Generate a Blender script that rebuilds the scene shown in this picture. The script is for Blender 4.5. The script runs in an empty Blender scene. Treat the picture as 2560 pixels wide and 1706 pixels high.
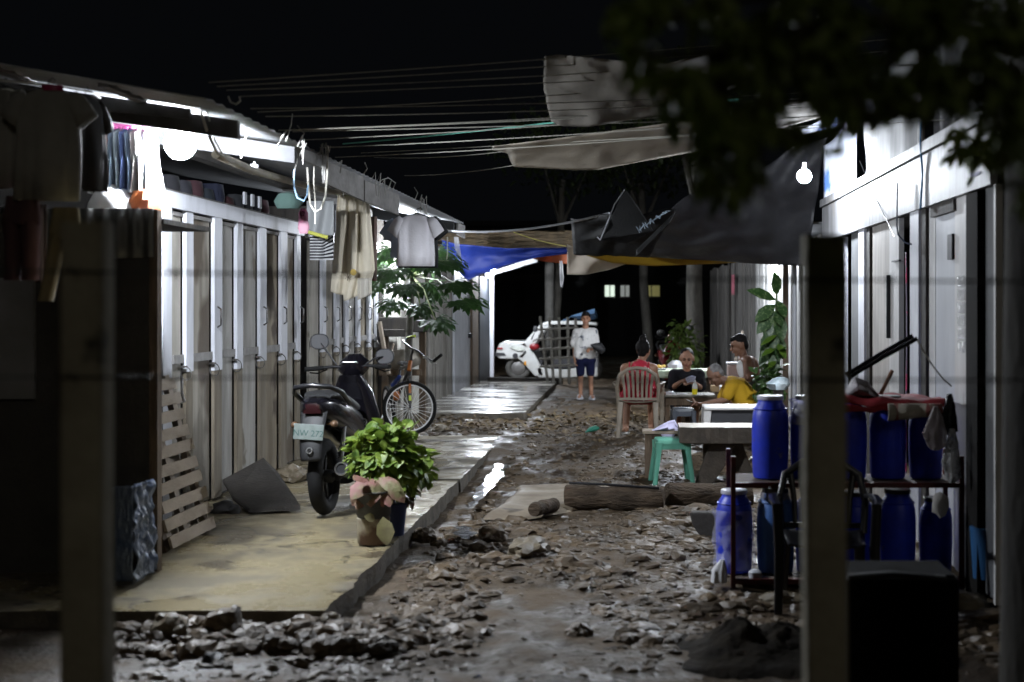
import bpy, bmesh, math, random
from mathutils import Vector, Matrix, noise
R = math.radians
rnd = random.Random(7)
SC = bpy.context.scene
COL = SC.collection
F, U0, V0, H = 3268.0, 1460.0, 705.0, 1.7
def V(*a): return Vector(a)
def P(u, v, d): return Vector(((u-U0)*d/F, d, H-(v-V0)*d/F))
def PX(u, d): return (u-U0)*d/F
def PZ(v, d): return H-(v-V0)*d/F
def sstep(a, b, x):
    t = min(1, max(0, (x-a)/(b-a))); return t*t*(3-2*t)
def nz(x, y, z=0.0): return noise.noise(Vector((x, y, z)))
def gz(x, y):
    """height of the rough ground"""
    z = 0.14*sstep(12.5, 17, y)
    a = 1.0
    z += .05*(1-sstep(6.9, 8.2, y))*(1-sstep(-.8, .6, x))
    z += 0.035*nz(x*.9, y*.9, 3) + 0.02*nz(x*3, y*2.4, 9)
    z += 0.016*nz(x*9, y*7, 5) + 0.008*nz(x*22, y*18, 1)
    return z*a - 0.012

# ---------------------------------------------------------------- materials
MC = {}
def mat(name, col, rough=.6, col2=None, scale=4, stretch=(1, 1, 1), bump=0, bscale=30, metal=0, emit=0,
        crack=0, rough2=None, trans=0, alpha=1, spec=.5, lo=.35, hi=.65, transl=0, ecol=None, detail=6, coat=0, spots=None):
    if name in MC: return MC[name]
    m = bpy.data.materials.new(name); m.use_nodes = True
    nt = m.node_tree; N = nt.nodes; L = nt.links
    b = N['Principled BSDF']; out = N['Material Output']
    b.inputs['Roughness'].default_value = rough; b.inputs['Metallic'].default_value = metal
    b.inputs['Specular IOR Level'].default_value = spec
    b.inputs['Base Color'].default_value = (*col, 1)
    b.inputs['Transmission Weight'].default_value = trans
    b.inputs['Alpha'].default_value = alpha
    b.inputs['Coat Weight'].default_value = coat
    tc = N.new('ShaderNodeTexCoord'); mp = N.new('ShaderNodeMapping')
    mp.inputs['Scale'].default_value = stretch
    L.new(tc.outputs['Object'], mp.inputs['Vector'])
    base = None
    if col2 is not None:
        n = N.new('ShaderNodeTexNoise'); n.inputs['Scale'].default_value = scale; n.inputs['Detail'].default_value = detail
        n.inputs['Roughness'].default_value = .6
        L.new(mp.outputs['Vector'], n.inputs['Vector'])
        r = N.new('ShaderNodeMapRange'); r.inputs['From Min'].default_value = lo; r.inputs['From Max'].default_value = hi
        L.new(n.outputs['Fac'], r.inputs['Value'])
        mx = N.new('ShaderNodeMix'); mx.data_type = 'RGBA'
        mx.inputs[6].default_value = (*col, 1); mx.inputs[7].default_value = (*col2, 1)
        L.new(r.outputs['Result'], mx.inputs[0]); base = mx.outputs[2]
        if rough2 is not None:
            r2 = N.new('ShaderNodeMapRange'); r2.inputs['From Min'].default_value = lo; r2.inputs['From Max'].default_value = hi
            r2.inputs['To Min'].default_value = rough; r2.inputs['To Max'].default_value = rough2
            L.new(n.outputs['Fac'], r2.inputs['Value']); L.new(r2.outputs['Result'], b.inputs['Roughness'])
    if spots is not None:      # (colour, scale, threshold)
        n3 = N.new('ShaderNodeTexNoise'); n3.inputs['Scale'].default_value = spots[1]; n3.inputs['Detail'].default_value = 3
        mp3 = N.new('ShaderNodeMapping'); mp3.inputs['Location'].default_value = (3.1, 7.7, 1.3)
        L.new(tc.outputs['Object'], mp3.inputs['Vector']); L.new(mp3.outputs['Vector'], n3.inputs['Vector'])
        r3 = N.new('ShaderNodeMapRange'); r3.inputs['From Min'].default_value = spots[2]; r3.inputs['From Max'].default_value = spots[2]+.06
        L.new(n3.outputs['Fac'], r3.inputs['Value'])
        m3 = N.new('ShaderNodeMix'); m3.data_type = 'RGBA'
        m3.inputs[6].default_value = (*col, 1)
        if base is not None: L.new(base, m3.inputs[6])
        m3.inputs[7].default_value = (*spots[0], 1); L.new(r3.outputs['Result'], m3.inputs[0]); base = m3.outputs[2]
    if crack:
        n4 = N.new('ShaderNodeTexNoise'); n4.inputs['Scale'].default_value = crack; n4.inputs['Detail'].default_value = 5
        L.new(tc.outputs['Object'], n4.inputs['Vector'])
        s4 = N.new('ShaderNodeMath'); s4.operation = 'SUBTRACT'; s4.inputs[1].default_value = .5; L.new(n4.outputs['Fac'], s4.inputs[0])
        a4 = N.new('ShaderNodeMath'); a4.operation = 'ABSOLUTE'; L.new(s4.outputs[0], a4.inputs[0])
        r4 = N.new('ShaderNodeMapRange'); r4.inputs['From Min'].default_value = .0015; r4.inputs['From Max'].default_value = .005
        r4.inputs['To Min'].default_value = .8; r4.inputs['To Max'].default_value = 0; L.new(a4.outputs[0], r4.inputs['Value'])
        m4 = N.new('ShaderNodeMix'); m4.data_type = 'RGBA'; L.new(base, m4.inputs[6]); m4.inputs[7].default_value = (.03, .025, .018, 1)
        L.new(r4.outputs['Result'], m4.inputs[0]); base = m4.outputs[2]
    if base is not None: L.new(base, b.inputs['Base Color'])
    if bump:
        n2 = N.new('ShaderNodeTexNoise'); n2.inputs['Scale'].default_value = bscale; n2.inputs['Detail'].default_value = 5
        L.new(mp.outputs['Vector'], n2.inputs['Vector'])
        bp = N.new('ShaderNodeBump'); bp.inputs['Strength'].default_value = min(1, bump); bp.inputs['Distance'].default_value = .02*max(1, bump)
        L.new(n2.outputs['Fac'], bp.inputs['Height']); L.new(bp.outputs['Normal'], b.inputs['Normal'])
    if emit:
        b.inputs['Emission Color'].default_value = (*(ecol or col), 1); b.inputs['Emission Strength'].default_value = emit
    if transl:
        t = N.new('ShaderNodeBsdfTranslucent'); t.inputs['Color'].default_value = (*col, 1)
        if base is not None: L.new(base, t.inputs['Color'])
        ms = N.new('ShaderNodeMixShader'); ms.inputs[0].default_value = transl
        L.new(b.outputs[0], ms.inputs[1]); L.new(t.outputs[0], ms.inputs[2]); L.new(ms.outputs[0], out.inputs['Surface'])
    MC[name] = m
    return m

# ---------------------------------------------------------------- objects
OFF = {}
def tag(o, label=None, cat=None, group=None, kind=None):
    if label: o['label'] = label
    if cat: o['category'] = cat
    if group: o['group'] = group
    if kind: o['kind'] = kind
    return o
def thing(name, label, cat, loc=(0, 0, 0), group=None):
    o = bpy.data.objects.new(name, None); COL.objects.link(o); o.location = loc; o.empty_display_size = .1
    OFF[o.name] = Vector(loc)
    return tag(o, label, cat, group)
def copy_tree(o, parent=None):
    c = o.copy(); COL.objects.link(c); c.parent = parent
    for ch in list(o.children): copy_tree(ch, c)
    return c
def link(name, me, parent=None):
    o = bpy.data.objects.new(name, me); COL.objects.link(o)
    if parent is not None:
        o.parent = parent; OFF[o.name] = OFF[parent.name]
    return o

def frame(t, up=None):
    t = t.normalized()
    a = up if up is not None else (V(0, 0, 1) if abs(t.z) < .95 else V(0, 1, 0))
    s = t.cross(a).normalized(); return s, s.cross(t).normalized()

class MB:
    def __init__(s): s.v = []; s.f = []; s.m = []; s.mi = 0
    def add(s, vs, fs):
        o = len(s.v); s.v += [Vector(p) for p in vs]
        s.f += [tuple(i+o for i in f) for f in fs]; s.m += [s.mi]*len(fs); return s
    def box(s, c, sz, M=None):
        c = Vector(c); h = [x/2 for x in sz]; vs = []
        for i in (-1, 1):
            for j in (-1, 1):
                for k in (-1, 1):
                    p = V(i*h[0], j*h[1], k*h[2])
                    if M is not None: p = M @ p
                    vs.append(c+p)
        return s.add(vs, [(0, 1, 3, 2), (4, 6, 7, 5), (0, 4, 5, 1), (2, 3, 7, 6), (0, 2, 6, 4), (1, 5, 7, 3)])
    def bx(s, x0, x1, y0, y1, z0, z1): return s.box(((x0+x1)/2, (y0+y1)/2, (z0+z1)/2), (abs(x1-x0), abs(y1-y0), abs(z1-z0)))
    def bar(s, p, q, w, h, up=None):
        p = Vector(p); q = Vector(q); t = (q-p); a, b = frame(t, up)
        vs = []
        for c in (p, q):
            for (i, j) in ((-1, -1), (1, -1), (1, 1), (-1, 1)): vs.append(c+a*(i*w/2)+b*(j*h/2))
        return s.add(vs, [(0, 1, 2, 3), (7, 6, 5, 4), (0, 4, 5, 1), (1, 5, 6, 2), (2, 6, 7, 3), (3, 7, 4, 0)])
    def tube(s, pts, r, n=8):
        pts = [Vector(p) for p in pts]; k = len(pts)
        rs = r if isinstance(r, (list, tuple)) else [r]*k
        vs = []; fs = []; a = None
        for i, p in enumerate(pts):
            t = (pts[min(i+1, k-1)]-pts[max(i-1, 0)]).normalized()
            if a is None: a, b = frame(t)
            else:
                a = (a-t*a.dot(t))
                if a.length < 1e-6: a, b = frame(t)
                a.normalize(); b = a.cross(t)
            for j in range(n):
                th = 2*math.pi*j/n; vs.append(p+(a*math.cos(th)+b*math.sin(th))*rs[i])
        for i in range(k-1):
            for j in range(n):
                fs.append((i*n+j, i*n+(j+1) % n, (i+1)*n+(j+1) % n, (i+1)*n+j))
        fs.append(tuple(range(n))[::-1]); fs.append(tuple((k-1)*n+j for j in range(n)))
        return s.add(vs, fs)
    def ring(s, c, ax, R_, r, n=32, m=8, sq=1.0):
        c = Vector(c); ax = Vector(ax).normalized(); a, b = frame(ax)
        vs = []; fs = []
        for i in range(n):
            th = 2*math.pi*i/n; d = a*math.cos(th)+b*math.sin(th)
            for j in range(m):
                ph = 2*math.pi*j/m; vs.append(c+d*(R_+r*math.cos(ph))+ax*(r*sq*math.sin(ph)))
        for i in range(n):
            for j in range(m):
                fs.append((i*m+j, ((i+1) % n)*m+j, ((i+1) % n)*m+(j+1) % m, i*m+(j+1) % m))
        return s.add(vs, fs)
    def lathe(s, prof, c=(0, 0, 0), ax=(0, 0, 1), n=28, caps=True, sx=1.0):
        c = Vector(c); ax = Vector(ax).normalized(); a, b = frame(ax); k = len(prof); vs = []; fs = []
        for (r, z) in prof:
            for j in range(n):
                th = 2*math.pi*j/n; vs.append(c+(a*math.cos(th)*sx+b*math.sin(th))*r+ax*z)
        for i in range(k-1):
            for j in range(n): fs.append((i*n+j, i*n+(j+1) % n, (i+1)*n+(j+1) % n, (i+1)*n+j))
        if caps: fs.append(tuple(range(n))[::-1]); fs.append(tuple((k-1)*n+j for j in range(n)))
        return s.add(vs, fs)
    def loft(s, secs, n=24, rip=None, caps=True, p=2.0):
        vs = []; fs = []; k = len(secs)
        for i, (c, A, B) in enumerate(secs):
            c = Vector(c); A = Vector(A); B = Vector(B)
            for j in range(n):
                th = 2*math.pi*j/n; q = rip(th, i/(k-1)) if rip else 1.0
                cc, ss = math.cos(th), math.sin(th)
                if p != 2: cc = math.copysign(abs(cc)**(2/p), cc); ss = math.copysign(abs(ss)**(2/p), ss)
                vs.append(c+A*(cc*(1+(q-1)*.3))+B*(ss*q))
        for i in range(k-1):
            for j in range(n): fs.append((i*n+j, i*n+(j+1) % n, (i+1)*n+(j+1) % n, (i+1)*n+j))
        if caps: fs.append(tuple(range(n))[::-1]); fs.append(tuple((k-1)*n+j for j in range(n)))
        return s.add(vs, fs)
    def sheet(s, fn, nu, nv):
        vs = [fn(i/nu, j/nv) for j in range(nv+1) for i in range(nu+1)]
        fs = [(j*(nu+1)+i, j*(nu+1)+i+1, (j+1)*(nu+1)+i+1, (j+1)*(nu+1)+i) for j in range(nv) for i in range(nu)]
        return s.add(vs, fs)
    def prism(s, pts, ext):
        pts = [Vector(p) for p in pts]; e = Vector(ext); k = len(pts)
        return s.add(pts+[p+e for p in pts], [tuple(range(k))[::-1], tuple(range(k, 2*k))]+[(i, (i+1) % k, k+(i+1) % k, k+i) for i in range(k)])
    def ball(s, c, r, M=None, nu=16, nv=10):
        c = Vector(c); r = (r, r, r) if isinstance(r, (int, float)) else r
        vs = []; fs = []
        for j in range(nv+1):
            ph = math.pi*(j+.0001)/(nv+.0002)
            for i in range(nu):
                th = 2*math.pi*i/nu; p = V(r[0]*math.sin(ph)*math.cos(th), r[1]*math.sin(ph)*math.sin(th), r[2]*math.cos(ph))
                vs.append(c+(M @ p if M is not None else p))
        for j in range(nv):
            for i in range(nu): fs.append((j*nu+i, (j+1)*nu+i, (j+1)*nu+(i+1) % nu, j*nu+(i+1) % nu))
        fs.append(tuple(range(nu))); fs.append(tuple(nv*nu+i for i in range(nu))[::-1])
        return s.add(vs, fs)
    def leaf(s, c, d, nrm, L, W, fold=.25, droop=.2):
        c = Vector(c); d = Vector(d).normalized(); nrm = Vector(nrm)
        sd = d.cross(nrm)
        if sd.length < 1e-4: sd = d.cross(V(1, .2, .3))
        sd.normalize(); up = sd.cross(d)
        pts = [c]
        for (t, w) in ((.28, .8), (.6, 1.0), (.85, .5)):
            m = c+d*(L*t)-up*(droop*L*t*t)
            pts += [m+sd*(W/2*w)+up*(fold*W/2*w), m, m-sd*(W/2*w)+up*(fold*W/2*w)]
        pts.append(c+d*L-up*(droop*L))
        return s.add(pts, [(0, 2, 1), (0, 3, 2), (1, 2, 5, 4), (2, 3, 6, 5), (4, 5, 8, 7), (5, 6, 9, 8), (7, 8, 10), (8, 9, 10)])
    def rock(s, c, sz, seed, M=None, lv=1):
        c = Vector(c); t = (1+5**.5)/2
        base = [V(-1, t, 0), V(1, t, 0), V(-1, -t, 0), V(1, -t, 0), V(0, -1, t), V(0, 1, t), V(0, -1, -t), V(0, 1, -t), V(t, 0, -1), V(t, 0, 1), V(-t, 0, -1), V(-t, 0, 1)]
        fs = [(0, 11, 5), (0, 5, 1), (0, 1, 7), (0, 7, 10), (0, 10, 11), (1, 5, 9), (5, 11, 4), (11, 10, 2), (10, 7, 6), (7, 1, 8), (3, 9, 4), (3, 4, 2), (3, 2, 6), (3, 6, 8), (3, 8, 9), (4, 9, 5), (2, 4, 11), (6, 2, 10), (8, 6, 7), (9, 8, 1)]
        vs = [b.normalized() for b in base]
        mid = {}; nf = fs
        def md(a, b):
            k = (min(a, b), max(a, b))
            if k not in mid: vs.append(((vs[a]+vs[b])/2).normalized()); mid[k] = len(vs)-1
            return mid[k]
        for _ in range(lv):
            fs = nf; nf = []
            for (a, b, d) in fs:
                x, y, z = md(a, b), md(b, d), md(d, a); nf += [(a, x, z), (b, y, x), (d, z, y), (x, y, z)]
        out = []
        for p in vs:
            q = 1+.45*nz(p.x*1.3+seed, p.y*1.3, p.z*1.3)+.22*nz(p.x*3+seed, p.y*3+5, p.z*3)
            if lv > 1: q = 1+.95*(q-1)+.06*nz(p.x*7+seed, p.y*7, p.z*7)
            p = V(p.x*sz[0]*q, p.y*sz[1]*q, p.z*sz[2]*q)
            out.append(c+(M @ p if M is not None else p))
        return s.add(out, nf)
    def mesh(s, name, mats, off, smooth, sharp):
        me = bpy.data.meshes.new(name)
        me.from_pydata([tuple(p-off) for p in s.v], [], s.f)
        mats = mats if isinstance(mats, (list, tuple)) else [mats]
        for m in mats: me.materials.append(m)
        if len(mats) > 1: me.polygons.foreach_set('material_index', s.m)
        bm = bmesh.new(); bm.from_mesh(me); bmesh.ops.recalc_face_normals(bm, faces=bm.faces); bm.to_mesh(me); bm.free()
        if smooth:
            me.shade_smooth(); me.set_sharp_from_angle(angle=R(sharp))
        me.update(); return me
    def build(s, name, mats, parent=None, smooth=False, sharp=45, bevel=0, solid=0, loc=None):
        if parent is not None: off = OFF[parent.name]
        elif loc is not None: off = Vector(loc)
        else:
            xs = [p.x for p in s.v]; ys = [p.y for p in s.v]
            off = V((min(xs)+max(xs))/2, (min(ys)+max(ys))/2, min(p.z for p in s.v))
        o = link(name, s.mesh(name, mats, off, smooth, sharp), parent)
        if parent is None: o.location = off; OFF[o.name] = off
        if bevel:
            m = o.modifiers.new('bevel', 'BEVEL'); m.width = bevel; m.segments = 2; m.limit_method = 'ANGLE'; m.angle_limit = R(40)
        if solid:
            m = o.modifiers.new('solid', 'SOLIDIFY'); m.thickness = solid; m.offset = 0
        return o

TS = bpy.data.scenes.new('workbench')
def baked(o):
    TS.collection.objects.link(o); vl = TS.view_layers[0]; vl.update(); dg = vl.depsgraph
    res = bpy.data.meshes.new_from_object(o.evaluated_get(dg)); TS.collection.objects.unlink(o); return res
def remesh(mb, vox, sm=4, name='body'):
    me = bpy.data.meshes.new('tmp'); me.from_pydata([tuple(p) for p in mb.v], [], mb.f)
    bm = bmesh.new(); bm.from_mesh(me); bmesh.ops.recalc_face_normals(bm, faces=bm.faces); bm.to_mesh(me); bm.free()
    o = bpy.data.objects.new('tmp', me)
    m = o.modifiers.new('r', 'REMESH'); m.mode = 'VOXEL'; m.voxel_size = vox; m.use_smooth_shade = True
    if sm:
        k = o.modifiers.new('s', 'SMOOTH'); k.iterations = sm; k.factor = .5
    res = baked(o); res.name = name
    bpy.data.objects.remove(o); bpy.data.meshes.remove(me)
    return res
def place(name, me, mats, parent):
    me.materials.clear()
    for m in (mats if isinstance(mats, (list, tuple)) else [mats]): me.materials.append(m)
    off = OFF[parent.name]
    me.transform(Matrix.Translation(-off)); me.shade_smooth()
    return link(name, me, parent)
def cap(mb, p, q, r1, r2, n=12):
    p = Vector(p); q = Vector(q); d = q-p
    if d.length < 1e-5: return mb.ball(p, r1, None, n, 8)
    d.normalize(); pts = []; rs = []
    for a in (-80, -50, -22): pts.append(p+d*(r1*math.sin(R(a)))); rs.append(r1*math.cos(R(a)))
    pts.append(p); rs.append(r1); pts.append(q); rs.append(r2)
    for a in (22, 50, 80): pts.append(q+d*(r2*math.sin(R(a)))); rs.append(r2*math.cos(R(a)))
    return mb.tube(pts, rs, n)
def text_mb(mb, txt, size, origin, xd, yd, depth=.001):
    cu = bpy.data.curves.new('t', 'FONT'); cu.body = txt; cu.size = size; cu.align_x = 'CENTER'; cu.align_y = 'CENTER'; cu.extrude = depth
    o = bpy.data.objects.new('t', cu); me = baked(o)
    origin = Vector(origin); xd = Vector(xd); yd = Vector(yd); zd = xd.cross(yd)
    mb.add([origin+xd*v.co.x+yd*v.co.y+zd*v.co.z for v in me.vertices], [tuple(p.vertices) for p in me.polygons])
    bpy.data.objects.remove(o); bpy.data.curves.remove(cu); bpy.data.meshes.remove(me)
def sag(p, q, s, n=14):
    p = Vector(p); q = Vector(q)
    return [p.lerp(q, i/n)-V(0, 0, s*4*(i/n)*(1-i/n)) for i in range(n+1)]

# ---------------------------------------------------------------- palette
white_paint = mat('white_paint', (.56, .57, .62), .5, (.33, .34, .37), 3, (1, 1, .35), .15, 30, lo=.45, hi=.8)
ply = mat('weathered_plywood', (.345, .325, .285), .75, (.2, .185, .155), 3, (1.5, 1.5, .45), .15, 40, spots=((.1, .075, .05), 1.6, .56))
ply_low = mat('bare_stile', (.22, .19, .145), .8, (.115, .095, .065), 4, (1.5, 1.5, .3), .3, 40)
grey_rail = mat('grey_rail', (.24, .23, .22), .7, (.15, .145, .14), 8)
dark_wood = mat('dark_wood', (.05, .042, .035), .8, (.02, .018, .016), 6, (1, 1, .3), .4, 30)
brown_wood = mat('brown_wood', (.16, .11, .07), .75, (.08, .055, .035), 6, (2, 2, .4), .4, 30)
pale_wood = mat('pale_wood', (.5, .42, .34), .75, (.33, .27, .21), 5, (1, .4, 1), .3, 50)
grey_wood = mat('grey_wood', (.3, .285, .26), .8, (.14, .13, .115), 7, (2, 2, .25), .4, 40)
steel = mat('bright_steel', (.6, .6, .6), .3, metal=1)
dark_steel = mat('dark_steel', (.03, .03, .032), .5, metal=.7)
rust_red = mat('red_oxide_metal', (.11, .012, .01), .55, (.05, .01, .008), 12, bump=.2)
concrete = mat('slab_concrete', (.29, .24, .14), .2, (.135, .112, .07), 1.9, (1, 1, 1), .15, 60, rough2=.75, spots=((.1, .082, .054), 1.5, .56), lo=.42, hi=.6, crack=.55)
dark_edge = mat('dark_edge', (.06, .052, .042), .8, (.12, .105, .08), 7, bump=.6)  # side faces of the slabs, darker than their tops
wet_concrete = mat('wet_concrete', (.2, .19, .17), .12, (.3, .28, .24), 1.5, (1, 2.2, 1), .10, 14, rough2=.5, lo=.46, hi=.62)
post_conc = mat('post_concrete', (.42, .38, .28), .9, (.27, .24, .17), 5, bump=.5, spots=((.07, .065, .05), 5, .64))
earth = mat('wet_earth', (.036, .024, .012), .36, (.088, .059, .031), 2.2, (1, 1, 1), .9, 26, rough2=.85, lo=.4, hi=.6)
stone_m = mat('river_stone', (.14, .1, .06), .42, (.042, .03, .018), 3, coat=0, bump=.5, bscale=25, rough2=.65)
black_pl = mat('black_plastic', (.012, .012, .014), .3, coat=.2)
rubber = mat('rubber', (.009, .009, .009), .85, bump=.2, spec=.25)
blue_drum = mat('blue_drum', (.016, .045, .62), .36, (.014, .03, .42), 6, rough2=.6, spots=((.1, .11, .3), 9, .66))
faded_drum = mat('faded_drum', (.07, .18, .5), .55, (.04, .12, .36), 4, spots=((.16, .2, .27), 8, .63))
clear_bag = mat('clear_bag', (.75, .75, .78), .25, alpha=.38, bump=.8, bscale=14)
rope_m = mat('rope', (.5, .48, .42), .8)
dark_leaf = mat('dark_leaf', (.03, .055, .014), .5, (.055, .08, .02), 3, transl=.15)
green_leaf = mat('green_leaf', (.25, .33, .05), .5, (.06, .13, .02), 11, transl=.3)
skin = mat('tan_skin', (.36, .19, .12), .5, (.3, .15, .09), 9)
hair_m = mat('black_hair', (.009, .008, .008), .6, bump=.4, bscale=90, spec=.1)
black_hole = mat('dark_interior', (.02, .02, .02), .9)

# ================================================================ SETTING
def lin(a, b, n): return [a+(b-a)*i/n for i in range(n+1)]
def build_ground():
    xs = [-80, -30, -12, -7, -4.5, -3.2]+lin(-2.6, 2.6, 150)+[3.2, 4.5, 7, 12, 30, 80]
    ys = [-40, -10, 0, 2, 3, 4]+lin(4.6, 14, 240)+lin(14.08, 24, 130)+lin(24.3, 34, 40)+[37, 42, 50, 70, 120]
    m = MB(); nx = len(xs)
    for y in ys:
        for x in xs:
            z = gz(x, y)
            if -6.4 < x < -1.64 and 7.5 < y < 17.4: z = min(z, .03)-.02
            if -6.4 < x < -1.6 and 20.2 < y < 29: z = min(z, .15)-.02
            m.v.append(V(x, y, z))
    for j in range(len(ys)-1):
        for i in range(nx-1):
            m.f.append((j*nx+i, j*nx+i+1, (j+1)*nx+i+1, (j+1)*nx+i)); m.m.append(0)
    o = m.build('ground', earth, smooth=True, sharp=180, loc=(0, 0, 0)); tag(o, kind='structure')
build_ground()

def slab(name, x0, x1, y0, y1, z, th, m_, seed):
    """cast slab with a worn, uneven edge"""
    m = MB(); nx, ny = 40, 90
    def top(i, j):
        x = x0+(x1-x0)*i/nx; y = y0+(y1-y0)*j/ny
        if i == nx: x += .03*nz(y*2.3, seed)+.018*nz(y*9, seed)
        if j == 0: y += .03*nz(x*2.5, seed+4)+.015*nz(x*9, seed)
        return V(x, y, z+.006*nz(x*1.1, y*1.1, seed)+.002*nz(x*6, y*6, seed))
    rows = [[top(i, j) for i in range(nx+1)] for j in range(ny+1)]
    vs = [p for r in rows for p in r]
    fs = [(j*(nx+1)+i, j*(nx+1)+i+1, (j+1)*(nx+1)+i+1, (j+1)*(nx+1)+i) for j in range(ny) for i in range(nx)]
    m.add(vs, fs)
    edge = [rows[0][i] for i in range(nx+1)]+[rows[j][nx] for j in range(1, ny+1)]+[rows[ny][i] for i in range(nx-1, -1, -1)]
    k = len(edge); low = [p+V(.02*nz(p.x*7, p.y*7, 2), .02*nz(p.y*7, p.x*7, 3), -th) for p in edge]
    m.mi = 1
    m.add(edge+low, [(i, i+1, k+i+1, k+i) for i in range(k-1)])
    o = m.build(name, [m_, dark_edge], smooth=True, sharp=50, loc=(0, 0, 0)); return tag(o, kind='structure')
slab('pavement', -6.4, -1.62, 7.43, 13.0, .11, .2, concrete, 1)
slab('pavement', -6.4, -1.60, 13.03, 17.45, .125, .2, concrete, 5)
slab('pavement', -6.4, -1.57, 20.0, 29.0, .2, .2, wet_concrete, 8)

# cement patch in the ground
patch = mat('cement_patch', (.3, .25, .18), .45, (.2, .16, .115), 3, bump=.2, rough2=.75, spots=((.1, .08, .06), 2.6, .6))
m = MB(); pts = [P(1100, 1196, 11.35), P(1160, 1150, 12.3), P(1190, 1116, 13.4), P(1330, 1113, 13.6), P(1420, 1120, 13.4), P(1310, 1180, 11.8), P(1210, 1195, 11.4)]
cx = sum(p.x for p in pts)/7; cy = sum(p.y for p in pts)/7
def patchfn(a, r):
    k = a*7; i = int(k) % 7; q = pts[i].lerp(pts[(i+1) % 7], k-int(k)); x = cx+(q.x-cx)*r; y = cy+(q.y-cy)*r
    e = .05*nz(x*4, y*4); x += e*r
    return V(x, y, .045-.05*sstep(.8, 1, r)+.006*nz(x*3, y*3))
m.sheet(patchfn, 42, 8)
tag(m.build('path', patch, smooth=True, sharp=180, loc=(0, 0, 0)), kind='structure')

# water lying along the slab edge
water = mat('puddle_water', (.03, .03, .028), .06, bump=.25, bscale=9, spec=.8)
m = MB()
def pud(y0, y1, xa, xb, z, s):
    def f(a, b):
        y = y0+(y1-y0)*b; w = math.sin(math.pi*min(1, max(0, b)))**.6; c = xa+(xb-xa)*b+.05*nz(y*3, s)
        return V(c+(a-.5)*.15*w*(1+.9*nz(y*7, s+3)), y, z+.001*nz(a*4, b*9))
    m.sheet(f, 4, 30)
pud(11.6, 16.5, -1.36, -1.38, .052, 1)
pud(10.1, 10.7, -1.2, -1.3, .05, 5)
pud(5.2, 6.8, -1.2, -1.0, .022, 12)
pud(5.3, 6.5, -.8, -.7, .02, 17)
pud(5.6, 6.9, -1.6, -1.5, .022, 19)
tag(m.build('water', water, smooth=True, loc=(0, 0, 0)), kind='structure')

# rubble: far too many to count
m = MB()
rk = random.Random(3)
def rub(n, xa, xb, ya, yb, sa, sb, flat, keep=None, zo=0):
    for _ in range(n):
        x = rk.uniform(xa, xb); y = ya+(yb-ya)*rk.random()**1.3
        if keep and not keep(x, y): continue
        s = sa+(sb-sa)*rk.random()**2.5
        M = Matrix.Rotation(rk.uniform(0, 6.3), 3, 'Z') @ Matrix.Rotation(rk.uniform(-.35, .35), 3, 'X')
        m.rock((x, y, gz(x, y)+s*rk.uniform(-.35, .2)*flat+zo), (s*rk.uniform(.8, 1.5), s*rk.uniform(.6, 1), s*flat*rk.uniform(.6, 1.1)), rk.uniform(0, 99), M)
inp = lambda x, y: not (-1.2 < x < -.55 and 11.3 < y < 13.4)
def kk(x, y):
    if not inp(x, y): return False
    return nz(x*1.1, y*.8, 20) > -.3
rub(900, -1.45, 1.9, 6.6, 11.4, .012, .06, .5, kk)
rub(700, -1.5, 1.9, 10.5, 14.5, .012, .045, .5, inp)
rub(1500, -1.4, 2.0, 13.3, 19, .014, .05, .5)
rub(260, -.1, 1.2, 10.0, 12, .05, .11, .3)          # flat stones set close together
rub(330, -2.6, -1.1, 6.75, 7.4, .02, .075, .75, None, .03)
rub(260, -2.5, -.9, 6.1, 7.0, .012, .05, .6)
rub(240, -1.45, -.9, 7.4, 12, .02, .08, .7)
rub(700, -1.9, 1.4, 5.2, 6.8, .006, .022, .5)
rub(500, -1.4, 1.8, 6.6, 12, .008, .03, .5)
rub(1300, -1.35, 1.7, 7.0, 12.5, .015, .075, .5, kk)
rub(420, -1.3, 1.7, 6.9, 13, .035, .1, .55, kk)
rub(260, -1.5, 1.8, 19, 25, .015, .06, .6)
rub(200, -3.3, -1.6, 17.4, 20.1, .02, .08, .6)
rub(90, .9, 2.3, 7.0, 8.6, .03, .1, .6)
tag(m.build('rubble', stone_m, loc=(0, 0, 0)), 'loose broken stones strewn over the muddy lane', 'rubble', kind='stuff')

# leaf litter in front of the far slab
litter = mat('dry_leaf', (.17, .12, .055), .75, (.08, .055, .028), 9)
m = MB()
for _ in range(750):
    x = rk.uniform(-3, .6); y = rk.gauss(18.6, 1.0)
    if rk.random() < .3: x = rk.uniform(-1.4, .4); y = rk.uniform(17, 21)
    if x < -1.5 and not 17.55 < y < 19.9: continue
    m.leaf((x, y, gz(x, y)+.02+rk.random()*.03), (rk.uniform(-1, 1), rk.uniform(-1, 1), rk.uniform(-.2, .3)), (rk.uniform(-.6, .6), rk.uniform(-.6, .6), 1), rk.uniform(.05, .13), rk.uniform(.03, .06))
tag(m.build('fallen_leaves', litter, loc=(0, 0, 0)), 'dry brown leaves littered over the lane before the far slab', 'leaf litter', kind='stuff')

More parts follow.
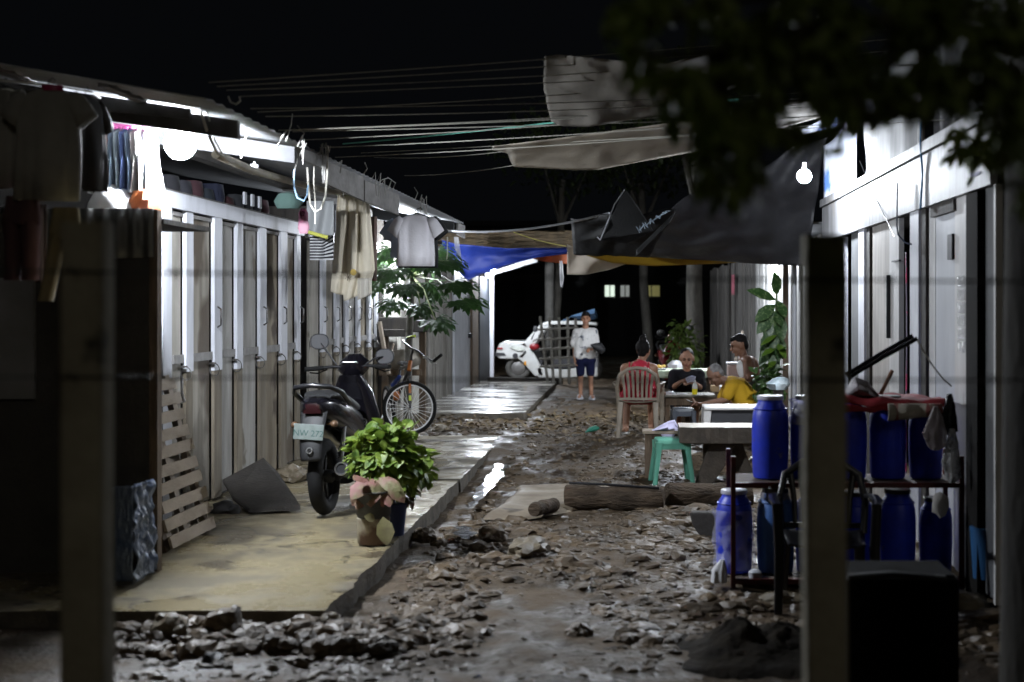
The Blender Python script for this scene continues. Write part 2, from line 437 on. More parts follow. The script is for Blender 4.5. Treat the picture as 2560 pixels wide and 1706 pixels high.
# single stones that can be told apart
def stone(lbl, u, v, d, sx, sy, sz, seed, m_=stone_m, name='rock', dz=0):
    p = P(u, v, d); b = MB(); b.rock((p.x, p.y, p.z+sz*.55+dz), (sx, sy, sz), seed, Matrix.Rotation(seed, 3, 'Z'), 2)
    return tag(b.build(name, m_, smooth=True, sharp=18), lbl, 'rock')
warm_stone = mat('warm_stone', (.2, .165, .115), .5, (.11, .09, .06), 6, bump=.4)
stone('grey boulder against the folding doors behind the black motorcycle', 672, 1103, 12.9, .13, .12, .09, 1.3, warm_stone)
stone('largest mud grey stone in the heap before the slab front', 520, 1475, 7.1, .11, .1, .12, 2.1)
stone('pale rounded stone at the left end of the heap before the slab', 392, 1455, 7.15, .12, .09, .065, 5.2, warm_stone)
stone('low flat stone in front of the heap before the slab', 490, 1500, 6.9, .1, .08, .06, 8.8)
stone('small pale stone at the right end of the slab front', 760, 1432, 7.3, .05, .05, .035, 3.7, warm_stone)
stone('broad flat brown stone jutting from the lane below the small log', 1215, 1275, 9.75, .2, .12, .075, 4.4, warm_stone)
stone('dark round stone by itself in the lane left of the broad flat stone', 1136, 1240, 10.3, .1, .08, .07, 6.6)
stone('dark stone beside the slab edge below the potted plants', 975, 1240, 10.3, .09, .08, .06, 9.1)
stone('grey pointed stone in the middle of the muddy foreground', 1330, 1468, 7.3, .07, .07, .05, 7.7)
stone('squat black stone at the very front of the wet gravel', 490, 1545, 6.6, .06, .06, .06, 2.9, mat('black_stone', (.02, .02, .02), .6))
stone('pale stone under the barrel rack, beside its front post', 1790, 1395, 8.2, .13, .09, .06, 3.3, warm_stone)
stone('pale stone lying right of the dark heap in the foreground', 1800, 1500, 7.0, .06, .05, .06, 1.9, warm_stone)
stone('tan stone beside the end of the near slab by the bicycle', 1010, 992, 17.9, .13, .1, .06, 4.9, warm_stone)
stone('wide pale flat stone at the foot of the right building', 2225, 1395, 8.1, .13, .1, .05, 5.7, warm_stone)

# dark heap in front of the barrel rack
m = MB()
c = P(1720, 1490, 7.0)
m.sheet(lambda a_, b_: (lambda x, y: V(x, y, .01+(.13*math.exp(-((x-c.x+.05)/.17)**2-((y-c.y)/.22)**2)+.1*math.exp(-((x-c.x-.22)/.16)**2-((y-c.y-.05)/.2)**2))*(1+.5*nz(x*9, y*9)+.2*nz(x*30, y*30))-.06*sstep(.7, 1, max(abs(2*a_-1), abs(2*b_-1)))))(c.x-.5+1.0*a_, c.y-.5+1.0*b_), 60, 60)
tag(m.build('dirt_heap', mat('dark_soil', (.022, .017, .011), .95, (.009, .007, .005), 8, spec=.15, bump=.8, bscale=20), smooth=True), 'low heap of dark soil in the foreground before the barrel rack', 'dirt heap')

# ================================================================ LAMPS
bulb_m = mat('lit_bulb', (1, 1, 1), emit=6500, ecol=(.86, .92, 1.0))
lamp_n = 0
def lamp(x, y, z, lbl, power=1.0, r=.045, ecol=(.86, .92, 1.0)):
    global lamp_n
    lamp_n += 1
    t = thing('bulb_lamp', lbl, 'lamp', (x, y, z))
    k = .045*.045/(r*r)
    bm_ = mat('lit_bulb_%d' % lamp_n, (1, 1, 1), emit=6500*power*k, ecol=ecol)
    b = MB(); b.ball((x, y, z), r, None, 12, 8); b.build('bulb', bm_, t, smooth=True)
    b = MB(); b.lathe([(.016, r*.85), (.018, r+.02), (.018, r+.06)], (x, y, z), n=12); b.build('socket', white_paint, t, smooth=True)
lamp(-2.88, 9.0, 2.73, 'glaring white bulb under the front of the left roof', 1.25, .1)
lamp(-3.12, 18.75, 2.5, 'lit bulb under the left roof, behind the hanging white tee', .5)
lamp(-2.93, 29.4, 2.42, 'far bulb at the white post past the blue tarp', .8)
lamp(1.567, 13.2, 2.91, 'bare white bulb by the printed banner on the right', .68, .066)
lamp(1.45, 20.2, 2.5, 'bulb above the white slat fence, behind the black tarp', .9)

# ================================================================ LEFT ROW HOUSE
XW = -3.44
h1 = thing('row_house', 'long left row house with white framed folding plywood doors', 'house', (XW, 12, 0))
m = MB(); m.bx(XW-.03, XW+.03, 10.25, 14.66, 2.43, 2.55); m.bx(XW-.02, XW+.035, 10.25, 10.45, .12, 2.43)
m.bx(XW-.03, XW+.03, 14.95, 19.05, 2.43, 2.55)
m.build('door_header', white_paint, h1)
m = MB(); m.bx(-6.5, -6.44, 8.56, 19.2, 0, 3.1); m.bx(-6.44, XW+.04, 19.1, 19.2, 0, 3.05); m.bx(-6.44, XW-.6, 14.75, 14.8, .12, 2.7)
m.bx(-6.4, XW-.05, 9.5, 19.0, .121, .135)
m.build('wall', dark_wood, h1)
# end wall facing the camera
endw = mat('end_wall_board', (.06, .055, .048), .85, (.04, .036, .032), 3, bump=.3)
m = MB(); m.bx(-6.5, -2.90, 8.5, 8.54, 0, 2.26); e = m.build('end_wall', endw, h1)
m = MB()
def corr(a, b):
    x = -3.62+.75*a; return V(x, 8.478+.012*math.sin(a*2*math.pi*8), 2.285-.32*b+(.03*a if b > .5 else 0))
m.sheet(corr, 96, 3); m.build('corrugated_strip', mat('dull_galvanised', (.16, .16, .15), .5, metal=.4), e, smooth=True, solid=.003)
m = MB(); m.bx(-4.25, -3.58, 8.465, 8.495, 1.15, 1.87); m.build('grey_panel', mat('grey_paint', (.22, .22, .23), .7, (.17, .17, .17), 4), e)
m = MB(); m.bx(-2.899, -2.85, 8.48, 8.56, .12, 2.28); m.build('corner_post', brown_wood, e)

# folding door leaves
handle_m = mat('handle_steel', (.22, .22, .22), .4, (.08, .07, .06), 20, metal=.8)
dl_n = [(10.62, 10.86), (11.05, 11.55), (11.78, 12.29), (12.49, 13.0), (13.24, 13.73), (13.98, 14.47)]
y = 15.12
while y < 18.7: dl_n.append((y, y+.46)); y += .66
plys = [ply, mat('plywood_brown', (.27, .23, .17), .8, (.13, .105, .07), 2.2, (1.5, 1.5, .4), .2, 40, spots=((.07, .05, .033), 1.9, .52)), mat('plywood_grey', (.37, .36, .335), .75, (.22, .21, .195), 4, (1.2, 1.2, .25), .15, 50, spots=((.15, .13, .1), 2.6, .6)), mat('plywood_stained', (.32, .295, .25), .75, (.16, .14, .11), 3.2, (2.2, 2.2, .18), .25, 40, spots=((.085, .065, .045), 1.2, .5))]
for i, (a, b) in enumerate(dl_n):
    nxt = dl_n[i+1][0] if i+1 < len(dl_n) and i != 5 else b+.17
    jx = .014*math.sin(i*2.1)
    m = MB(); m.bx(XW-.06+jx, XW-.03+jx, a+.012, b-.012, .14, 2.405); m.bx(XW-.02+jx, XW+.005+jx, b+.012, nxt-.012, .14, 1.2)
    lf = m.build('door_leaf', [plys[(i*7+i//3) % 4], ply_low], h1)
    lf.data.polygons.foreach_set('material_index', [0]*6+[1]*6)
    m = MB(); m.bx(XW-.02+jx, XW+.010+jx, b+.004, nxt-.008, 1.2-.02*(i % 3), 2.43); m.build('painted_stile', white_paint, lf)
    m = MB(); m.bx(XW-.022+jx, XW-.004+jx, a+.005, b-.004, 1.27, 1.335); m.build('cross_rail', grey_rail, lf)
    m = MB(); m.bx(XW-.022+jx, XW-.01+jx, a+.005, b-.004, 2.385, 2.415); m.build('top_rail', grey_rail, lf)
    m = MB(); m.ring((XW+.02+jx, b-.035, 1.19), (.45, 1, 0), .05, .0045, 20, 6); m.bx(XW-.02+jx, XW+.03+jx, b-.045, b-.025, 1.235, 1.25); m.build('pull_ring', handle_m, lf, smooth=True)
    if i % 2 or i > 2:
        m = MB(); ym = (b+nxt)/2-.03; m.tube([(XW+.018, ym, 1.53), (XW+.05, ym, 1.55), (XW+.05, ym, 1.68), (XW+.018, ym, 1.7)], .008, 8); m.build('handle', handle_m, lf, smooth=True)
# roof
roof_m = mat('roof_sheet', (.3, .305, .32), .6, (.2, .205, .21), 2, (1, .4, 1))
m = MB()
def roofp(a, b):
    x = -2.33-4.2*a; yy = 7.7+11.6*b
    return V(x, yy, 2.83+.17*(-2.33-x)+.008*math.sin(yy*2*math.pi/.19))
m.sheet(roofp, 8, 488); rf = m.build('roof', roof_m, h1, smooth=True, solid=.004)
beam_m = mat('beam_grey', (.062, .063, .066), .7, (.04, .04, .042), 4, spec=.2)
dbeam = mat('beam_dark', (.12, .115, .11), .8, (.06, .055, .05), 5)
for yb, mt in ((8.4, dbeam), (9.8, beam_m), (14.1, dbeam), (18.4, beam_m)):
    m = MB(); m.prism([V(-2.35, yb, 2.69), V(-2.35, yb, 2.80), V(-3.5, yb, 2.985), V(-3.5, yb, 2.85)], (0, .06, 0)); m.build('roof_beam', mt, rf)
m = MB(); m.prism([V(-2.62, 8.36, 2.805), V(-2.62, 8.36, 2.865), V(-4.6, 8.36, 3.15), V(-4.6, 8.36, 2.99)], (0, .04, 0)); m.build('front_beam', dbeam, rf)
fasc = mat('fascia_grey', (.26, .25, .24), .8, (.12, .115, .11), 4, (1, .5, 1), .3)
for (a, b, z0, z1) in ((9.9, 10.6, 2.72, 2.8), (10.6, 12.1, 2.62, 2.79), (12.15, 13.9, 2.60, 2.78), (18.5, 19.3, 2.64, 2.79)):
    m = MB(); m.prism([V(-2.335, a, z0), V(-2.335, a, z1), V(-2.335, b, z1+.01), V(-2.335, b, z0+.02*math.sin(a*7))], (.025, 0, 0)); m.build('fascia_board', fasc, rf)
m = MB(); m.bx(XW-.05, XW+.05, 8.56, 19.1, 2.86, 2.95); m.build('wall_plate', dbeam, h1)
m = MB(); m.bx(XW-.5, XW+.0, 10.3, 14.6, 2.5505, 2.57); m.build('ledge', dbeam, h1)
# purlins that cut the lit roof edge
for x in (-2.9, -3.55, -4.0): m = MB(); m.bx(x-.03, x+.03, 7.75, 8.36, 2.8+.17*(-2.33-x), 2.83+.17*(-2.33-x)-.003); m.build('purlin', dbeam, rf)
# gutter wires sticking from the eave
rr = random.Random(11)
for i in range(26):
    m = MB()
    y0 = rr.uniform(9.2, 15.5); p = V(-2.32, y0, 2.8); k = rr.uniform(.05, .18)
    m.tube([p, p+V(.04, rr.uniform(-.05, .05), k*.6), p+V(.03+rr.uniform(-.06, .06), rr.uniform(-.1, .1), k if rr.random() > .5 else -k)], .004, 5)
    m.build('tie_wire', mat('tie_wire', (.3, .29, .27), .5), rf)
# clothes stored on the ledge above the doors
cl_cols = [(.01, .013, .03), (.03, .008, .01), (.025, .026, .03), (.01, .01, .013), (.018, .018, .024), (.035, .012, .016), (.012, .017, .024)]
for i in range(13):
    y0 = 10.5+i*.31; c = cl_cols[i % 7]; hh = .12+.1*rr.random()
    m = MB(); m.loft([((XW-.36, y0, 2.571), (.12, 0, 0), (0, .10, 0)), ((XW-.36, y0, 2.571+hh*.5), (.14, 0, 0), (0, .125, 0)), ((XW-.35, y0+.01, 2.571+hh), (.1, 0, 0), (0, .1, 0))], 14, lambda th, t: 1+.15*math.sin(5*th+t*6), p=3)
    tag(m.build('folded_clothes', mat('folded_cloth_%d' % (i % 7), c, .9), smooth=True), 'dark folded clothes stacked on the ledge above the folding doors', 'clothes', 'folded clothes above the doors')
for i in range(3):
    p = P(617+i*14, 465, 12.6+.25*i)
    m = MB(); m.box((XW-.02, p.y, 2.66), (.02, .07, .11)); tag(m.build('paper_card', white_paint, bevel=.003), ['leftmost of three small white cards above the doors', 'middle one of three small white cards above the doors', 'rightmost of three small white cards above the doors'][i], 'card', 'small white cards above the doors')

# ================================================================ SECOND LEFT HOUSE
h2 = thing('plank_house', 'far left house with pale panel, plank wall and white door', 'house', (-3.2, 25, .1))
pale_panel = mat('pale_panel', (.5, .49, .45), .7, (.36, .34, .3), 3, spots=((.2, .17, .13), 3, .62))
m = MB(); m.bx(-3.24, -3.2, 19.4, 21.6, .1, 2.6); m.bx(-7, -3.24, 19.35, 19.4, .1, 2.6); m.build('wall', pale_panel, h2)
m = MB(); m.bx(-3.2, -3.17, 20.7, 21.35, 1.25, 1.9); m.build('window', mat('dusty_glass', (.14, .14, .13), .5), h2)
m = MB()
for i in range(11): y0 = 21.9+i*.265; m.bx(-3.22+.01*math.sin(i*3), -3.19+.012*math.sin(i*5), y0, y0+.255, .12, 2.45)
m.build('plank_wall', grey_wood, h2)
m = MB(); m.bx(-3.2, -3.16, 24.85, 27.2, .2, 2.5); d2 = m.build('door', mat('door_white', (.55, .57, .62), .5, (.45, .46, .5), 3), h2)
m = MB(); m.ball((-3.13, 26.9, 1.15), .05); m.build('door_knob', dark_steel, d2, smooth=True)
m = MB(); m.bx(-3.22, -3.12, 27.25, 28.3, .1, 2.6); m.build('brown_jamb', brown_wood, h2)
m = MB(); m.bx(-3.2, -3.1, 28.35, 30.3, .1, 2.3); m.build('dark_door', mat('dark_blue_board', (.03, .035, .045), .6), h2)
m = MB(); m.bx(-3.22, -3.04, 30.5, 30.62, .1, 2.42); m.build('white_post', white_paint, h2)
m = MB(); m.prism([V(-3.1, 30.48, 2.36), V(-3.1, 30.48, 2.45), V(-2.1, 30.48, 2.78), V(-2.1, 30.48, 2.66)], (0, .08, 0)); m.build('roof_beam', mat('far_beam', (.2, .2, .2), .7), h2)
m = MB(); m.sheet(lambda a, b: V(-2.2-3.5*a, 21+11*b, 2.8+.12*a+.012*math.sin(b*360)), 4, 240); m.build('roof', roof_m, h2, smooth=True, solid=.004)
m = MB(); m.bx(-7, -3.3, 30.7, 30.75, .1, 3); m.bx(-7, -6.95, 19.4, 30.7, .1, 3); m.build('rear_wall', dark_wood, h2)

# thatch over the far left eave
m = MB(); straw = mat('old_thatch', (.14, .1, .055), .9, (.06, .045, .028), 9)
for i in range(420):
    a = rr.random(); x = -2.75+1.8*a; z = 2.83-.23*rr.random()-.02*a; y0 = 21.4+rr.uniform(-.25, .25)
    m.bar((x-.28, y0, z+rr.uniform(-.03, .03)), (x+.28, y0+rr.uniform(-.1, .1), z+rr.uniform(-.03, .03)), .022, .012)
m.bx(-2.9, -.95, 21.7, 21.74, 2.62, 2.86)
tag(m.build('thatched_eave', straw), 'ragged brown thatch eave above the blue tarp', 'thatch')

# ================================================================ RIGHT BUILDING
XR = 2.0
h3 = thing('shop_house', 'right building with stained white fascia above grey doors', 'house', (XR, 11.5, 0))
stain_w = mat('stained_white', (.25, .25, .26), .55, (.1, .097, .093), 5, (1, 1.4, .16), .1, spots=((.2, .19, .18), 2.4, .66), lo=.42, hi=.72)
m = MB(); m.bx(XR-.03, XR+.01, 7.9, 15.0, 2.38, 2.74); fs = m.build('fascia', stain_w, h3)
m = MB(); m.bx(XR-.055, XR+.01, 7.9, 15.0, 2.745, 2.82); m.build('coping', stain_w, fs)
mk = mat('faded_violet_paint', (.2, .2, .28), .7)
m = MB()     # unreadable faded brush strokes at the near end
for (y0, y1, z0, z1) in ((8.36, 8.30, 2.47, 2.66), (8.28, 8.25, 2.49, 2.66), (8.20, 8.17, 2.5, 2.65), (8.13, 8.10, 2.52, 2.64), (8.35, 8.12, 2.455, 2.475)):
    m.bx(XR-.034, XR-.031, y1, y0, z0, z1)
m.build('faded_marks', mk, fs)
gply = mat('grey_plywood', (.46, .43, .4), .7, (.28, .26, .24), 4, (1, 1.2, .25), .2)
ggrey = mat('grey_door', (.52, .53, .56), .55, (.4, .41, .44), 3, (1, 1, .3))
lpan = mat('light_panel', (.66, .65, .64), .6, (.48, .47, .46), 4, (1, 1, .3))
dgrey = mat('dark_grey_panel', (.1, .105, .11), .6, (.07, .072, .075), 4)
def rp(name, y0, y1, mt, x=XR+.02, z0=.05, z1=2.38, th=.04, par=None):
    m = MB(); m.bx(x, x+th, y0, y1, z0, z1); return m.build(name, mt, par or h3)
rp('door_edge', 13.78, 13.9, white_paint); rp('dark_panel', 12.78, 13.3, dgrey)
rp('white_post', 12.38, 12.7, white_paint, XR-.01); rp('door_frame', 12.15, 12.3, dark_wood, XR)
rp('plywood_panel', 11.3, 12.12, gply); rp('light_panel', 10.88, 11.285, lpan, XR+.015)
rp('white_post', 10.0, 10.31, white_paint, XR-.01); rp('door_frame', 9.8, 9.96, dark_wood, XR)
rp('grey_strip', 9.58, 9.78, lpan)
dr = rp('door', 8.97, 9.56, ggrey)
m = MB(); m.bx(XR-.005, XR+.019, 8.97, 9.1, 2.0, 2.16); m.build('hinge', dark_steel, dr)
m = MB(); m.bx(XR-.01, XR+.019, 8.9, 9.6, 2.3, 2.378); m.build('door_head', dark_wood, dr)
rp('light_panel', 8.56, 8.95, lpan, XR+.01); rp('black_post', 8.24, 8.52, mat('black_board', (.012, .011, .01), .9, spec=.15), XR-.02, 0, 2.37, .05)
rp('grey_panel', 7.9, 8.2, dgrey); rp('white_strip', 7.86, 7.9, lpan, XR-.01)
m = MB(); m.bx(XR+.02, XR+.06, 13.95, 15.0, .05, 2.38); m.bx(XR+2.4, XR+2.44, 7.9, 15, 0, 2.8); m.bx(XR+.06, XR+2.4, 15.0, 15.05, 0, 2.8); m.bx(XR+.06, XR+2.4, 7.86, 7.9, 0, 2.8)
m.build('wall', dark_wood, h3)
m = MB(); m.bx(XR+.02, 4.6, 7.8, 15.1, 2.83, 2.86); m.build('roof', dark_wood, h3)
m = MB(); m.box((XR-.0, 10.9, 2.05), (.02, .3, .012)); m.box((XR, 11.25, 1.7), (.03, .03, .5)); m.build('latch', dark_steel, h3)
# shade net on the upper storey
net = mat('shade_net', (.13, .13, .13), .8, (.09, .09, .09), 3, (1, 3, .3))
m = MB(); m.sheet(lambda a, b: V(2.08+.03*nz(a*6, b*3), 10.3+2.6*a, 2.83+1.0*b), 40, 8)
n1 = thing('shade_net', 'grey shade net hung above the right fascia', 'shade net', (2.08, 11.6, 2.83))
m.build('net', net, n1, smooth=True, solid=.003)
m = MB(); m.tube([(2.05, 10.2, 2.82), (2.05, 10.2, 4.2)], .025, 10); m.build('pole', lpan, n1, smooth=True)
m = MB(); m.sheet(lambda a, b: V(2.1+.04*nz(a*9, b*3, 4), 8.0+2.0*a, 2.83+1.1*b), 40, 8)
tag(m.build('dark_cloth_screen', mat('dark_screen', (.03, .03, .032), .9), smooth=True, solid=.003), 'near black cloth screen above the near end of the right fascia', 'screen')
# dark board wall behind the right post
m = MB()
for i in range(9): m.bx(2.04+.01*(i % 2), 2.07+.01*(i % 2), 15.12+i*.24, 15.34+i*.24, 0, 2.5)
tag(m.build('board_fence', dark_wood), 'dark board fence between the right building and the white slats', 'fence')

# ================================================================ FAR RIGHT FENCES
slat_w = mat('white_slat', (.6, .6, .6), .6, (.42, .41, .39), 3, (1, 2, .2))
m = MB(); sp = random.Random(5)
yy = 17.5
while yy < 23.6:
    w = sp.uniform(.16, .3); m.bx(1.99+sp.uniform(0, .025), 2.03, yy, yy+w-.015, .1, 2.62); yy += w
tag(m.build('slat_fence', slat_w), 'bright white vertical slat fence behind the tall spotted plant', 'fence')
m = MB()
while yy < 38:
    w = sp.uniform(.2, .42); m.bx(1.98+sp.uniform(0, .04), 2.04, yy, yy+w-.03, .05, 2.6+sp.uniform(-.1, .1)); yy += w
tag(m.build('plank_fence', mat('plank_grey', (.25, .235, .215), .8, (.1, .095, .09), 5, (1, 3, .15))), 'weathered grey plank fence behind the card players', 'fence')
m = MB(); m.bx(1.35, 3.2, 17.6, 25, 2.72, 2.75); tag(m.build('added_lamp_cover', roof_m), 'added sheet metal cover over the unseen bulb at the white slat fence', 'roof')  # unseen sheet, added as cover for the bulb behind the black tarp
m = MB(); m.tube([(1.93, 17.25, 0), (1.93, 17.25, 2.6)], .028, 10); tag(m.build('pipe', white_paint, smooth=True), 'white drain pipe standing at the near end of the slats', 'pipe')
m = MB(); m.bx(1.9, 1.97, 18.3, 18.38, 0, 2.6); tag(m.build('timber_post', brown_wood), 'brown timber post in front of the white slats', 'post')
m = MB()
p = P(1661, 632, 28); q = P(1681, 672, 28)
m.sheet(lambda a, b: V(1.93-.02*math.sin(a*9), 27.6+.75*(1-a), p.z+(q.z-p.z)*b-(.06*abs(math.sin(a*9)) if b == 1 else 0)), 12, 6)
tag(m.build('pink_cloth', mat('pink_cloth', (.7, .2, .27), .9), solid=.004), 'small pink cloth pinned to the grey plank fence', 'cloth')

# ================================================================ FAR BACKGROUND
far_wall = mat('far_wall', (.008, .008, .008), .95, spec=.1)
h4 = thing('far_house', 'dark house at the end of the lane with lit windows', 'house', (0, 45, 0))
m = MB(); m.bx(-9, 9, 45, 45.2, 0, 4.2); m.build('wall', far_wall, h4)
for (u, w, hh, c, e, y0) in ((1401, 22, 26, (.85, 1, .85), .9, 669), (1436, 20, 26, (.8, .85, .8), .2, 669), (1496, 40, 25, (.7, .65, .25), .13, 669)):
    pp = P(u, y0, 44.9); m = MB(); s = 44.9/F
    wm = mat('lit_pane_%d' % u, c, emit=e, ecol=c)
    m.box((pp.x, 44.96, pp.z), (w*s, .04, hh*s)); wo = m.build('window', wm, h4)
    m = MB(); m.box((pp.x, 44.92, pp.z-hh*s/2-.03), (w*s+.1, .06, .05)); m.box((pp.x+w*s*.02, 44.93, pp.z), (.03, .03, hh*s)); m.build('window_frame', dark_wood, wo)
m = MB(); m.bx(-9.5, 9.5, 43.8, 50, 4.2, 4.35); m.build('roof', far_wall, h4)
m = MB(); m.bx(-9, 1.8, 33.6, 33.65, 0, 1.0)
bark = mat('bark', (.17, .16, .14), .9, (.08, .075, .065), 6, (1, 1, .4), .6)
def trunk(b, x, y, z, h, r, lean=(0, 0)):
    b.tube([(x+lean[0]*t+.06*nz(t*3, x), y+lean[1]*t, z+h*t) for t in lin(0, 1, 8)], [r*(1.15-.35*t) for t in lin(0, 1, 8)], 12)
def crown(b, c, rx, ry, rz, n, L, rg):
    for _ in range(n):
        th = rg.uniform(0, 6.28); ph = math.acos(rg.uniform(-1, 1)); q = rg.random()**.4
        p = V(c[0]+rx*q*math.sin(ph)*math.cos(th), c[1]+ry*q*math.sin(ph)*math.sin(th), c[2]+rz*q*math.cos(ph))
        if nz(p.x*1.3, p.y*1.3, p.z*1.3) < -.1: continue
        b.leaf(p, (rg.uniform(-1, 1), rg.uniform(-1, 1), rg.uniform(-1, .3)), (rg.uniform(-.5, .5), rg.uniform(-.5, .5), 1), L*rg.uniform(.7, 1.3), L*.45*rg.uniform(.7, 1.2))
rg = random.Random(21)
for (lbl, x, y, r, h, ln) in (('grey barked tree behind the woman in black', 1.22, 30, .17, 5, (.1, 0)), ('thin dark tree behind the white three wheeler', -2.1, 37, .1, 5, (.2, 0)), ('dark tree in the middle background beside the lit windows', .35, 38, .12, 5, (-.2, 0))):
    t = thing('tree', lbl, 'tree', (x, y, 0)); b = MB(); trunk(b, x, y, 0, h, r, ln)
    for a in (0, 2, 4): b.tube([(x+ln[0]*.8, y, h*.75), (x+ln[0]+.8*math.cos(a), y+.8*math.sin(a), h+.6)], [r*.5, r*.15], 7)
    b.build('trunk', bark, t, smooth=True)
    b = MB(); crown(b, (x+ln[0], y, h+.9), 1.9, 1.9, 1.3, 1500, .22, rg); b.build('crown', dark_leaf, t)
t = MB(); s = 33/F; pp = P(1263, 700, 33); t.tube([(pp.x, 33, 0), (pp.x, 33, 2.9)], .11, 10); tag(t.build('concrete_post', mat('dim_concrete', (.13, .125, .115), .9, (.08, .077, .07), 5), smooth=True), 'pale post rising behind the roof of the white three wheeler', 'post')

# ================================================================ THINGS ON THE LEFT
def zs(x, y): return .12
# wooden pallet leaning on the doors
t = thing('wooden_pallet', 'pale wooden pallet standing on end against the plywood doors', 'pallet', (-3.05, 9.6, .12))
b0, b1 = V(-2.995, 9.17, .125), V(-2.985, 10.08, .125)
top = V(-.29, -.04, 1.1); nrm = (b1-b0).cross(top).normalized()
if nrm.x < 0: nrm = -nrm
for i in range(10):
    f = (i+.1)/10; a0 = b0+top*f; hgt = top.normalized()*.078
    m = MB(); j = .02*math.sin(i*2.7); sh = V(0, .02*math.sin(i*4.1), 0)
    m.prism([a0+sh, b1+top*f+sh+top*(j*.3), b1+top*f+hgt+sh+top*(j*.3), a0+hgt+sh], nrm*.018)
    m.build('slat', pale_wood, t)
for f in (.03, .5, .97):
    o = b0.lerp(b1, f); m = MB(); m.bar(o-nrm*.045, o+top-nrm*.045, .04, .085, nrm.cross(top)); m.build('stringer', brown_wood if f < .1 else pale_wood, t)
m = MB()
for i in range(3): o = b0+top*(i*.45+.02)-nrm*.1; e = b1+top*(i*.45+.02)-nrm*.1; m.prism([o, e, e+top.normalized()*.09, o+top.normalized()*.09], -nrm*.016)
m.build('back_board', pale_wood, t)
m = MB(); o = P(412, 868, 10.0); m.tube([o, o+V(.02, 0, .0), P(418, 900, 9.95), P(424, 922, 9.95), P(417, 926, 9.95)], .008, 6)
tag(m.build('white_strap', white_paint, smooth=True), 'white strap looped over the upper corner of the wooden pallet', 'strap')

# stone slab leaning on the doors
m = MB(); q = [P(512, 1112, 11.9), P(606, 1061, 12.3), P(640, 1095, 12.0), P(692, 1172, 10.95), P(572, 1180, 10.85), P(536, 1152, 11.2)]
m.prism(q, (-.02, .07, .03))
tag(m.build('stone_slab', mat('dark_slab', (.045, .04, .035), .85, (.028, .025, .022), 5, bump=.5, spec=.2), bevel=.01), 'dark flat stone slab tilted against the folding doors', 'slab')
m = MB(); c = P(515, 1170, 11.0); m.rock(c, (.1, .1, .07), 3); m.rock(c+V(.09, -.05, -.01), (.05, .06, .05), 8)
tag(m.build('rag', mat('dark_rag', (.05, .05, .05), .9), smooth=True), 'dark crumpled rag on the slab between pallet and stone', 'rag')

# wrapped container at the end wall
t = thing('storage_drum', 'squat dark drum wrapped in blue plastic before the end wall', 'drum', (-3.03, 8.25, .12))
c = V(-3.05, 8.22, .115)
m = MB(); m.loft([(c, (.19, 0, 0), (0, .15, 0)), (c+V(0, 0, .3), (.2, 0, 0), (0, .16, 0)), (c+V(0, 0, .5), (.19, 0, 0), (0, .15, 0)), (c+V(0, 0, .53), (.15, 0, 0), (0, .12, 0))], 28, p=4)
m.build('drum', mat('drum_grey', (.09, .09, .085), .6, (.06, .06, .055), 4), t, smooth=True)
m = MB()
m.sheet(lambda a, b: V(c.x+.2+.03*nz(a*6, b*7)+.012*nz(a*20, b*18)+.02*b, c.y-.16+.34*a, c.z+.57-.54*b), 30, 40)
m.sheet(lambda a, b: V(c.x+.1+.1*a+.005, c.y-.165+.012*nz(a*8, b*9)-.004, c.z+.57-.54*b), 10, 30)
m.build('plastic_wrap', mat('blue_plastic_wrap', (.04, .07, .15), .4, (.13, .16, .21), 7, bump=.5, bscale=30), t, smooth=True, solid=.003)

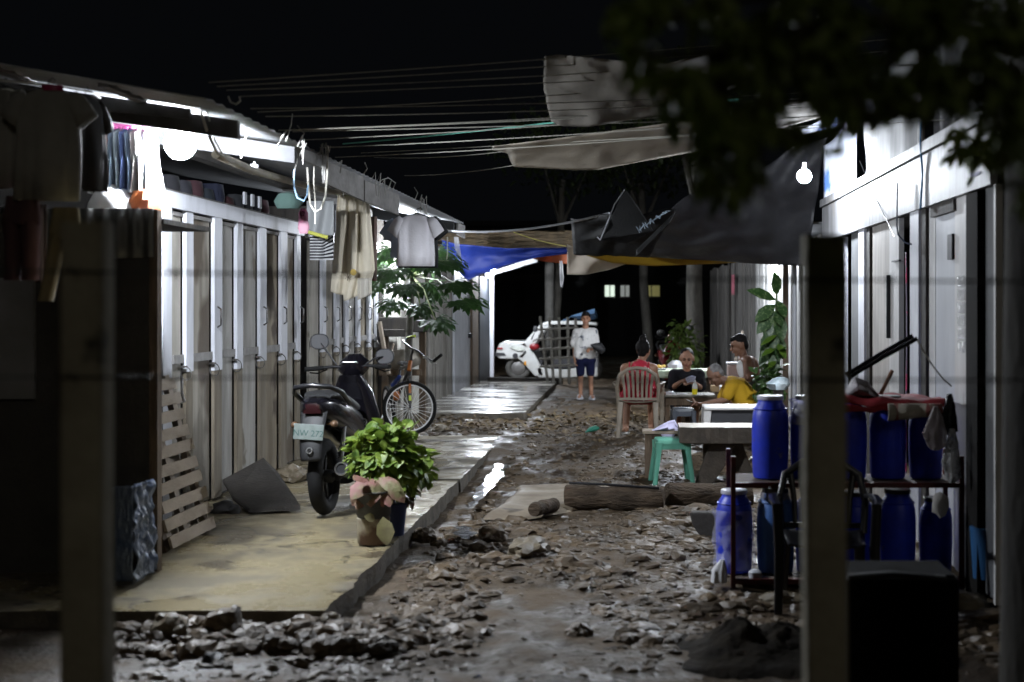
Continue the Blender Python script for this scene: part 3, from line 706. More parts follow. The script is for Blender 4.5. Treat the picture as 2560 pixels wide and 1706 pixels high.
# ---- motorcycle (built heading +y, origin at ground centre)
def motorcycle(label, body_c, group=None, plate=True):
    t = thing('motorcycle', label, 'motorcycle', (0, 0, 0), group)
    bodym = mat('body_gloss_%s' % label[:3], body_c, .22, coat=.25, spec=.35)
    RA, FA, r = V(0, -.62, .29), V(0, .62, .29), .235
    tread = MB()
    for nm, c in (('rear_wheel', RA), ('front_wheel', FA)):
        m = MB(); m.ring(c, (1, 0, 0), r, .058, 40, 12); w_ = m.build(nm, rubber, t, smooth=True)
        m = MB(); m.ring(c, (1, 0, 0), r-.045, .02, 36, 8, 1.6)
        for k in range(5):
            a = k*2*math.pi/5; d = V(0, math.cos(a), math.sin(a)); m.bar(c+d*.03, c+d*(r-.05), .035, .02, V(1, 0, 0))
        m.build('rim', dark_steel, w_, smooth=True)
        m = MB(); m.lathe([(.03, -.08), (.05, -.06), (.05, .06), (.03, .08)], c, (1, 0, 0), 16); m.build('hub', dark_steel, w_, smooth=True)
    # swing arm, engine, exhaust
    m = MB(); m.bar((-.11, -.66, .29), (-.11, -.05, .34), .03, .06); m.bar((.11, -.66, .29), (.11, -.05, .34), .03, .06); m.build('swing_arm', dark_steel, t)
    m = MB(); m.loft([((0, -.12, .22), (.09, 0, 0), (0, 0, .05)), ((0, 0, .3), (.13, 0, 0), (0, 0, .12)), ((0, .2, .3), (.12, 0, 0), (0, 0, .12)), ((0, .33, .33), (.08, 0, 0), (0, 0, .08))], 18, p=3); m.build('engine', dark_steel, t, smooth=True)
    m = MB(); m.tube([(.13, .2, .2), (.16, 0, .2), (.17, -.3, .27), (.18, -.78, .36)], [.02, .025, .05, .055], 14); ex = m.build('exhaust', dark_steel, t, smooth=True)
    m = MB(); m.ring((.18, -.785, .361), (0, -1, .15), .045, .008, 20, 6); m.build('exhaust_tip', steel, ex, smooth=True)
    for sx in (-1, 1):
        m = MB(); m.tube([(sx*.12, -.6, .31), (sx*.125, -.46, .66)], .016, 8); m.ring((sx*.122, -.55, .42), (0, .37, .93), .026, .007, 14, 6); m.ring((sx*.123, -.52, .5), (0, .37, .93), .026, .007, 14, 6); m.build('shock_absorber', steel, t, smooth=True)
    # tail and side panels
    m = MB()
    m.loft([((0, -.86, .84), (.07, 0, 0), (0, 0, .035)), ((0, -.80, .82), (.115, 0, 0), (0, 0, .085)), ((0, -.62, .78), (.155, 0, 0), (0, 0, .13)), ((0, -.3, .70), (.165, 0, 0), (0, 0, .16)), ((0, 0, .62), (.155, 0, 0), (0, 0, .15)), ((0, .2, .5), (.13, 0, 0), (0, 0, .13))], 28, p=2.6)
    tb = m.build('tail_body', bodym, t, smooth=True)
    m = MB(); m.loft([((0, -.86, .83), (.055, 0, 0), (0, 0, .03)), ((0, -.868, .81), (.05, 0, 0), (0, 0, .026))], 20, p=3); m.box((0, -.86, .80), (.13, .03, .03)); m.build('tail_light', mat('red_lens', (.022, .006, .007), .2, coat=.5), tb, smooth=True)
    for sx in (-1, 1):
        m = MB(); m.ball((sx*.15, -.82, .70), (.03, .035, .028)); m.tube([(sx*.08, -.78, .70), (sx*.15, -.8, .70)], .01, 6); m.build('turn_signal', mat('smoked_lens', (.12, .07, .04), .25), tb, smooth=True)
    m = MB(); m.tube([(-.17, -.45, .83), (-.18, -.7, .93), (-.13, -.84, .98), (0, -.88, .995), (.13, -.84, .98), (.18, -.7, .93), (.17, -.45, .83)], .02, 10); m.build('grab_rail', black_pl, t, smooth=True)
    m = MB(); m.loft([((0, -.72, .9), (.10, 0, 0), (0, 0, .02)), ((0, -.6, .9), (.14, 0, 0), (0, 0, .045)), ((0, -.3, .84), (.145, 0, 0), (0, 0, .05)), ((0, -.05, .78), (.13, 0, 0), (0, 0, .05)), ((0, .15, .76), (.09, 0, 0), (0, 0, .03))], 22, p=3); m.build('seat', mat('seat_vinyl', (.016, .016, .017), .6, bump=.2, bscale=120), t, smooth=True)
    # rear mudguard with plate
    gm = mat('mudguard_grey', (.016, .016, .017), .6)
    m = MB(); m.sheet(lambda a, b: V((a-.5)*(.2-.05*b), -.80-.13*math.sin(b*1.6)-.03+.02*(2*a-1)**2, .80-.36*b), 8, 14); mg = m.build('mudguard', gm, t, smooth=True, solid=.008)
    m = MB(); m.ring((0, -.975, .52), (0, -1, .25), .02, .005, 18, 6); m.bar((-.02, -.978, .51), (.02, -.978, .53), .008, .004); m.build('emblem', steel, mg, smooth=True)
    if plate:
        pm = mat('plate_white', (.19, .22, .21), .5, (.14, .17, .155), 20); M = Matrix.Rotation(R(-8), 3, 'X') @ Matrix.Rotation(R(5), 3, 'Y')
        m = MB(); m.box((-.01, -.945, .655), (.225, .005, .115), M); pl = m.build('license_plate', pm, t, bevel=.006)
        m = MB(); xd = M @ V(1, 0, 0); yd = M @ V(0, 0, 1); o = V(-.01, -.945, .655)-(M @ V(0, .0035, 0))
        text_mb(m, 'NW 272', .064, o-yd*.012, xd, yd); pl2 = m.build('plate_letters', mat('plate_ink', (.04, .09, .08), .6), pl)
    # leg shield, cowl, headlamp
    m = MB(); m.loft([((0, .36, .28), (.12, 0, 0), (0, .05, 0)), ((0, .37, .45), (.185, 0, 0), (0, .07, 0)), ((0, .33, .68), (.2, 0, 0), (0, .08, 0)), ((0, .27, .88), (.165, 0, 0), (0, .08, 0)), ((0, .22, 1.02), (.09, 0, 0), (0, .07, 0))], 26, p=2.8); ls = m.build('leg_shield', bodym, t, smooth=True)
    m = MB(); m.ring((.08, .253, .63), (0, -1, .25), .028, .0065, 22, 6); m.box((.07, .252, .63), (.012, .006, .012)); m.box((.09, .252, .63), (.012, .006, .012)); m.build('round_sticker', white_paint, ls)
    m = MB(); m.prism([V(.06, .238, .80), V(.1, .238, .79), V(.14, .24, .80), V(.115, .238, .775), V(.085, .238, .775)], (0, -.003, 0)); m.build('badge', mat('cream_badge', (.8, .75, .55), .4), ls)
    m = MB(); m.loft([((0, .3, 1.0), (.07, 0, 0), (0, .05, 0)), ((0, .3, 1.06), (.13, 0, 0), (0, .1, 0)), ((.02, .28, 1.13), (.12, 0, 0), (0, .09, 0)), ((.02, .3, 1.19), (.05, 0, 0), (0, .05, 0))], 20); hc = m.build('handlebar_cover', bodym, t, smooth=True)
    m = MB(); m.ball((0, .4, 1.08), (.08, .04, .06)); m.build('headlamp', mat('lamp_glass', (.6, .6, .6), .1), hc, smooth=True)
    m = MB(); m.tube([(-.09, .25, 1.1), (-.055, .19, 1.125), (.055, .19, 1.125), (.09, .25, 1.1)], .008, 8); m.build('chrome_trim', steel, hc, smooth=True)
    m = MB(); m.tube([(-.34, .13, 1.08), (-.15, .23, 1.09), (0, .26, 1.08), (.15, .23, 1.09), (.34, .13, 1.08)], .013, 8); hb = m.build('handlebar', dark_steel, t, smooth=True)
    for sx in (-1, 1):
        m = MB(); m.tube([(sx*.22, .2, 1.085), (sx*.35, .12, 1.08)], .02, 10); m.build('grip', rubber, hb, smooth=True)
        m = MB(); m.tube([(sx*.2, .24, 1.07), (sx*.28, .24, 1.04), (sx*.33, .19, 1.05)], .007, 6); m.build('brake_lever', dark_steel, hb, smooth=True)
        m = MB(); k = 1.30 if sx < 0 else 1.16; e = V(sx*.27, .3, k)
        m.tube([(sx*.12, .24, 1.1), (sx*.2, .25, (k+1.1)/2+.02), e], .007, 6); mr = m.build('mirror', dark_steel, t, smooth=True)
        m = MB(); m.loft([(e+V(0, .02, 0), (.05, 0, 0), (0, 0, .04)), (e+V(0, .012, 0), (.075, 0, 0), (0, 0, .062)), (e+V(0, -.012, 0), (.078, 0, 0), (0, 0, .065))], 20, p=2.6); m.build('mirror_shell', black_pl, mr, smooth=True)
        m = MB(); m.loft([(e+V(0, -.0125, 0), (.07, 0, 0), (0, 0, .057)), (e+V(0, -.0145, 0), (.07, 0, 0), (0, 0, .057))], 20, p=2.6); m.build('mirror_glass', mat('mirror_glass', (.25, .25, .26), .12, metal=.6), mr)
    m = MB(); m.tube([(-.06, .6, .32), (-.06, .42, .7)], .02, 8); m.tube([(.06, .6, .32), (.06, .42, .7)], .02, 8); m.tube([(-.06, .42, .7), (0, .35, .9), (.06, .42, .7)], .02, 8); m.build('fork', dark_steel, t, smooth=True)
    m = MB(); m.sheet(lambda a, b: V((a-.5)*.13, .62+.31*math.cos(.2+b*2.2), .29+.31*math.sin(.2+b*2.2)-.03*(2*a-1)**2), 6, 14); m.build('front_fender', bodym, t, smooth=True, solid=.006)
    m = MB(); m.tube([(-.08, .05, .25), (-.2, -.05, .03)], .012, 8); m.box((-.21, -.055, .02), (.05, .04, .01)); m.build('side_stand', dark_steel, t, smooth=True)
    m = MB(); m.tube([(-.24, .1, .24), (.24, .1, .24)], .016, 8); m.build('foot_peg', rubber, t, smooth=True)
    return t
mc = motorcycle('black motorcycle on its side stand, rear plate towards the camera', (.006, .0055, .008))
p = P(748, 1185, 10.8)
yaw = R(-4); lean = R(-2)
mc.rotation_euler = (0, lean, yaw); mc.rotation_mode = 'XYZ'
d = Matrix.Rotation(yaw, 3, 'Z') @ V(0, -.62, 0)
mc.location = (p.x-d.x, p.y-d.y, .122)
mc2 = motorcycle('red motorcycle parked in the dark behind the card players', (.16, .008, .01), plate=False)
p = P(1532, 850, 27); mc2.location = (p.x, p.y+.3, .02); mc2.rotation_euler = (0, R(-6), R(188))

# ---- bicycle, front wheel turned to face the camera
t = thing('bicycle', 'black bicycle with its front wheel turned sideways beside the motorcycle', 'bicycle', P(925, 1000, 17.6))
C = P(941, 938, 17.3); ax = V(.3, -.95, .02).normalized()
def wheel(C, ax, nm):
    m = MB(); m.ring(C, ax, .308, .025, 56, 10); w_ = m.build(nm, rubber, t, smooth=True)
    m = MB(); m.ring(C, ax, .283, .012, 56, 8, 1.1); m.build('rim', mat('alloy_rim', (.8, .8, .82), .4), w_, smooth=True)
    a, b = frame(ax); m = MB()
    for k in range(28):
        th = k*2*math.pi/28; d = a*math.cos(th)+b*math.sin(th); e = a*math.cos(th+(.35 if k % 2 else -.35))+b*math.sin(th+(.35 if k % 2 else -.35))
        m.tube([C+ax*(.03*(1 if k % 4 < 2 else -1))+e*.02, C+d*.275], .0028, 5)
    sp_ = m.build('spokes', mat('spoke_steel', (.8, .8, .8), .4), w_); sp_['kind'] = 'stuff'
    m = MB(); m.lathe([(.008, -.055), (.022, -.04), (.014, 0), (.022, .04), (.008, .055)], C, ax, 14); m.build('hub', steel, w_, smooth=True)
wheel(C, ax, 'front_wheel'); C2 = P(894, 946, 18.35); wheel(C2, V(.92, .35, .1), 'rear_wheel')
bf = mat('bike_black', (.015, .015, .017), .3, coat=.4); bo = mat('bike_orange', (.4, .12, .02), .45); by_ = mat('bike_yellow', (.62, .75, .08), .4); bb = mat('bike_blue', (.02, .05, .22), .4)
crn = P(940, 869, 17.36); hd = P(943, 838, 17.42); stm = P(946, 815, 17.45)
a_, b_ = frame(ax)
m = MB()
for s_ in (-1, 1): m.tube([C+ax*(.055*s_), C.lerp(crn, .5)+ax*(.05*s_), crn+ax*(.045*s_)], [.012, .015, .016], 10)
m.tube([crn+ax*.06, crn-ax*.06], .017, 8); fk = m.build('fork', bf, t, smooth=True)
m = MB(); q = C.lerp(crn, .25); m.tube([q+ax*.055, C.lerp(crn, .42)+ax*.052], .0175, 10); m.build('fork_sleeve', by_, fk, smooth=True)
m = MB(); q = C.lerp(crn, .5); m.tube([q+ax*.055, C.lerp(crn, .82)+ax*.052], .0175, 10); m.build('fork_sleeve', bo, fk, smooth=True)
bbk = P(906, 930, 17.95); st_ = P(921, 848, 18.1)
m = MB(); m.tube([crn+V(0, .02, .03), hd], .022, 10)
m.tube([hd-V(0, 0, .02), bbk], .021, 10); m.tube([hd, st_], .017, 10); m.tube([st_+V(0, 0, .02), bbk], .017, 10); m.tube([bbk, C2+V(.05, 0, 0)], .011, 8); m.tube([bbk, C2-V(.05, 0, 0)], .011, 8); m.tube([st_, C2+V(.05, 0, 0)], .01, 8); m.tube([st_, C2-V(.05, 0, 0)], .01, 8)
fr = m.build('frame', bf, t, smooth=True)
m = MB(); m.tube([P(918, 866, 17.55), P(902, 886, 17.7)], .027, 10); m.build('blue_sleeve', bb, fr, smooth=True)
m = MB(); m.tube([crn+V(0, .0, .09), hd+V(0, 0, .04)], .027, 12); m.build('head_collar', bo, fr, smooth=True)
m = MB(); m.tube([hd, stm, P(950, 800, 17.42)], [.016, .015, .017], 8); m.build('stem', bf, t, smooth=True)
hp = [P(952, 774, 17.75), P(936, 778, 17.72), P(926, 785, 17.62), P(944, 800, 17.45), P(962, 808, 17.35), P(980, 824, 17.2), P(997, 830, 17.05), P(1014, 816, 16.95)]
m = MB(); m.tube(hp, .013, 10); hb = m.build('handlebar', bf, t, smooth=True)
m = MB(); m.tube([P(955, 772, 17.76), P(934, 778, 17.73)], .019, 10); m.build('grip', by_, hb, smooth=True)
m = MB(); m.tube([hp[6], hp[7]], .019, 10); m.build('grip', rubber, hb, smooth=True)
m = MB(); m.tube([P(979, 823, 17.18), P(993, 836, 17.05), P(1003, 835, 16.98)], .007, 6); m.box(P(977, 821, 17.18), (.05, .03, .03)); m.build('brake_lever', steel, hb)
m = MB(); sc_ = P(923, 836, 18.15); m.loft([(sc_+V(-.02, .13, 0), (.06, 0, 0), (0, 0, .028)), (sc_+V(0, .05, .0), (.07, 0, 0), (0, 0, .035)), (sc_+V(.02, -.06, 0), (.03, 0, 0), (0, 0, .025)), (sc_+V(.03, -.14, -.01), (.018, 0, 0), (0, 0, .016))], 16); m.build('saddle', black_pl, t, smooth=True)
m = MB(); m.tube([st_, sc_], .014, 8); m.build('seat_post', steel, t, smooth=True)
m = MB(); m.ring(bbk, (.9, .4, 0), .085, .006, 26, 6); m.tube([bbk+V(.06, 0, 0), bbk+V(.09, -.1, .1)], .01, 6); m.tube([bbk-V(.06, 0, 0), bbk+V(-.09, .1, -.1)], .01, 6); cr = m.build('crank', steel, t, smooth=True)
m = MB(); m.box(P(911, 910, 17.75), (.07, .05, .11)); m.build('pedal', bo, cr, bevel=.006)
m = MB(); m.tube([P(865, 985, 17.9), P(885, 945, 18.0)], .01, 6); m.build('kick_stand', steel, t, smooth=True)

# ---- pots
def leafball(b, c, rx, ry, rz, n, L, rg, hollow=.55):
    for _ in range(n):
        th = rg.uniform(0, 6.28); cph = rg.uniform(-.75, 1); sph = math.sqrt(1-cph*cph); q = hollow+(1-hollow)*rg.random()
        p = V(c[0]+rx*q*sph*math.cos(th), c[1]+ry*q*sph*math.sin(th), c[2]+rz*q*cph)
        o = V(sph*math.cos(th), sph*math.sin(th), cph)
        if nz(p.x*7, p.y*7, p.z*7) < -.22: continue
        b.leaf(p, o+V(rg.uniform(-1, 1), rg.uniform(-1, 1), rg.uniform(-1.1, .7)), V(0, 0, 1)+o*.6+V(rg.uniform(-.4, .4), rg.uniform(-.4, .4), 0), L*rg.uniform(.6, 1.25), L*.72*rg.uniform(.7, 1.2), .3, .35)
pb = P(858, 1250, 9.5); pb.z = .12
t = thing('potted_plant', 'bushy bright green plant in a dark pot at the slab edge', 'potted plant', pb)
m = MB(); m.lathe([(.085, .14), (.115, .2), (.125, .33), (.135, .35), (.13, .355), (.118, .34), (.1, .33)], pb, n=26, caps=True); pt = m.build('pot', mat('dark_pot', (.035, .036, .034), .5), t, smooth=True)
m = MB(); m.lathe([(.098, 0), (.105, .01), (.11, .17), (.105, .175)], pb, n=26); m.build('tin_base', mat('rusty_cream_tin', (.34, .3, .22), .5, (.09, .045, .025), 3, lo=.45, hi=.55), t, smooth=True)
m = MB(); pcv = P(897, 1060, 9.75); leafball(m, (pcv.x-.01, pcv.y+.05, pcv.z-.02), .235, .26, .27, 520, .105, rg)
leafball(m, (pcv.x-.14, pcv.y-.05, pcv.z+.06), .14, .14, .15, 150, .085, rg); leafball(m, (pcv.x+.19, pcv.y, pcv.z-.04), .11, .14, .16, 110, .095, rg)
m.build('foliage', green_leaf, t)
m = MB()
for k in range(16):
    a = rg.uniform(0, 6.28); q = rg.uniform(.08, .22); m.tube([pb+V(.03*math.cos(a), .03*math.sin(a), .33), V(pcv.x+q*.6*math.cos(a), pcv.y+q*.6*math.sin(a), pb.z+.5), V(pcv.x+q*math.cos(a), pcv.y+.05+q*math.sin(a), pcv.z+.05*k/16)], .005, 5)
m.build('stems', mat('green_stem', (.1, .14, .04), .6), t)
t = thing('caladium', 'pink and cream leaved plant hanging over the front of the dark pot', 'plant', pb+V(0, -.03, .34))
pk = mat('pink_leaf', (.27, .12, .105), .6, (.19, .18, .075), 7, lo=.44, hi=.62, transl=.2, bump=.4, bscale=40)
m = MB()
for (u, v, u2, v2, L, W) in ((850, 1108, 798, 1160, .2, .15), (862, 1105, 925, 1138, .22, .14), (858, 1112, 842, 1150, .15, .13), (845, 1100, 806, 1128, .17, .13), (880, 1115, 905, 1160, .16, .11), (870, 1098, 912, 1108, .17, .11), (840, 1100, 818, 1080, .12, .1), (866, 1110, 880, 1152, .15, .12), (836, 1108, 806, 1172, .16, .11), (890, 1110, 940, 1150, .16, .1), (855, 1100, 860, 1128, .15, .13)):
    a = P(u, v, 9.46+.05*math.sin(u)); e = P(u2, v2, 9.3+.06*math.sin(v2)); m.leaf(a, e-a, (.3*math.sin(u*3), -.75, .6+.3*math.sin(v*2)), L, W, -.25, .5)
m.build('leaves', pk, t, smooth=True)
m = MB(); [m.tube([pb+V(0, -.02, .33), P(u, v, 9.45)], .006, 6) for (u, v) in ((850, 1108), (862, 1104), (845, 1099), (880, 1113))]; m.build('stems', mat('pale_stem', (.3, .2, .14), .6), t)
q = P(905, 1222, 9.85); q.z = .12
t = thing('flower_pot', 'small blue and maroon pot squeezed beside the bushy plant', 'pot', q)
m = MB(); m.lathe([(.07, 0), (.09, .2), (.1, .22), (.09, .225)], q, n=22); m.build('pot', mat('navy_pot', (.015, .03, .1), .45), t, smooth=True)
m = MB(); leafball(m, q+V(.03, 0, .3), .12, .12, .1, 70, .08, rg); m.build('leaves', mat('maroon_leaf', (.13, .04, .03), .5, (.09, .12, .03), 8, transl=.2), t)
m = MB(); a = P(880, 1215, 9.35); m.leaf(a+V(0, 0, .08), (.15, -.3, -.6), (.3, -1, .2), .2, .12, .2, .1); m.leaf(a+V(-.05, 0, .06), (-.4, -.3, .2), (0, -1, .5), .08, .06)
tag(m.build('wilted_leaf', mat('yellow_leaf', (.2, .18, .07), .65, (.11, .09, .04), 12), smooth=True), 'yellowing leaf drooping at the foot of the rusty tin pot', 'leaf')

# ---- papaya tree
t = thing('papaya_tree', 'papaya tree with lobed dark leaves beyond the bicycle', 'tree', (-3.0, 18.7, .12))
m = MB(); m.tube([(-3.0, 18.7, .1), (-2.98, 18.7, 1.2), (-2.92, 18.65, 2.1)], [.055, .05, .035], 10); m.build('trunk', bark, t, smooth=True)
lm = MB(); sm = MB()
def palmate(c, d, nrm, S):
    d = Vector(d).normalized(); nrm = Vector(nrm).normalized(); sd = d.cross(nrm).normalized()
    for k in range(7):
        a = (k-3)*.62; e = d*math.cos(a)+sd*math.sin(a); L = S*(1-.09*abs(k-3))
        lm.leaf(c, e, nrm, L, L*.3, .12, .3)
        for s_ in (-1, 1):
            for f in (.45, .7):
                e2 = (e*.75+sd*(s_*math.cos(a)*.6)-d*(s_*math.sin(a)*.6)).normalized(); lm.leaf(c+e*(L*f), e2, nrm, L*.4, L*.16, .1, .3)
ct = V(-2.92, 18.65, 2.1)
for (u, v, dd, S) in ((905, 690, 18.3, .3), (985, 600, 18.2, .34), (1045, 650, 18.2, .36), (1065, 690, 18.0, .36), (1000, 735, 18.4, .32), (900, 620, 18.5, .34), (940, 585, 18.8, .34), (1010, 575, 18.9, .34), (930, 655, 18.0, .32), (985, 650, 19.1, .36), (1030, 600, 18.6, .3), (895, 570, 18.6, .32), (870, 650, 18.7, .3), (965, 700, 18.6, .3), (880, 600, 19.2, .34)):
    e = P(u, v, dd-.5); sm.tube([ct, ct.lerp(e, .5)+V(0, 0, .1), e], .009, 6)
    dv = (e-ct); palmate(e, (dv.x, dv.y*.4-.05, -.25), (dv.x*.3, -.45, 1), S)
lm.build('leaves', mat('papaya_leaf', (.035, .085, .018), .5, (.02, .055, .012), 5, transl=.2), t); sm.build('stems', mat('papaya_stem', (.2, .24, .09), .5), t, smooth=True)
m = MB(); m.tube([P(905, 790, 18.2), P(888, 850, 18.2)], .014, 6); m.tube([P(872, 740, 18.3), P(893, 860, 18.2)], .03, 6)
tag(m.build('bamboo_stick', pale_wood, smooth=True), 'pale bamboo sticks leaning below the papaya leaves', 'stick')
# counter behind the bicycle
t = thing('timber_counter', 'thick dark timber counter on posts beneath the papaya leaves', 'counter', (-3.0, 19.0, .14))
m = MB(); m.bx(-3.42, -2.76, 18.9, 19.2, 1.36, 1.56); m.bx(-3.42, -3.05, 18.86, 18.9, 1.3, 1.4); m.build('plank', dark_wood, t, bevel=.01)
for x in (-3.35, -2.85): m = MB(); m.bx(x-.04, x+.04, 19.0, 19.1, .1, 1.36); m.build('leg', brown_wood, t)
m = MB(); m.bx(-3.42, -2.85, 18.95, 19.1, .78, .86); m.build('rail', brown_wood, t)
m = MB(); m.rock((-3.1, 19.0, 1.0), (.25, .12, .13), 5); tag(m.build('sack', mat('dusty_sack', (.2, .18, .15), .9), smooth=True), 'dusty grey sack under the dark timber counter', 'sack')

# ---- laundry on the left
def cloth_tube(b, secs, amp, fr_, ph, n=40): b.loft(secs, n, lambda th, t: 1+amp*t*math.sin(fr_*th+ph+t*2), p=2.4)
bam = thing('bamboo_pole', 'long pale bamboo pole hung under the left eave for laundry', 'pole', (-2.57, 11, 2.65))
m = MB(); m.tube([P(495, 355, 8.72), P(580, 392, 9.6), P(700, 426, 11.6), P(760, 441, 12.9), P(850, 447, 14.3)], .026, 10); m.build('pole', mat('old_bamboo', (.42, .38, .3), .6, (.28, .25, .2), 8), bam, smooth=True)
m = MB()
for f in (9.2, 10.6, 12.4): m.tube([(-2.55, f, 2.66), (-2.52, f+.05, 2.86)], .006, 5)
m.build('hanging_wire', mat('tie_wire', (.3, .29, .27), .5), bam)
# cream sheet
cream = mat('cream_cloth', (.66, .6, .48), .9, (.54, .49, .39), 3, bump=.1, bscale=60)
t = thing('cream_sheet', 'long cream cloth hung from the bamboo pole under the eave', 'cloth', P(812, 445, 12.6))
m = MB()
def crm(a, b):
    x0, x1 = 776, 848
    ul = x0-(16*b); ur = x1+(18*b if b < .75 else 18*.75-(b-.75)*70)
    u = ul+(ur-ul)*a; v = 448+(236 if a > .35 else 222)*b+8*math.sin(a*5)*b
    return P(u, v, 13.4+.028*math.sin(a*19+b*2+.8*math.sin(b*3))+.012*math.sin(a*41)*(1-b)+.12*(a-.5))
m.sheet(crm, 70, 40); m.build('cloth', cream, t, smooth=True, solid=.004)
m = MB(); m.sheet(lambda a, b: P(822+32*a, 640+50*b-14*a*b, 13.3+.03*math.sin(a*9)), 16, 10); m.build('folded_corner', mat('cream_light', (.55, .52, .46), .9), t, smooth=True, solid=.004)
m = MB()
for k in range(7): a = k*math.pi/3.5; c = P(800, 640-3, 13.3); m.bar(c, c+V(math.cos(a)*.035, -.0, math.sin(a)*.035), .008, .003)
m.build('star_print', mat('print_brown', (.13, .1, .07), .9), t)
m = MB(); c = P(812, 626, 13.28); m.lathe([(.03, 0), (.03, .004)], c, (0, -1, 0), 14); m.build('sun_print', mat('print_yellow', (.5, .36, .1), .9), t)
m = MB(); m.tube([P(772, 446, 13.4), P(850, 446, 13.42)], .012, 8); hg = m.build('hanger_bar', mat('green_plastic', (.2, .42, .08), .4), t, smooth=True)
m = MB(); m.ring(P(848, 436, 13.4), (.3, 1, 0), .03, .006, 16, 6); m.build('clip', mat('green_plastic', (.2, .42, .08), .4), hg, smooth=True)
m = MB(); m.sheet(lambda a, b: P(846+20*a, 498+148*b, 13.8+.03*math.sin(a*7)), 10, 14)
tag(m.build('brown_cloth', mat('maroon_cloth', (.17, .12, .1), .9, (.2, .05, .05), 2, lo=.5, hi=.6), smooth=True, solid=.004), 'narrow brown cloth hanging behind the long cream cloth', 'cloth')
# grey shirt and striped shirt
m = MB(); m.sheet(lambda a, b: P(705+62*a, 462+70*b+14*a*b-20*(a-.5)**2*b, 12.5+.03*math.sin(a*10+b*2)), 24, 16)
tag(m.build('grey_shirt', mat('grey_yellow_cloth', (.3, .31, .32), .9, (.27, .28, .28), 3), smooth=True, solid=.004), 'grey shirt folded over the pole beside the pink shoe', 'shirt')
m = MB(); m.sheet(lambda a, b: P(703+50*a, 528+8*b+14*a, 12.46), 12, 2)
tag(m.build('yellow_hem', mat('yellow_cloth', (.5, .5, .1), .9), smooth=True, solid=.004), 'yellow cloth edge along the bottom of the grey shirt', 'cloth')
m = MB(); st = mat('stripe_dark', (.02, .02, .025), .9); sl_ = mat('stripe_light', (.55, .55, .56), .9)
nb = 22
for k in range(nb):
    m.mi = k % 2
    def sf(a, b, k=k):
        bb_ = (k+b)/nb; l0 = 712; 
        v0 = 524 if a < .55 else 524-30*(a-.55)/.45
        return P(l0+54*a, v0+(598-v0)*bb_, 12.7+.025*math.sin(a*9+bb_*2))
    m.sheet(sf, 16, 1)
tag(m.build('striped_shirt', [st, sl_], smooth=True, solid=.004), 'black and white striped shirt beside the cream cloth', 'shirt')
m = MB(); m.sheet(lambda a, b: P(752+20*a, 470+66*b, 12.8), 6, 8); tag(m.build('white_rag', white_paint, smooth=True, solid=.004), 'white cloth strip between striped shirt and cream cloth', 'cloth')
# shoe
t = thing('pink_shoe', 'small pink shoe hung by its heel under the eave', 'shoe', P(697, 535, 10.9))
c = P(697, 508, 10.9)
m = MB(); m.loft([(c+V(0, 0, .095), (.022, 0, 0), (0, .02, 0)), (c+V(0, 0, .06), (.036, 0, 0), (0, .034, 0)), (c, (.036, 0, 0), (0, .032, 0)), (c-V(0, 0, .06), (.042, 0, 0), (0, .03, 0)), (c-V(0, 0, .09), (.026, 0, 0), (0, .02, 0))], 18); m.build('upper', mat('pink_fabric', (.3, .1, .17), .8, (.22, .07, .12), 8), t, smooth=True)
m = MB(); m.loft([(c+V(.01, -.03, -.1), (.03, 0, 0), (0, .012, 0)), (c+V(.01, -.032, -.05), (.045, 0, 0), (0, .012, 0)), (c+V(.012, -.02, .0), (.03, 0, 0), (0, .006, 0))], 16); m.build('toe_cap', mat('pink_light', (.26, .13, .17), .7), t, smooth=True)
m = MB(); m.ring(c+V(0, -.033, .055), (0, -1, .2), .018, .006, 16, 6, 1.5); m.build('opening', mat('maroon_lining', (.15, .02, .06), .8), t, smooth=True)
m = MB(); m.loft([(P(662, 480, 10.5), (.08, 0, 0), (0, .04, 0)), (P(664, 463, 10.5), (.11, 0, 0), (0, .06, 0)), (P(664, 446, 10.5), (.075, 0, 0), (0, .05, 0)), (P(664, 441, 10.5), (.02, 0, 0), (0, .02, 0))], 18, lambda th, t: 1+.12*math.sin(4*th))
tag(m.build('green_bag', mat('dark_green_cloth', (.006, .02, .016), .9), smooth=True), 'dark green cloth bag hanging under the eave left of the pink shoe', 'bag')
# rope loops
m = MB(); m.tube([P(753, 335, 10.6), P(752, 400, 10.6), P(748, 450, 10.6), P(738, 480, 10.6), P(724, 488, 10.6), P(713, 470, 10.6), P(709, 430, 10.6), P(706, 385, 10.6)], .008, 6)
tag(m.build('rope_loop', rope_m, smooth=True), 'pale rope hanging in a loop from the left eave', 'rope')
m = MB(); m.tube([P(722, 360, 10.5), P(721, 420, 10.5), P(725, 470, 10.5), P(724, 515, 10.5)], .005, 6)
tag(m.build('thin_string', rope_m, smooth=True), 'thin cord hanging inside the pale rope loop', 'cord')
m = MB(); m.tube([P(676, 390, 10.2), P(676, 430, 10.2), P(683, 455, 10.2), P(698, 462, 10.2), P(706, 448, 10.3), P(708, 425, 10.3)], .006, 6)
tag(m.build('faded_line', mat('blue_cord', (.2, .32, .45), .6), smooth=True), 'faded blue cord dangling beside the green cloth bag', 'cord')
m = MB(); m.tube([P(462, 258, 8.3), P(475, 300, 8.4), P(498, 350, 8.6), P(540, 382, 9.0)], .009, 8); m.tube([P(476, 255, 8.35), P(492, 320, 8.5), P(510, 352, 8.7)], .006, 6)
tag(m.build('cable', rope_m, smooth=True), 'white cable curling down from the roof beside the glaring bulb', 'cable')
m = MB(); m.lathe([(.0, 0), (.02, .003), (.028, .05), (.03, .07)], P(585, 402, 9.85), n=12); m.tube([P(585, 393, 9.85), P(585, 372, 9.85)], .006, 6)
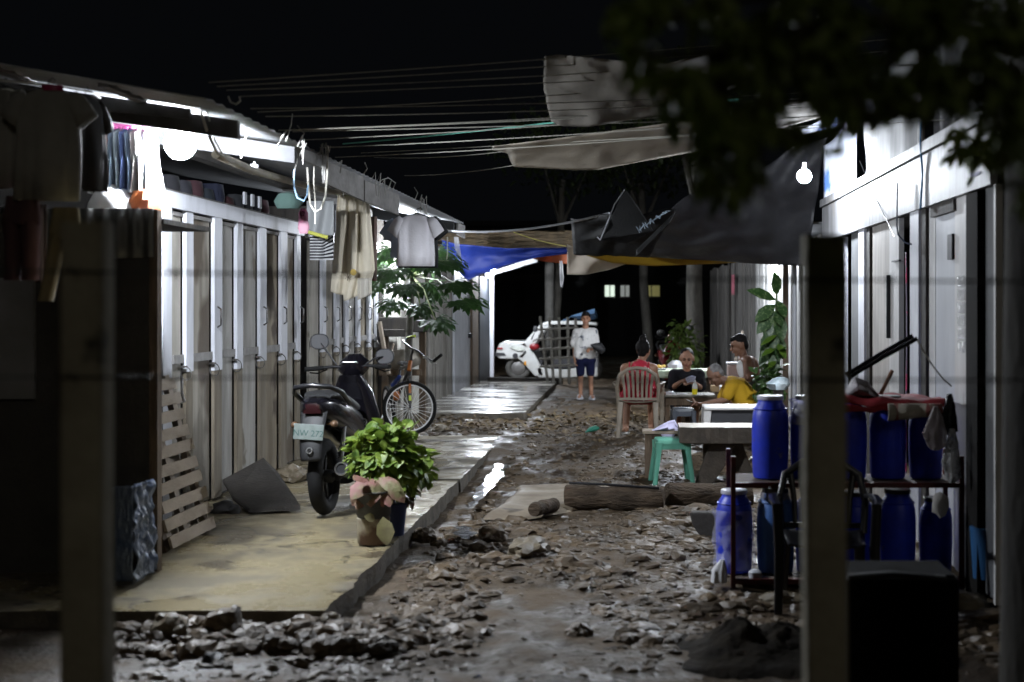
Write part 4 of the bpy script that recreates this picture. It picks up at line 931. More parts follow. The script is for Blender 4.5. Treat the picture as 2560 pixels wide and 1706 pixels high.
tag(m.build('lamp_holder', white_paint, smooth=True), 'empty white lamp holder under the first roof beam', 'lamp holder')
# tees on hangers
def tee(lbl, cm, u0, v0, d, sc=1.0, yaw=0, drop=.60):
    """T shirt on a wire hanger; (u0, v0) is the neck"""
    o = P(u0, v0, d); t = thing('tee_shirt', lbl, 'shirt', o, 'tee shirts on hangers')
    Mz = Matrix.Rotation(yaw, 3, 'Z')
    def w(x, y, z): return o+Mz @ V(x*sc, y*sc, z*sc)
    A = lambda a: Mz @ V(a*sc, 0, 0)
    B = lambda a: Mz @ V(0, a*sc, 0)
    b = MB()
    prof = [(0, .07, .03), (-.025, .13, .045), (-.06, .19, .06), (-.12, .22, .07), (-.22, .225, .075), (-.38, .225, .08), (-.5, .23, .085), (-drop, .232, .088)]
    b.loft([(w(.006*math.sin(z*9), 0, z), A(a), B(bb_)) for (z, a, bb_) in prof], 56, lambda th, t_: 1+.25*t_*math.sin(5*th+t_*3)+.1*math.sin(11*th)*t_, caps=False, p=2.6)
    for s_ in (-1, 1):
        secs = []
        for (x, z, r) in ((.15, -.06, .07), (.2, -.11, .085), (.25, -.19, .09), (.285, -.26, .095)):
            dirn = V(.62*s_, 0, -.78); n_ = V(.78*s_, 0, .62)
            secs.append((w(x*s_, 0, z), Mz @ (n_*(r*sc)), B(r*.62)))
        b.loft(secs, 22, lambda th, t_: 1+.15*math.sin(3*th+t_), caps=False)
    g = b.build('garment', cm, t, smooth=True, sharp=80, solid=.005)
    b = MB(); b.tube([w(-.17, 0, -.05), w(0, 0, .02), w(.17, 0, -.05)], .008*sc, 6); b.tube([w(0, 0, .02), w(0, 0, .06), w(.03, 0, .085), w(.05, 0, .06)], .005*sc, 6); b.build('hanger', black_pl, t, smooth=True)
    return t
teew = mat('white_tee', (.78, .76, .8), .9, (.68, .66, .7), 3, bump=.15, bscale=50, transl=.15)
tee('white tee hanging in front of a black one beneath the eave', teew, 955, 494, 14.6, .8, .12, .66)
tee('black tee hanging right behind the white tee', mat('black_tee', (.014, .014, .016), .9), 960, 494, 15.0, .9, -.1, .62)
tee('pale blue tee peeping out left of the white tee', mat('blue_white_tee', (.42, .47, .6), .9), 940, 500, 14.85, .84, .25, .44)
# clothes at the front, under the roof edge (unlit side)
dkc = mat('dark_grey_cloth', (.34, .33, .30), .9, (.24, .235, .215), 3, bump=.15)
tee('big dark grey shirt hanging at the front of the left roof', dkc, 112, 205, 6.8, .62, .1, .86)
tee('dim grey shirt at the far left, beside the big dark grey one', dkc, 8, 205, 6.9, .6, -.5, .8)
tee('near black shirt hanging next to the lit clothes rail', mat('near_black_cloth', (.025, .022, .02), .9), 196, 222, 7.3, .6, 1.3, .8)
def trousers(lbl, cm, u, v, d, hgt, w_, spread, nm='trousers'):
    o = P(u, v, d); b = MB()
    b.loft([(o, (w_, 0, 0), (0, .035, 0)), (o-V(0, 0, hgt*.25), (w_*1.15, 0, 0), (0, .06, 0)), (o-V(0, 0, hgt*.34), (w_*1.2, 0, 0), (0, .05, 0))], 30, lambda th, t: 1+.2*math.sin(5*th+t*3))
    for s_ in (-1, 1):
        b.loft([(o+V(s_*w_*.55, 0, -hgt*.3), (w_*.6, 0, 0), (0, .05, 0)), (o+V(s_*(w_*.55+spread*.5), .01, -hgt*.65), (w_*.55, 0, 0), (0, .05, 0)), (o+V(s_*(w_*.55+spread), 0, -hgt), (w_*.5, 0, 0), (0, .045, 0))], 26, lambda th, t: 1+.2*math.sin(4*th+t*5))
    return tag(b.build(nm, cm, smooth=True, sharp=70), lbl, 'trousers')
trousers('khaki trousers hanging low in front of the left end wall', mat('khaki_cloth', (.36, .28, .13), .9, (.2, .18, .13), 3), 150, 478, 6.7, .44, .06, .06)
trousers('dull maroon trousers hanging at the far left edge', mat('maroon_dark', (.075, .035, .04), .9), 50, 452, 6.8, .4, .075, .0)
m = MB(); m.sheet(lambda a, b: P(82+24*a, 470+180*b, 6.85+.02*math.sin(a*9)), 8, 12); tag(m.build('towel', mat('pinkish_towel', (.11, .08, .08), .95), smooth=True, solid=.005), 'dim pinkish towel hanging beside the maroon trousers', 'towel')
m = MB(); m.tube([P(-60, 180, 6.85), P(120, 196, 6.85), P(210, 212, 7.0), P(230, 225, 7.7)], .006, 6); tag(m.build('clothes_line', rope_m, smooth=True), 'short line carrying the dark clothes under the left roof edge', 'clothes line')
m = MB(); c = P(120, 196, 6.8); m.loft([(c, (.05, 0, 0), (0, .03, 0)), (c-V(0, 0, .03), (.055, 0, 0), (0, .035, 0))], 12); tag(m.build('clothes_peg_basket', mat('magenta_plastic', (.35, .02, .1), .5), smooth=True), 'small magenta plastic thing hooked above the big dark grey shirt', 'peg basket')
# lit clothes rail under the roof
t = thing('clothes_rail', 'red rail hung under the roof beside the glaring bulb', 'rail', P(330, 262, 9.1))
m = MB(); m.tube([P(205, 250, 9.1), P(330, 262, 9.15), P(445, 280, 9.3)], .02, 8); m.build('pole', mat('red_pole', (.6, .06, .03), .5), t, smooth=True)
gcols = [(.45, .45, .42), (.03, .03, .035), (.3, .3, .28), (.16, .08, .06), (.08, .11, .14), (.2, .24, .26), (.03, .05, .12), (.05, .07, .1), (.36, .34, .32), (.4, .4, .4), (.75, .75, .78)]
glbl = ['cream shirt at the left end of the red rail', 'black shirt second on the red rail', 'pale grey trousers third on the red rail', 'brown shirt on the red rail next to slate trousers', 'slate trousers right of the brown shirt on the rail', 'grey blue jeans in the middle of the red rail', 'navy jeans right of the middle of the red rail', 'dark teal trousers beside the navy jeans', 'beige trousers third from the bulb on the rail', 'light grey shirt second from the bulb on the rail', 'bright white shirt on the rail nearest the bulb']
pkh = mat('pink_hanger', (.7, .12, .42), .4)
for i in range(11):
    u = 222+i*12.4; o = P(u, 301, 9.08); L = .41 if i < 10 else .5
    g = thing('hung_garment', glbl[i], 'garment', o, 'clothes on the red rail')
    m = MB(); yaw_ = .15*math.sin(i*2)
    wd = .7 if i == 10 else 1
    secs = [(o+V(0, .02, .01), (.012, 0, 0), (0, .07, 0)), (o+V(0, .02, -.03), (.017, 0, 0), (0, .17*wd, 0)), (o+V(.006*math.sin(i), .02, -.2), (.02, 0, 0), (0, .2*wd, 0)), (o+V(.012*math.sin(i*3)+(.05 if i == 10 else .012), .02, -L), (.02, 0, 0), (0, .19, 0))]
    m.loft(secs, 20, lambda th, t_: 1+.2*math.sin(3*th+t_*5)); m.build('cloth', mat('rail_cloth_%d' % i, gcols[i], .9, transl=.25 if i > 7 else 0), g, smooth=True)
    m = MB(); m.tube([o+V(0, -.15, 0), o+V(0, .02, .05), o+V(0, .17, 0)], .0095, 5); m.tube([o+V(0, .02, .045), o+V(0, .02, .085)], .005, 5); m.build('hanger', pkh, g)
m = MB(); m.bx(-3.64, -2.84, 8.56, 9.5, 2.2, 2.23); tag(m.build('shelf', dark_wood), 'wooden shelf behind the end wall, under the red rail', 'shelf')
m = MB(); c = P(265, 462, 8.95); m.loft([(c-V(0, 0, .1), (.17, 0, 0), (0, .12, 0)), (c-V(0, 0, .02), (.165, 0, 0), (0, .12, 0)), (c+V(-.02, 0, .06), (.11, 0, 0), (0, .09, 0)), (c+V(-.03, 0, .1), (.03, 0, 0), (0, .03, 0))], 22, lambda th, t: 1+.14*math.sin(4*th+t*5))
tag(m.build('white_bundle', mat('white_bundle', (.8, .8, .8), .9, transl=.3), smooth=True), 'bright white cloth bundle on the shelf below the red rail', 'bundle')
m = MB(); c = P(335, 462, 8.95); m.loft([(c-V(0, 0, .09), (.09, 0, 0), (0, .1, 0)), (c, (.1, 0, 0), (0, .1, 0)), (c+V(0, 0, .06), (.07, 0, 0), (0, .07, 0)), (c+V(.02, 0, .075), (.02, 0, 0), (0, .02, 0))], 18, lambda th, t: 1+.16*math.sin(5*th+t*4))
tag(m.build('orange_bag', mat('orange_plastic', (.5, .16, .05), .4, (.25, .1, .06), 6, transl=.3), smooth=True), 'orange plastic bag beside the white bundle on the shelf', 'bag')

# ================================================================ LINES, TARPS OVER THE LANE
lines = [(480, 190, 1250, 127, 8.0, 9.0), (520, 208, 1250, 160, 8.3, 9.1), (552, 222, 1248, 188, 8.6, 9.3), (575, 250, 1245, 225, 8.9, 9.5), (640, 300, 1250, 262, 9.5, 9.9), (672, 303, 1240, 285, 9.9, 10.2), (700, 322, 1270, 275, 10.2, 10.3), (860, 362, 1150, 349, 12.6, 11.2), (930, 404, 1180, 380, 13.6, 11.6), (610, 268, 1250, 240, 9.1, 9.7), (830, 352, 1400, 318, 12.1, 10.9), (498, 199, 1250, 143, 8.15, 9.05), (592, 258, 1250, 208, 9.0, 9.6), (655, 301, 1250, 273, 9.7, 10.0), (735, 340, 1270, 300, 10.7, 10.4), (770, 362, 1200, 331, 11.2, 10.8)]
llb = ['topmost washing line across the dark sky', 'second washing line from the top', 'washing line with a hook at its left end', 'fourth washing line from the top', 'washing line just above the paired cords', 'pale washing line tied at the rusty wires', 'washing line directly above the green cord', 'short washing line ending at the torn pale tarp', 'lowest washing line reaching the underside of the pale tarp', 'thin washing line midway between hook and rusty wires', 'washing line running over the middle of the pale tarp', 'faint washing line between the two topmost ones', 'faint washing line just below the hooked one', 'faint washing line close above the pale one at the rusty wires', 'thin washing line just below the mint green cord', 'faint low washing line leading to the torn corner of the pale tarp']
for i, (u, v, u2, v2, d, d2) in enumerate(lines):
    a, e = P(u, v, d), P(u2, v2, d2); m = MB(); far = e+(e-a)*(1.9 if i not in (7, 8) else .02)
    m.tube(sag(a, far, .03+.02*math.sin(i*2.3), 16), .0036, 5)
    tag(m.build('washing_line', mat('line_cord', (.3, .29, .25), .85), smooth=True), llb[i], 'washing line', 'washing lines across the lane')
m = MB(); a, e = P(788, 331, 11.6), P(1255, 278, 10.6); m.tube(sag(a, e+(e-a)*.8, .02), .006, 5); tag(m.build('mint_line', mat('mint_cord', (.15, .5, .4), .6), smooth=True), 'mint green cord stretched across the lane', 'cord')
m = MB(); m.tube([P(524, 222, 8.3), P(530, 235, 8.3), P(542, 240, 8.3), P(552, 232, 8.3), P(550, 222, 8.3)], .006, 6); tag(m.build('wire_hook', rope_m, smooth=True), 'small wire hook hanging from the third washing line', 'hook')
m = MB(); a, e = P(1040, 531, 18.4), P(1400, 490, 16.4); m.tube(sag(a, e, .08, 16), .014, 6); tag(m.build('thick_cable', white_paint, smooth=True), 'thick white cable sagging towards the black tarp', 'cable')
m = MB(); m.tube(sag(P(1180, 534, 19), P(1300, 566, 19.4), .02), .006, 5); tag(m.build('yellow_rope', mat('yellow_rope', (.5, .45, .12), .7), smooth=True), 'thin yellow rope running down to the blue tarp corner', 'rope')
m = MB(); m.tube([P(1028, 545, 18.2), P(1028, 585, 18.2), P(1022, 625, 18.2)], .008, 5); tag(m.build('pale_string', rope_m, smooth=True), 'pale string dangling from the second roof beam end', 'string')
m = MB()
for k in range(5): m.tube([P(1044+2*k, 545, 18.5), P(1046+3*k, 570+5*k, 18.5), P(1052+2*k, 585+6*k, 18.5)], .008, 5)
tag(m.build('plastic_shred', clear_bag, smooth=True), 'shredded clear plastic strip hanging before the blue tarp', 'plastic')

grey_tarp = mat('grey_tarp', (.17, .158, .138), .9, (.13, .12, .105), 1.6, bump=.12, bscale=30, spec=.2)
def tarp(name, lbl, mt, outline_fn, nu=50, nv=16, solid=.004):
    m = MB(); m.sheet(outline_fn, nu, nv); return tag(m.build(name, mt, smooth=True, solid=solid, sharp=180), lbl, 'tarp')
def ip(pts, a):
    """piecewise linear"""
    for i in range(len(pts)-1):
        if a <= pts[i+1][0] or i == len(pts)-2:
            k = (a-pts[i][0])/(pts[i+1][0]-pts[i][0]); return pts[i][1]+(pts[i+1][1]-pts[i][1])*k
def t1(a, b):
    u = 1252+640*a; vt = 128+95*a*.55; vb = ip([(0, 280), (.04, 290), (.14, 292), (.42, 262), (1, 120)], a)
    vt = ip([(0, 130), (.05, 126), (.42, 150), (1, 60)], a)
    if a < .03: u -= 5*math.sin(b*math.pi*1.1)+4*nz(b*9, 3)
    v = vt+(vb-vt)*b; return P(u+14*b*b*(1-a), v, 9.0+1.1*b+.07*nz(a*9, b*4)+.014*nz(a*20, b*7, 4)+.1*math.sin(b*3.1))
tarp('grey_tarp', 'upper dim grey tarp slung over the washing lines', grey_tarp, t1, 90, 24)
def t2(a, b):
    u = 1132+760*a; vt = ip([(0, 337), (.2, 318), (.55, 282), (1, 225)], a); vb = ip([(0, 345), (.045, 352), (.06, 383), (.25, 391), (.32, 390), (.6, 350), (1, 268)], a)
    v = vt+(vb-vt)*b; return P(u, v, 10.9+.9*b+.05*nz(a*12, b*3)+.012*nz(a*26, b*5, 2)+.06*math.sin(b*3))
tarp('pale_tarp', 'pale dirty tarp strip with a torn left end across the lane', mat('pale_tarp', (.42, .375, .31), .9, (.33, .295, .245), 2, bump=.12, bscale=30, spec=.2, spots=((.25, .225, .185), 6, .64)), t2, 110, 16)
black_tarp = mat('black_tarp', (.02, .02, .024), .5, (.012, .012, .014), 3, bump=.35, bscale=16)
def t3(a, b):
    p00, p10, p11, p01 = P(1420, 588, 17.9), P(1852, 612, 16.3), P(1900, 310, 15.35), P(1540, 478, 16.4)
    p = p00.lerp(p10, a).lerp(p01.lerp(p11, a), b)
    return p+V(0, .1*nz(a*5, b*5), -.22*math.sin(math.pi*a)*math.sin(math.pi*b)*.6+.05*nz(a*3+b*4, 7)+.03*math.sin((a*3+b*2)*6)*b)
tarp('black_tarp', 'large black tarp sloping up to the right above the card players', black_tarp, t3, 60, 44)
def t4(a, b):
    p00, p10, p11, p01 = P(1318, 585, 17.4), P(1490, 592, 16.6), P(1555, 480, 15.2), P(1312, 502, 17.0)
    p = p00.lerp(p10, a).lerp(p01.lerp(p11, a), b); return p+V(0, .06*nz(a*4, b*4, 3), .05*nz(a*5, b*5, 8))
tarp('black_tarp_flap', 'black tarp end hanging left of the large black tarp', mat('black_flap', (.007, .007, .008), .6, bump=.3, bscale=14, spec=.15), t4, 24, 20)
m = MB(); q = [P(1382, 552, 16.3), P(1436, 435, 15.9), P(1462, 470, 15.6), P(1500, 530, 15.6), P(1440, 560, 16.1)]; m.prism(q, (0, .01, .01)); tag(m.build('tarp_fold', mat('black_fold', (.01, .01, .011), .7, spec=.1, bump=.3)), 'peaked fold of black plastic on the tarp end', 'tarp')
m = MB(); m.sheet(lambda a, b: P(1462+90*a-12*b*a, 575-88*a+(14+8*a)*b, 15.3-.4*a), 20, 4); tag(m.build('tarp_seam', mat('grey_seam', (.03, .03, .031), .7, spec=.15), smooth=True, solid=.004), 'pale turned edge along the fold of the black tarp', 'tarp')
m = MB()
m.tube([P(1464+70*k/40, 530-45*k/40, 15.2)+V(.028*math.sin(k*2.4), .02*math.sin(k*1.7), .03*math.cos(k*3.1)) for k in range(41)], .004, 5)
tag(m.build('string_tangle', mat('pale_blue_string', (.16, .2, .24), .7), smooth=True), 'tangle of pale blue string caught on the black tarp', 'string')
m = MB(); m.tube([P(1372, 545, 16.3), P(1379, 552, 16.3), P(1382, 545, 16.3), P(1392, 520, 16.2), P(1412, 470, 16.1), P(1435, 437, 15.9)], .007, 5); tag(m.build('white_string', white_paint, smooth=True), 'white cord along the peaked fold of black plastic', 'cord')
def t5(a, b):
    u = 1016+290*a; vt = ip([(0, 552), (.1, 560), (.5, 571), (1, 570)], a); vb = ip([(0, 585), (.2, 645), (.3, 632), (.5, 610), (.75, 592), (1, 583)], a)
    return P(u, vt+(vb-vt)*b, 19.8-.5*a+.12*math.sin(b*3)+.05*nz(a*7, b*3))
tarp('blue_tarp', 'deep blue tarp hung across the lane above the bicycle', mat('blue_tarp', (.006, .017, .13), .6, (.005, .012, .085), 3, bump=.3, bscale=12, spec=.2), t5)
tarp('orange_tarp', 'small orange tarp corner behind the blue tarp', mat('orange_tarp', (.5, .13, .05), .6, transl=.3), lambda a, b: P(1222+84*a, 588-4*a+(3+20*a**.5)*b, 20.2+.06*math.sin(a*6)), 20, 5)
def t6(a, b):
    u = 1303+138*a; vt = ip([(0, 562), (.1, 568), (.25, 583), (1, 604)], a); vb = ip([(0, 632), (.3, 632), (.7, 620), (1, 606)], a)
    return P(u, vt+(vb-vt)*b, 18.6+.08*math.sin(a*8+b*2)+.2*b)
tarp('beige_tarp', 'beige cloth hanging between the blue and yellow tarps', mat('beige_tarp', (.5, .44, .37), .85, (.4, .35, .29), 3, transl=.2), t6, 24, 10)
tarp('yellow_tarp', 'mustard yellow tarp below the edge of the black tarp', mat('yellow_tarp', (.4, .26, .02), .6, (.32, .2, .015), 3, transl=.2), lambda a, b: P(1332+375*a, 577+20*a+ip([(0, 6), (.2, 24), (.45, 26), (.8, 14), (1, 6)], a)*b, 17.9-.6*a+.05*math.sin(a*9)+.1*b), 40, 5)
m = MB(); m.tube([P(1289, 600, 19.5), P(1291, 640, 19.5), P(1290, 660, 19.5)], [.02, .03, .012], 8); tag(m.build('plastic_strip', clear_bag, smooth=True), 'white plastic strip hanging under the orange tarp corner', 'plastic')
# printed banner
def bn(a, b):
    u = 1892+76*a; vt = 335-90*a*a-20*a; vb = ip([(0, 470), (.3, 465), (.6, 448), (1, 425)], a)
    return P(u, vt+(vb-vt)*b, 14.75-.95*a+.03*math.sin(b*9)*a)
ban = mat('banner_print', (.66, .7, .8), .5, (.12, .26, .7), 2.2, (1, 1, 1), lo=.54, hi=.62)
tarp('printed_banner', 'glaring white and blue printed banner beside the right bulb', ban, bn, 16, 16)
tarp('banner_top', 'bright crumpled banner edge above the right bulb', ban, lambda a, b: P(1828+95*a, 306-48*a+(8+34*a*b*.7)*b, 14.4-.3*a+.05*math.sin(a*9)), 20, 6)
m = MB(); m.tube([P(2117, 245, 9.7), P(2115, 330, 9.7), P(2120, 400, 9.7), P(2115, 480, 9.75)], .007, 6); tag(m.build('blue_rope', mat('blue_rope', (.04, .15, .3), .6), smooth=True), 'blue rope hanging down over the right fascia', 'rope')
m = MB(); m.tube([P(2062, 420, 10.4), P(2061, 520, 10.4), P(2064, 540, 10.4), P(2080, 558, 10.25), P(2094, 562, 10.2)], .006, 6); tag(m.build('black_cable', mat('cable_black', (.02, .03, .06), .5), smooth=True), 'dark cable drooping over the fascia into the black gap', 'cable')
m = MB(); m.tube([P(1975, 370, 12.4), P(2000, 430, 12.0), P(2056, 545, 10.6)], .004, 5); tag(m.build('thin_wire', black_pl), 'thin dark wire slanting across the right fascia', 'wire')

# ================================================================ THREE WHEELER, GATE
D0 = 31.0
t = thing('electric_tricycle', 'white three wheeler with a car like nose parked at the far left end', 'tricycle', P(1230, 875, D0))
car_w = mat('car_white', (.66, .67, .66), .35, (.5, .5, .48), 3, coat=.3)
W_ = .62
def side(name, uv, y0, th, mt, par=None, bevel=.02):
    m = MB(); m.prism([P(u, v, D0)+V(0, y0, 0) for (u, v) in uv], (0, th, 0)); return m.build(name, mt, par or t, bevel=bevel)
def side2(name, uv, mt, par=None):
    o = side(name, uv, 0, .07, mt, par); o2 = side(name, uv, 1.05, .07, mt, par); return o
nose = side('nose', [(1141, 806), (1148, 790), (1160, 784), (1206, 785), (1213, 793), (1212, 812), (1204, 824), (1182, 826), (1146, 825), (1140, 818)], 0, 1.12, car_w, bevel=.03)
side2('front_pillar', [(1194, 793), (1208, 783), (1240, 747), (1258, 739), (1266, 747), (1254, 760), (1230, 790), (1220, 804)], car_w)
side2('leg_shield', [(1188, 822), (1214, 798), (1226, 810), (1244, 844), (1250, 864), (1230, 866), (1216, 850), (1202, 834)], car_w)
side2('sill', [(1232, 843), (1262, 848), (1300, 850), (1330, 845), (1374, 842), (1374, 866), (1300, 869), (1238, 869)], car_w)
side('roof', [(1243, 744), (1262, 738), (1330, 738), (1372, 742), (1372, 748), (1330, 746), (1262, 746), (1250, 750)], -.02, 1.16, car_w, bevel=.015)
side('rear_body', [(1345, 790), (1372, 786), (1376, 846), (1340, 850)], 0, 1.12, mat('grey_body', (.2, .2, .21), .5), bevel=.03)
dk = mat('trike_dark', (.03, .03, .034), .5)
side('dashboard', [(1216, 800), (1236, 798), (1250, 820), (1244, 846), (1226, 818)], .12, .9, dk)
side('seat', [(1270, 824), (1330, 822), (1332, 848), (1272, 848)], .1, .9, dk); side('backrest', [(1322, 776), (1334, 776), (1336, 824), (1326, 824)], .1, .9, dk)
side('grille', [(1138, 810), (1158, 811), (1164, 818), (1138, 819)], -.012, .9, dk, nose, .004)
m = MB(); m.loft([(P(1189, 801, D0)+V(0, .01, 0), (.165, 0, -.03), (.0, 0, .05)), (P(1189, 801, D0)+V(0, -.03, 0), (.15, 0, -.03), (0, 0, .042))], 20); m.build('headlight', mat('headlight_lens', (.4, .42, .38), .12, (.75, .78, .72), 9), nose, smooth=True)
m = MB(); m.lathe([(.06, -.0), (.055, .02)], P(1184, 818, D0)+V(0, -.0, 0), (0, -1, 0), 16); m.build('fog_lamp', dk, nose)
m = MB(); m.box(P(1149, 801, D0)+V(0, -.01, 0), (.11, .03, .05)); m.build('badge', mat('dark_red', (.25, .02, .02), .4), nose, bevel=.01)
m = MB(); m.ball(P(1222, 797, D0)+V(.06, -.06, 0), (.11, .04, .075)); m.build('red_reflector', mat('red_plastic', (.2, .008, .012), .35), t, smooth=True)
m = MB(); m.box(P(1207, 835, D0)+V(0, -.02, 0), (.045, .03, .09)); m.build('indicator', mat('amber', (.7, .3, .02), .4), t, bevel=.01)
for (u, v, y0) in ((1190, 847, .12), (1352, 852, .1), (1352, 852, 1.0)):
    c = P(u, v, D0)+V(0, y0, 0); m = MB(); m.ring(c, (0, 1, 0), .215, .07, 32, 10); wl = m.build('wheel', mat('dusty_rubber', (.075, .072, .066), .85), t, smooth=True)
    m = MB(); m.lathe([(.06, -.075), (.09, -.07), (.15, -.05), (.17, .05)], c, (0, 1, 0), 20); m.build('rim', mat('wheel_alloy', (.2, .195, .19), .45, metal=.5), wl, smooth=True)
m = MB(); m.sheet(lambda a, b: P(1190, 850, D0)+V(.36*math.cos(.3+b*2.5), .3+.4*a, .36*math.sin(.3+b*2.5)), 5, 14); m.build('fender', dk, t, smooth=True, solid=.01)
m = MB(); m.tube([P(1222, 780, D0)+V(0, -.05, 0), P(1230, 762, D0)+V(0, -.16, 0)], .012, 6); m.ball(P(1232, 756, D0)+V(0, -.2, 0), (.05, .03, .07)); m.build('mirror', dk, t, smooth=True)
m = MB(); m.sheet(lambda a, b: V(PX(1208, D0)+.37*b, D0+.06+1.0*a, PZ(786, D0)+.40*b), 4, 4); m.build('windshield', mat('dark_glass', (.03, .035, .04), .08), t, solid=.006)
bl = mat('sky_blue_tarp', (.13, .24, .4), .7, (.08, .16, .3), 4, bump=.3)
m = MB(); m.loft([(P(1295, 735, D0)+V(0, .4, -.02), (.05, 0, 0), (0, .3, .02)), (P(1312, 727, D0)+V(0, .4, 0), (.02, 0, .02), (0, .42, 0)), (P(1340, 728, D0)+V(0, .4, 0), (.0, 0, .1), (0, .45, 0)), (P(1366, 722, D0)+V(0, .4, 0), (0, 0, .12), (0, .4, 0)), (P(1372, 730, D0)+V(0, .4, 0), (0, 0, .03), (0, .2, 0))], 18, lambda th, t_: 1+.2*math.sin(5*th+t_*4))
tag(m.build('folded_tarp', bl, smooth=True), 'sky blue tarp bundled on the roof of the white three wheeler', 'tarp')
t = thing('bamboo_gate', 'bamboo lattice gate standing in front of the white three wheeler', 'gate', P(1285, 885, 28.3))
bam2 = mat('grey_bamboo', (.3, .29, .26), .7, (.17, .16, .14), 6)
for (u0, v0, u1, v1) in ((1241, 727, 1258, 878), (1262, 728, 1272, 880), (1284, 730, 1288, 884), (1304, 729, 1308, 884), (1322, 732, 1330, 884)):
    m = MB(); m.tube([P(u0, v0, 28.3), P(u1, v1, 28.25)], .03, 7); m.build('upright', bam2, t, smooth=True)
for v in (758, 781, 803, 825, 843): m = MB(); m.tube([P(1236+(v-758)*.05, v, 28.24), P(1328+(v-758)*.05, v-5, 28.24)], .024, 7); m.build('rail', bam2, t, smooth=True)
m = MB(); a = P(1122, 874, 28.8); e = P(1292, 876, 28.6); m.bar(a, e, .14, .12); tag(m.build('timber_beam', dark_wood, bevel=.01), 'dark timber beam lying across the back end of the wet slab', 'beam')

# ================================================================ FURNITURE OF THE CARD PLAYERS
def Y(v, x0=0): return None
# plastic armchair seen from behind
def armchair(name, label, o, mt, yaw=0, dark=False):
    """monobloc chair facing +y"""
    t = thing(name, label, 'chair', (0, 0, 0))
    m = MB(); m.sheet(lambda a, b: V((a-.5)*(.46-.04*b), -.21+.44*b, .42-.02*b+.02*(2*a-1)**2-.015*math.sin(b*3.1)), 12, 10); m.build('seat', mt, t, smooth=True, solid=.012)
    m = MB(); m.tube([(-.235, -.20, .42), (-.25, -.245, .6), (-.215, -.275, .75), (-.11, -.295, .82), (0, -.3, .835), (.11, -.295, .82), (.215, -.275, .75), (.25, -.245, .6), (.235, -.20, .42)], .022, 10)
    m.bar((-.23, -.225, .46), (.23, -.225, .46), .03, .03); b = m.build('backrest', mt, t, smooth=True)
    for i in range(7):
        x = (i-3)*.052; xt = (i-3)*.062; m = MB(); m.loft([(V(x, -.222, .46), (.013, 0, 0), (0, .005, 0)), (V(x*1.03, -.25, .6), (.016, 0, 0), (0, .005, 0)), (V(xt, -.288, .815-.012*abs(i-3)), (.02, 0, 0), (0, .005, 0))], 8, p=3); m.build('slat', mt, b, smooth=True)
    for s_ in (-1, 1):
        m = MB(); m.loft([(V(s_*.255, -.26, .63), (.022, 0, 0), (0, 0, .016)), (V(s_*.285, -.12, .645), (.03, 0, 0), (0, 0, .012)), (V(s_*.29, .1, .645), (.03, 0, 0), (0, 0, .012)), (V(s_*.27, .2, .63), (.025, 0, 0), (0, 0, .014))], 12, p=3); m.build('armrest', mt, t, smooth=True)
        m = MB(); m.loft([(V(s_*.275, .19, .64), (.028, 0, 0), (0, .016, 0)), (V(s_*.26, .21, .4), (.03, 0, 0), (0, .018, 0)), (V(s_*.27, .25, 0), (.022, 0, 0), (0, .014, 0))], 10, p=3); m.build('leg', mt, t, smooth=True)
        m = MB(); m.loft([(V(s_*.21, -.2, .42), (.035, 0, 0), (0, .02, 0)), (V(s_*.22, -.25, .2), (.03, 0, 0), (0, .018, 0)), (V(s_*.235, -.29, 0), (.024, 0, 0), (0, .014, 0))], 10, p=3); m.build('leg', mt, t, smooth=True)
    t.location = o; t.rotation_euler = (0, 0, yaw); return t
chair_m = mat('old_beige_plastic', (.33, .28, .22), .5, (.24, .2, .15), 5)
armchair('plastic_armchair', 'old beige plastic armchair under the woman in red', V(.045, 17.25, .135), chair_m, R(-4))
armchair('dark_armchair', 'black plastic armchair before the barrel rack, half behind the post', P(1895, 1400, 8.05)+V(0, 0, -.02), black_pl, R(176))
# low card table
t = thing('card_table', 'low worn card table between the four seated people', 'table', P(1580, 990, 17.9))
tz = .60; x0, x1 = PX(1524, 17.9), PX(1642, 17.9)
tw = mat('table_wood', (.2, .19, .15), .6, (.12, .11, .09), 5)
m = MB(); m.bx(x0, x1, 17.7, 18.25, tz-.03, tz); m.build('tabletop', tw, t, bevel=.006)
m = MB(); m.bx(x0+.03, x1-.03, 17.74, 17.76, tz-.13, tz-.03); m.build('apron', brown_wood, t)
for x in (x0+.05, x1-.05):
    for y0 in (17.76, 18.2): m = MB(); m.bx(x-.025, x+.025, y0, y0+.05, .12, tz-.03); m.build('leg', brown_wood, t)
# bottle
c = V(PX(1597, 17.8), 17.82, tz); t = thing('bottle', 'clear bottle with yellow drink standing on the card table', 'bottle', c)
m = MB(); m.lathe([(.03, 0), (.033, .01), (.033, .07)], c, n=16); m.build('yellow_drink', mat('yellow_drink', (.75, .62, .02), .3), t, smooth=True)
m = MB(); m.lathe([(.0335, .0705), (.034, .10), (.024, .135), (.012, .15), (.012, .165)], c, n=16); m.build('glass', mat('cloudy_plastic', (.62, .64, .62), .25, alpha=.85), t, smooth=True)
m = MB(); m.lathe([(.014, .165), (.014, .18)], c, n=12); m.build('cap', white_paint, t)
def flat(name, lbl, cat, uv, d, sz, mt, rot=0, z=None):
    c = P(*uv, d); M = Matrix.Rotation(rot, 3, 'Z'); m = MB(); m.box((c.x, c.y, (z if z is not None else c.z)+sz[2]/2), sz, M); return tag(m.build(name, mt, bevel=min(sz)*.2), lbl, cat)
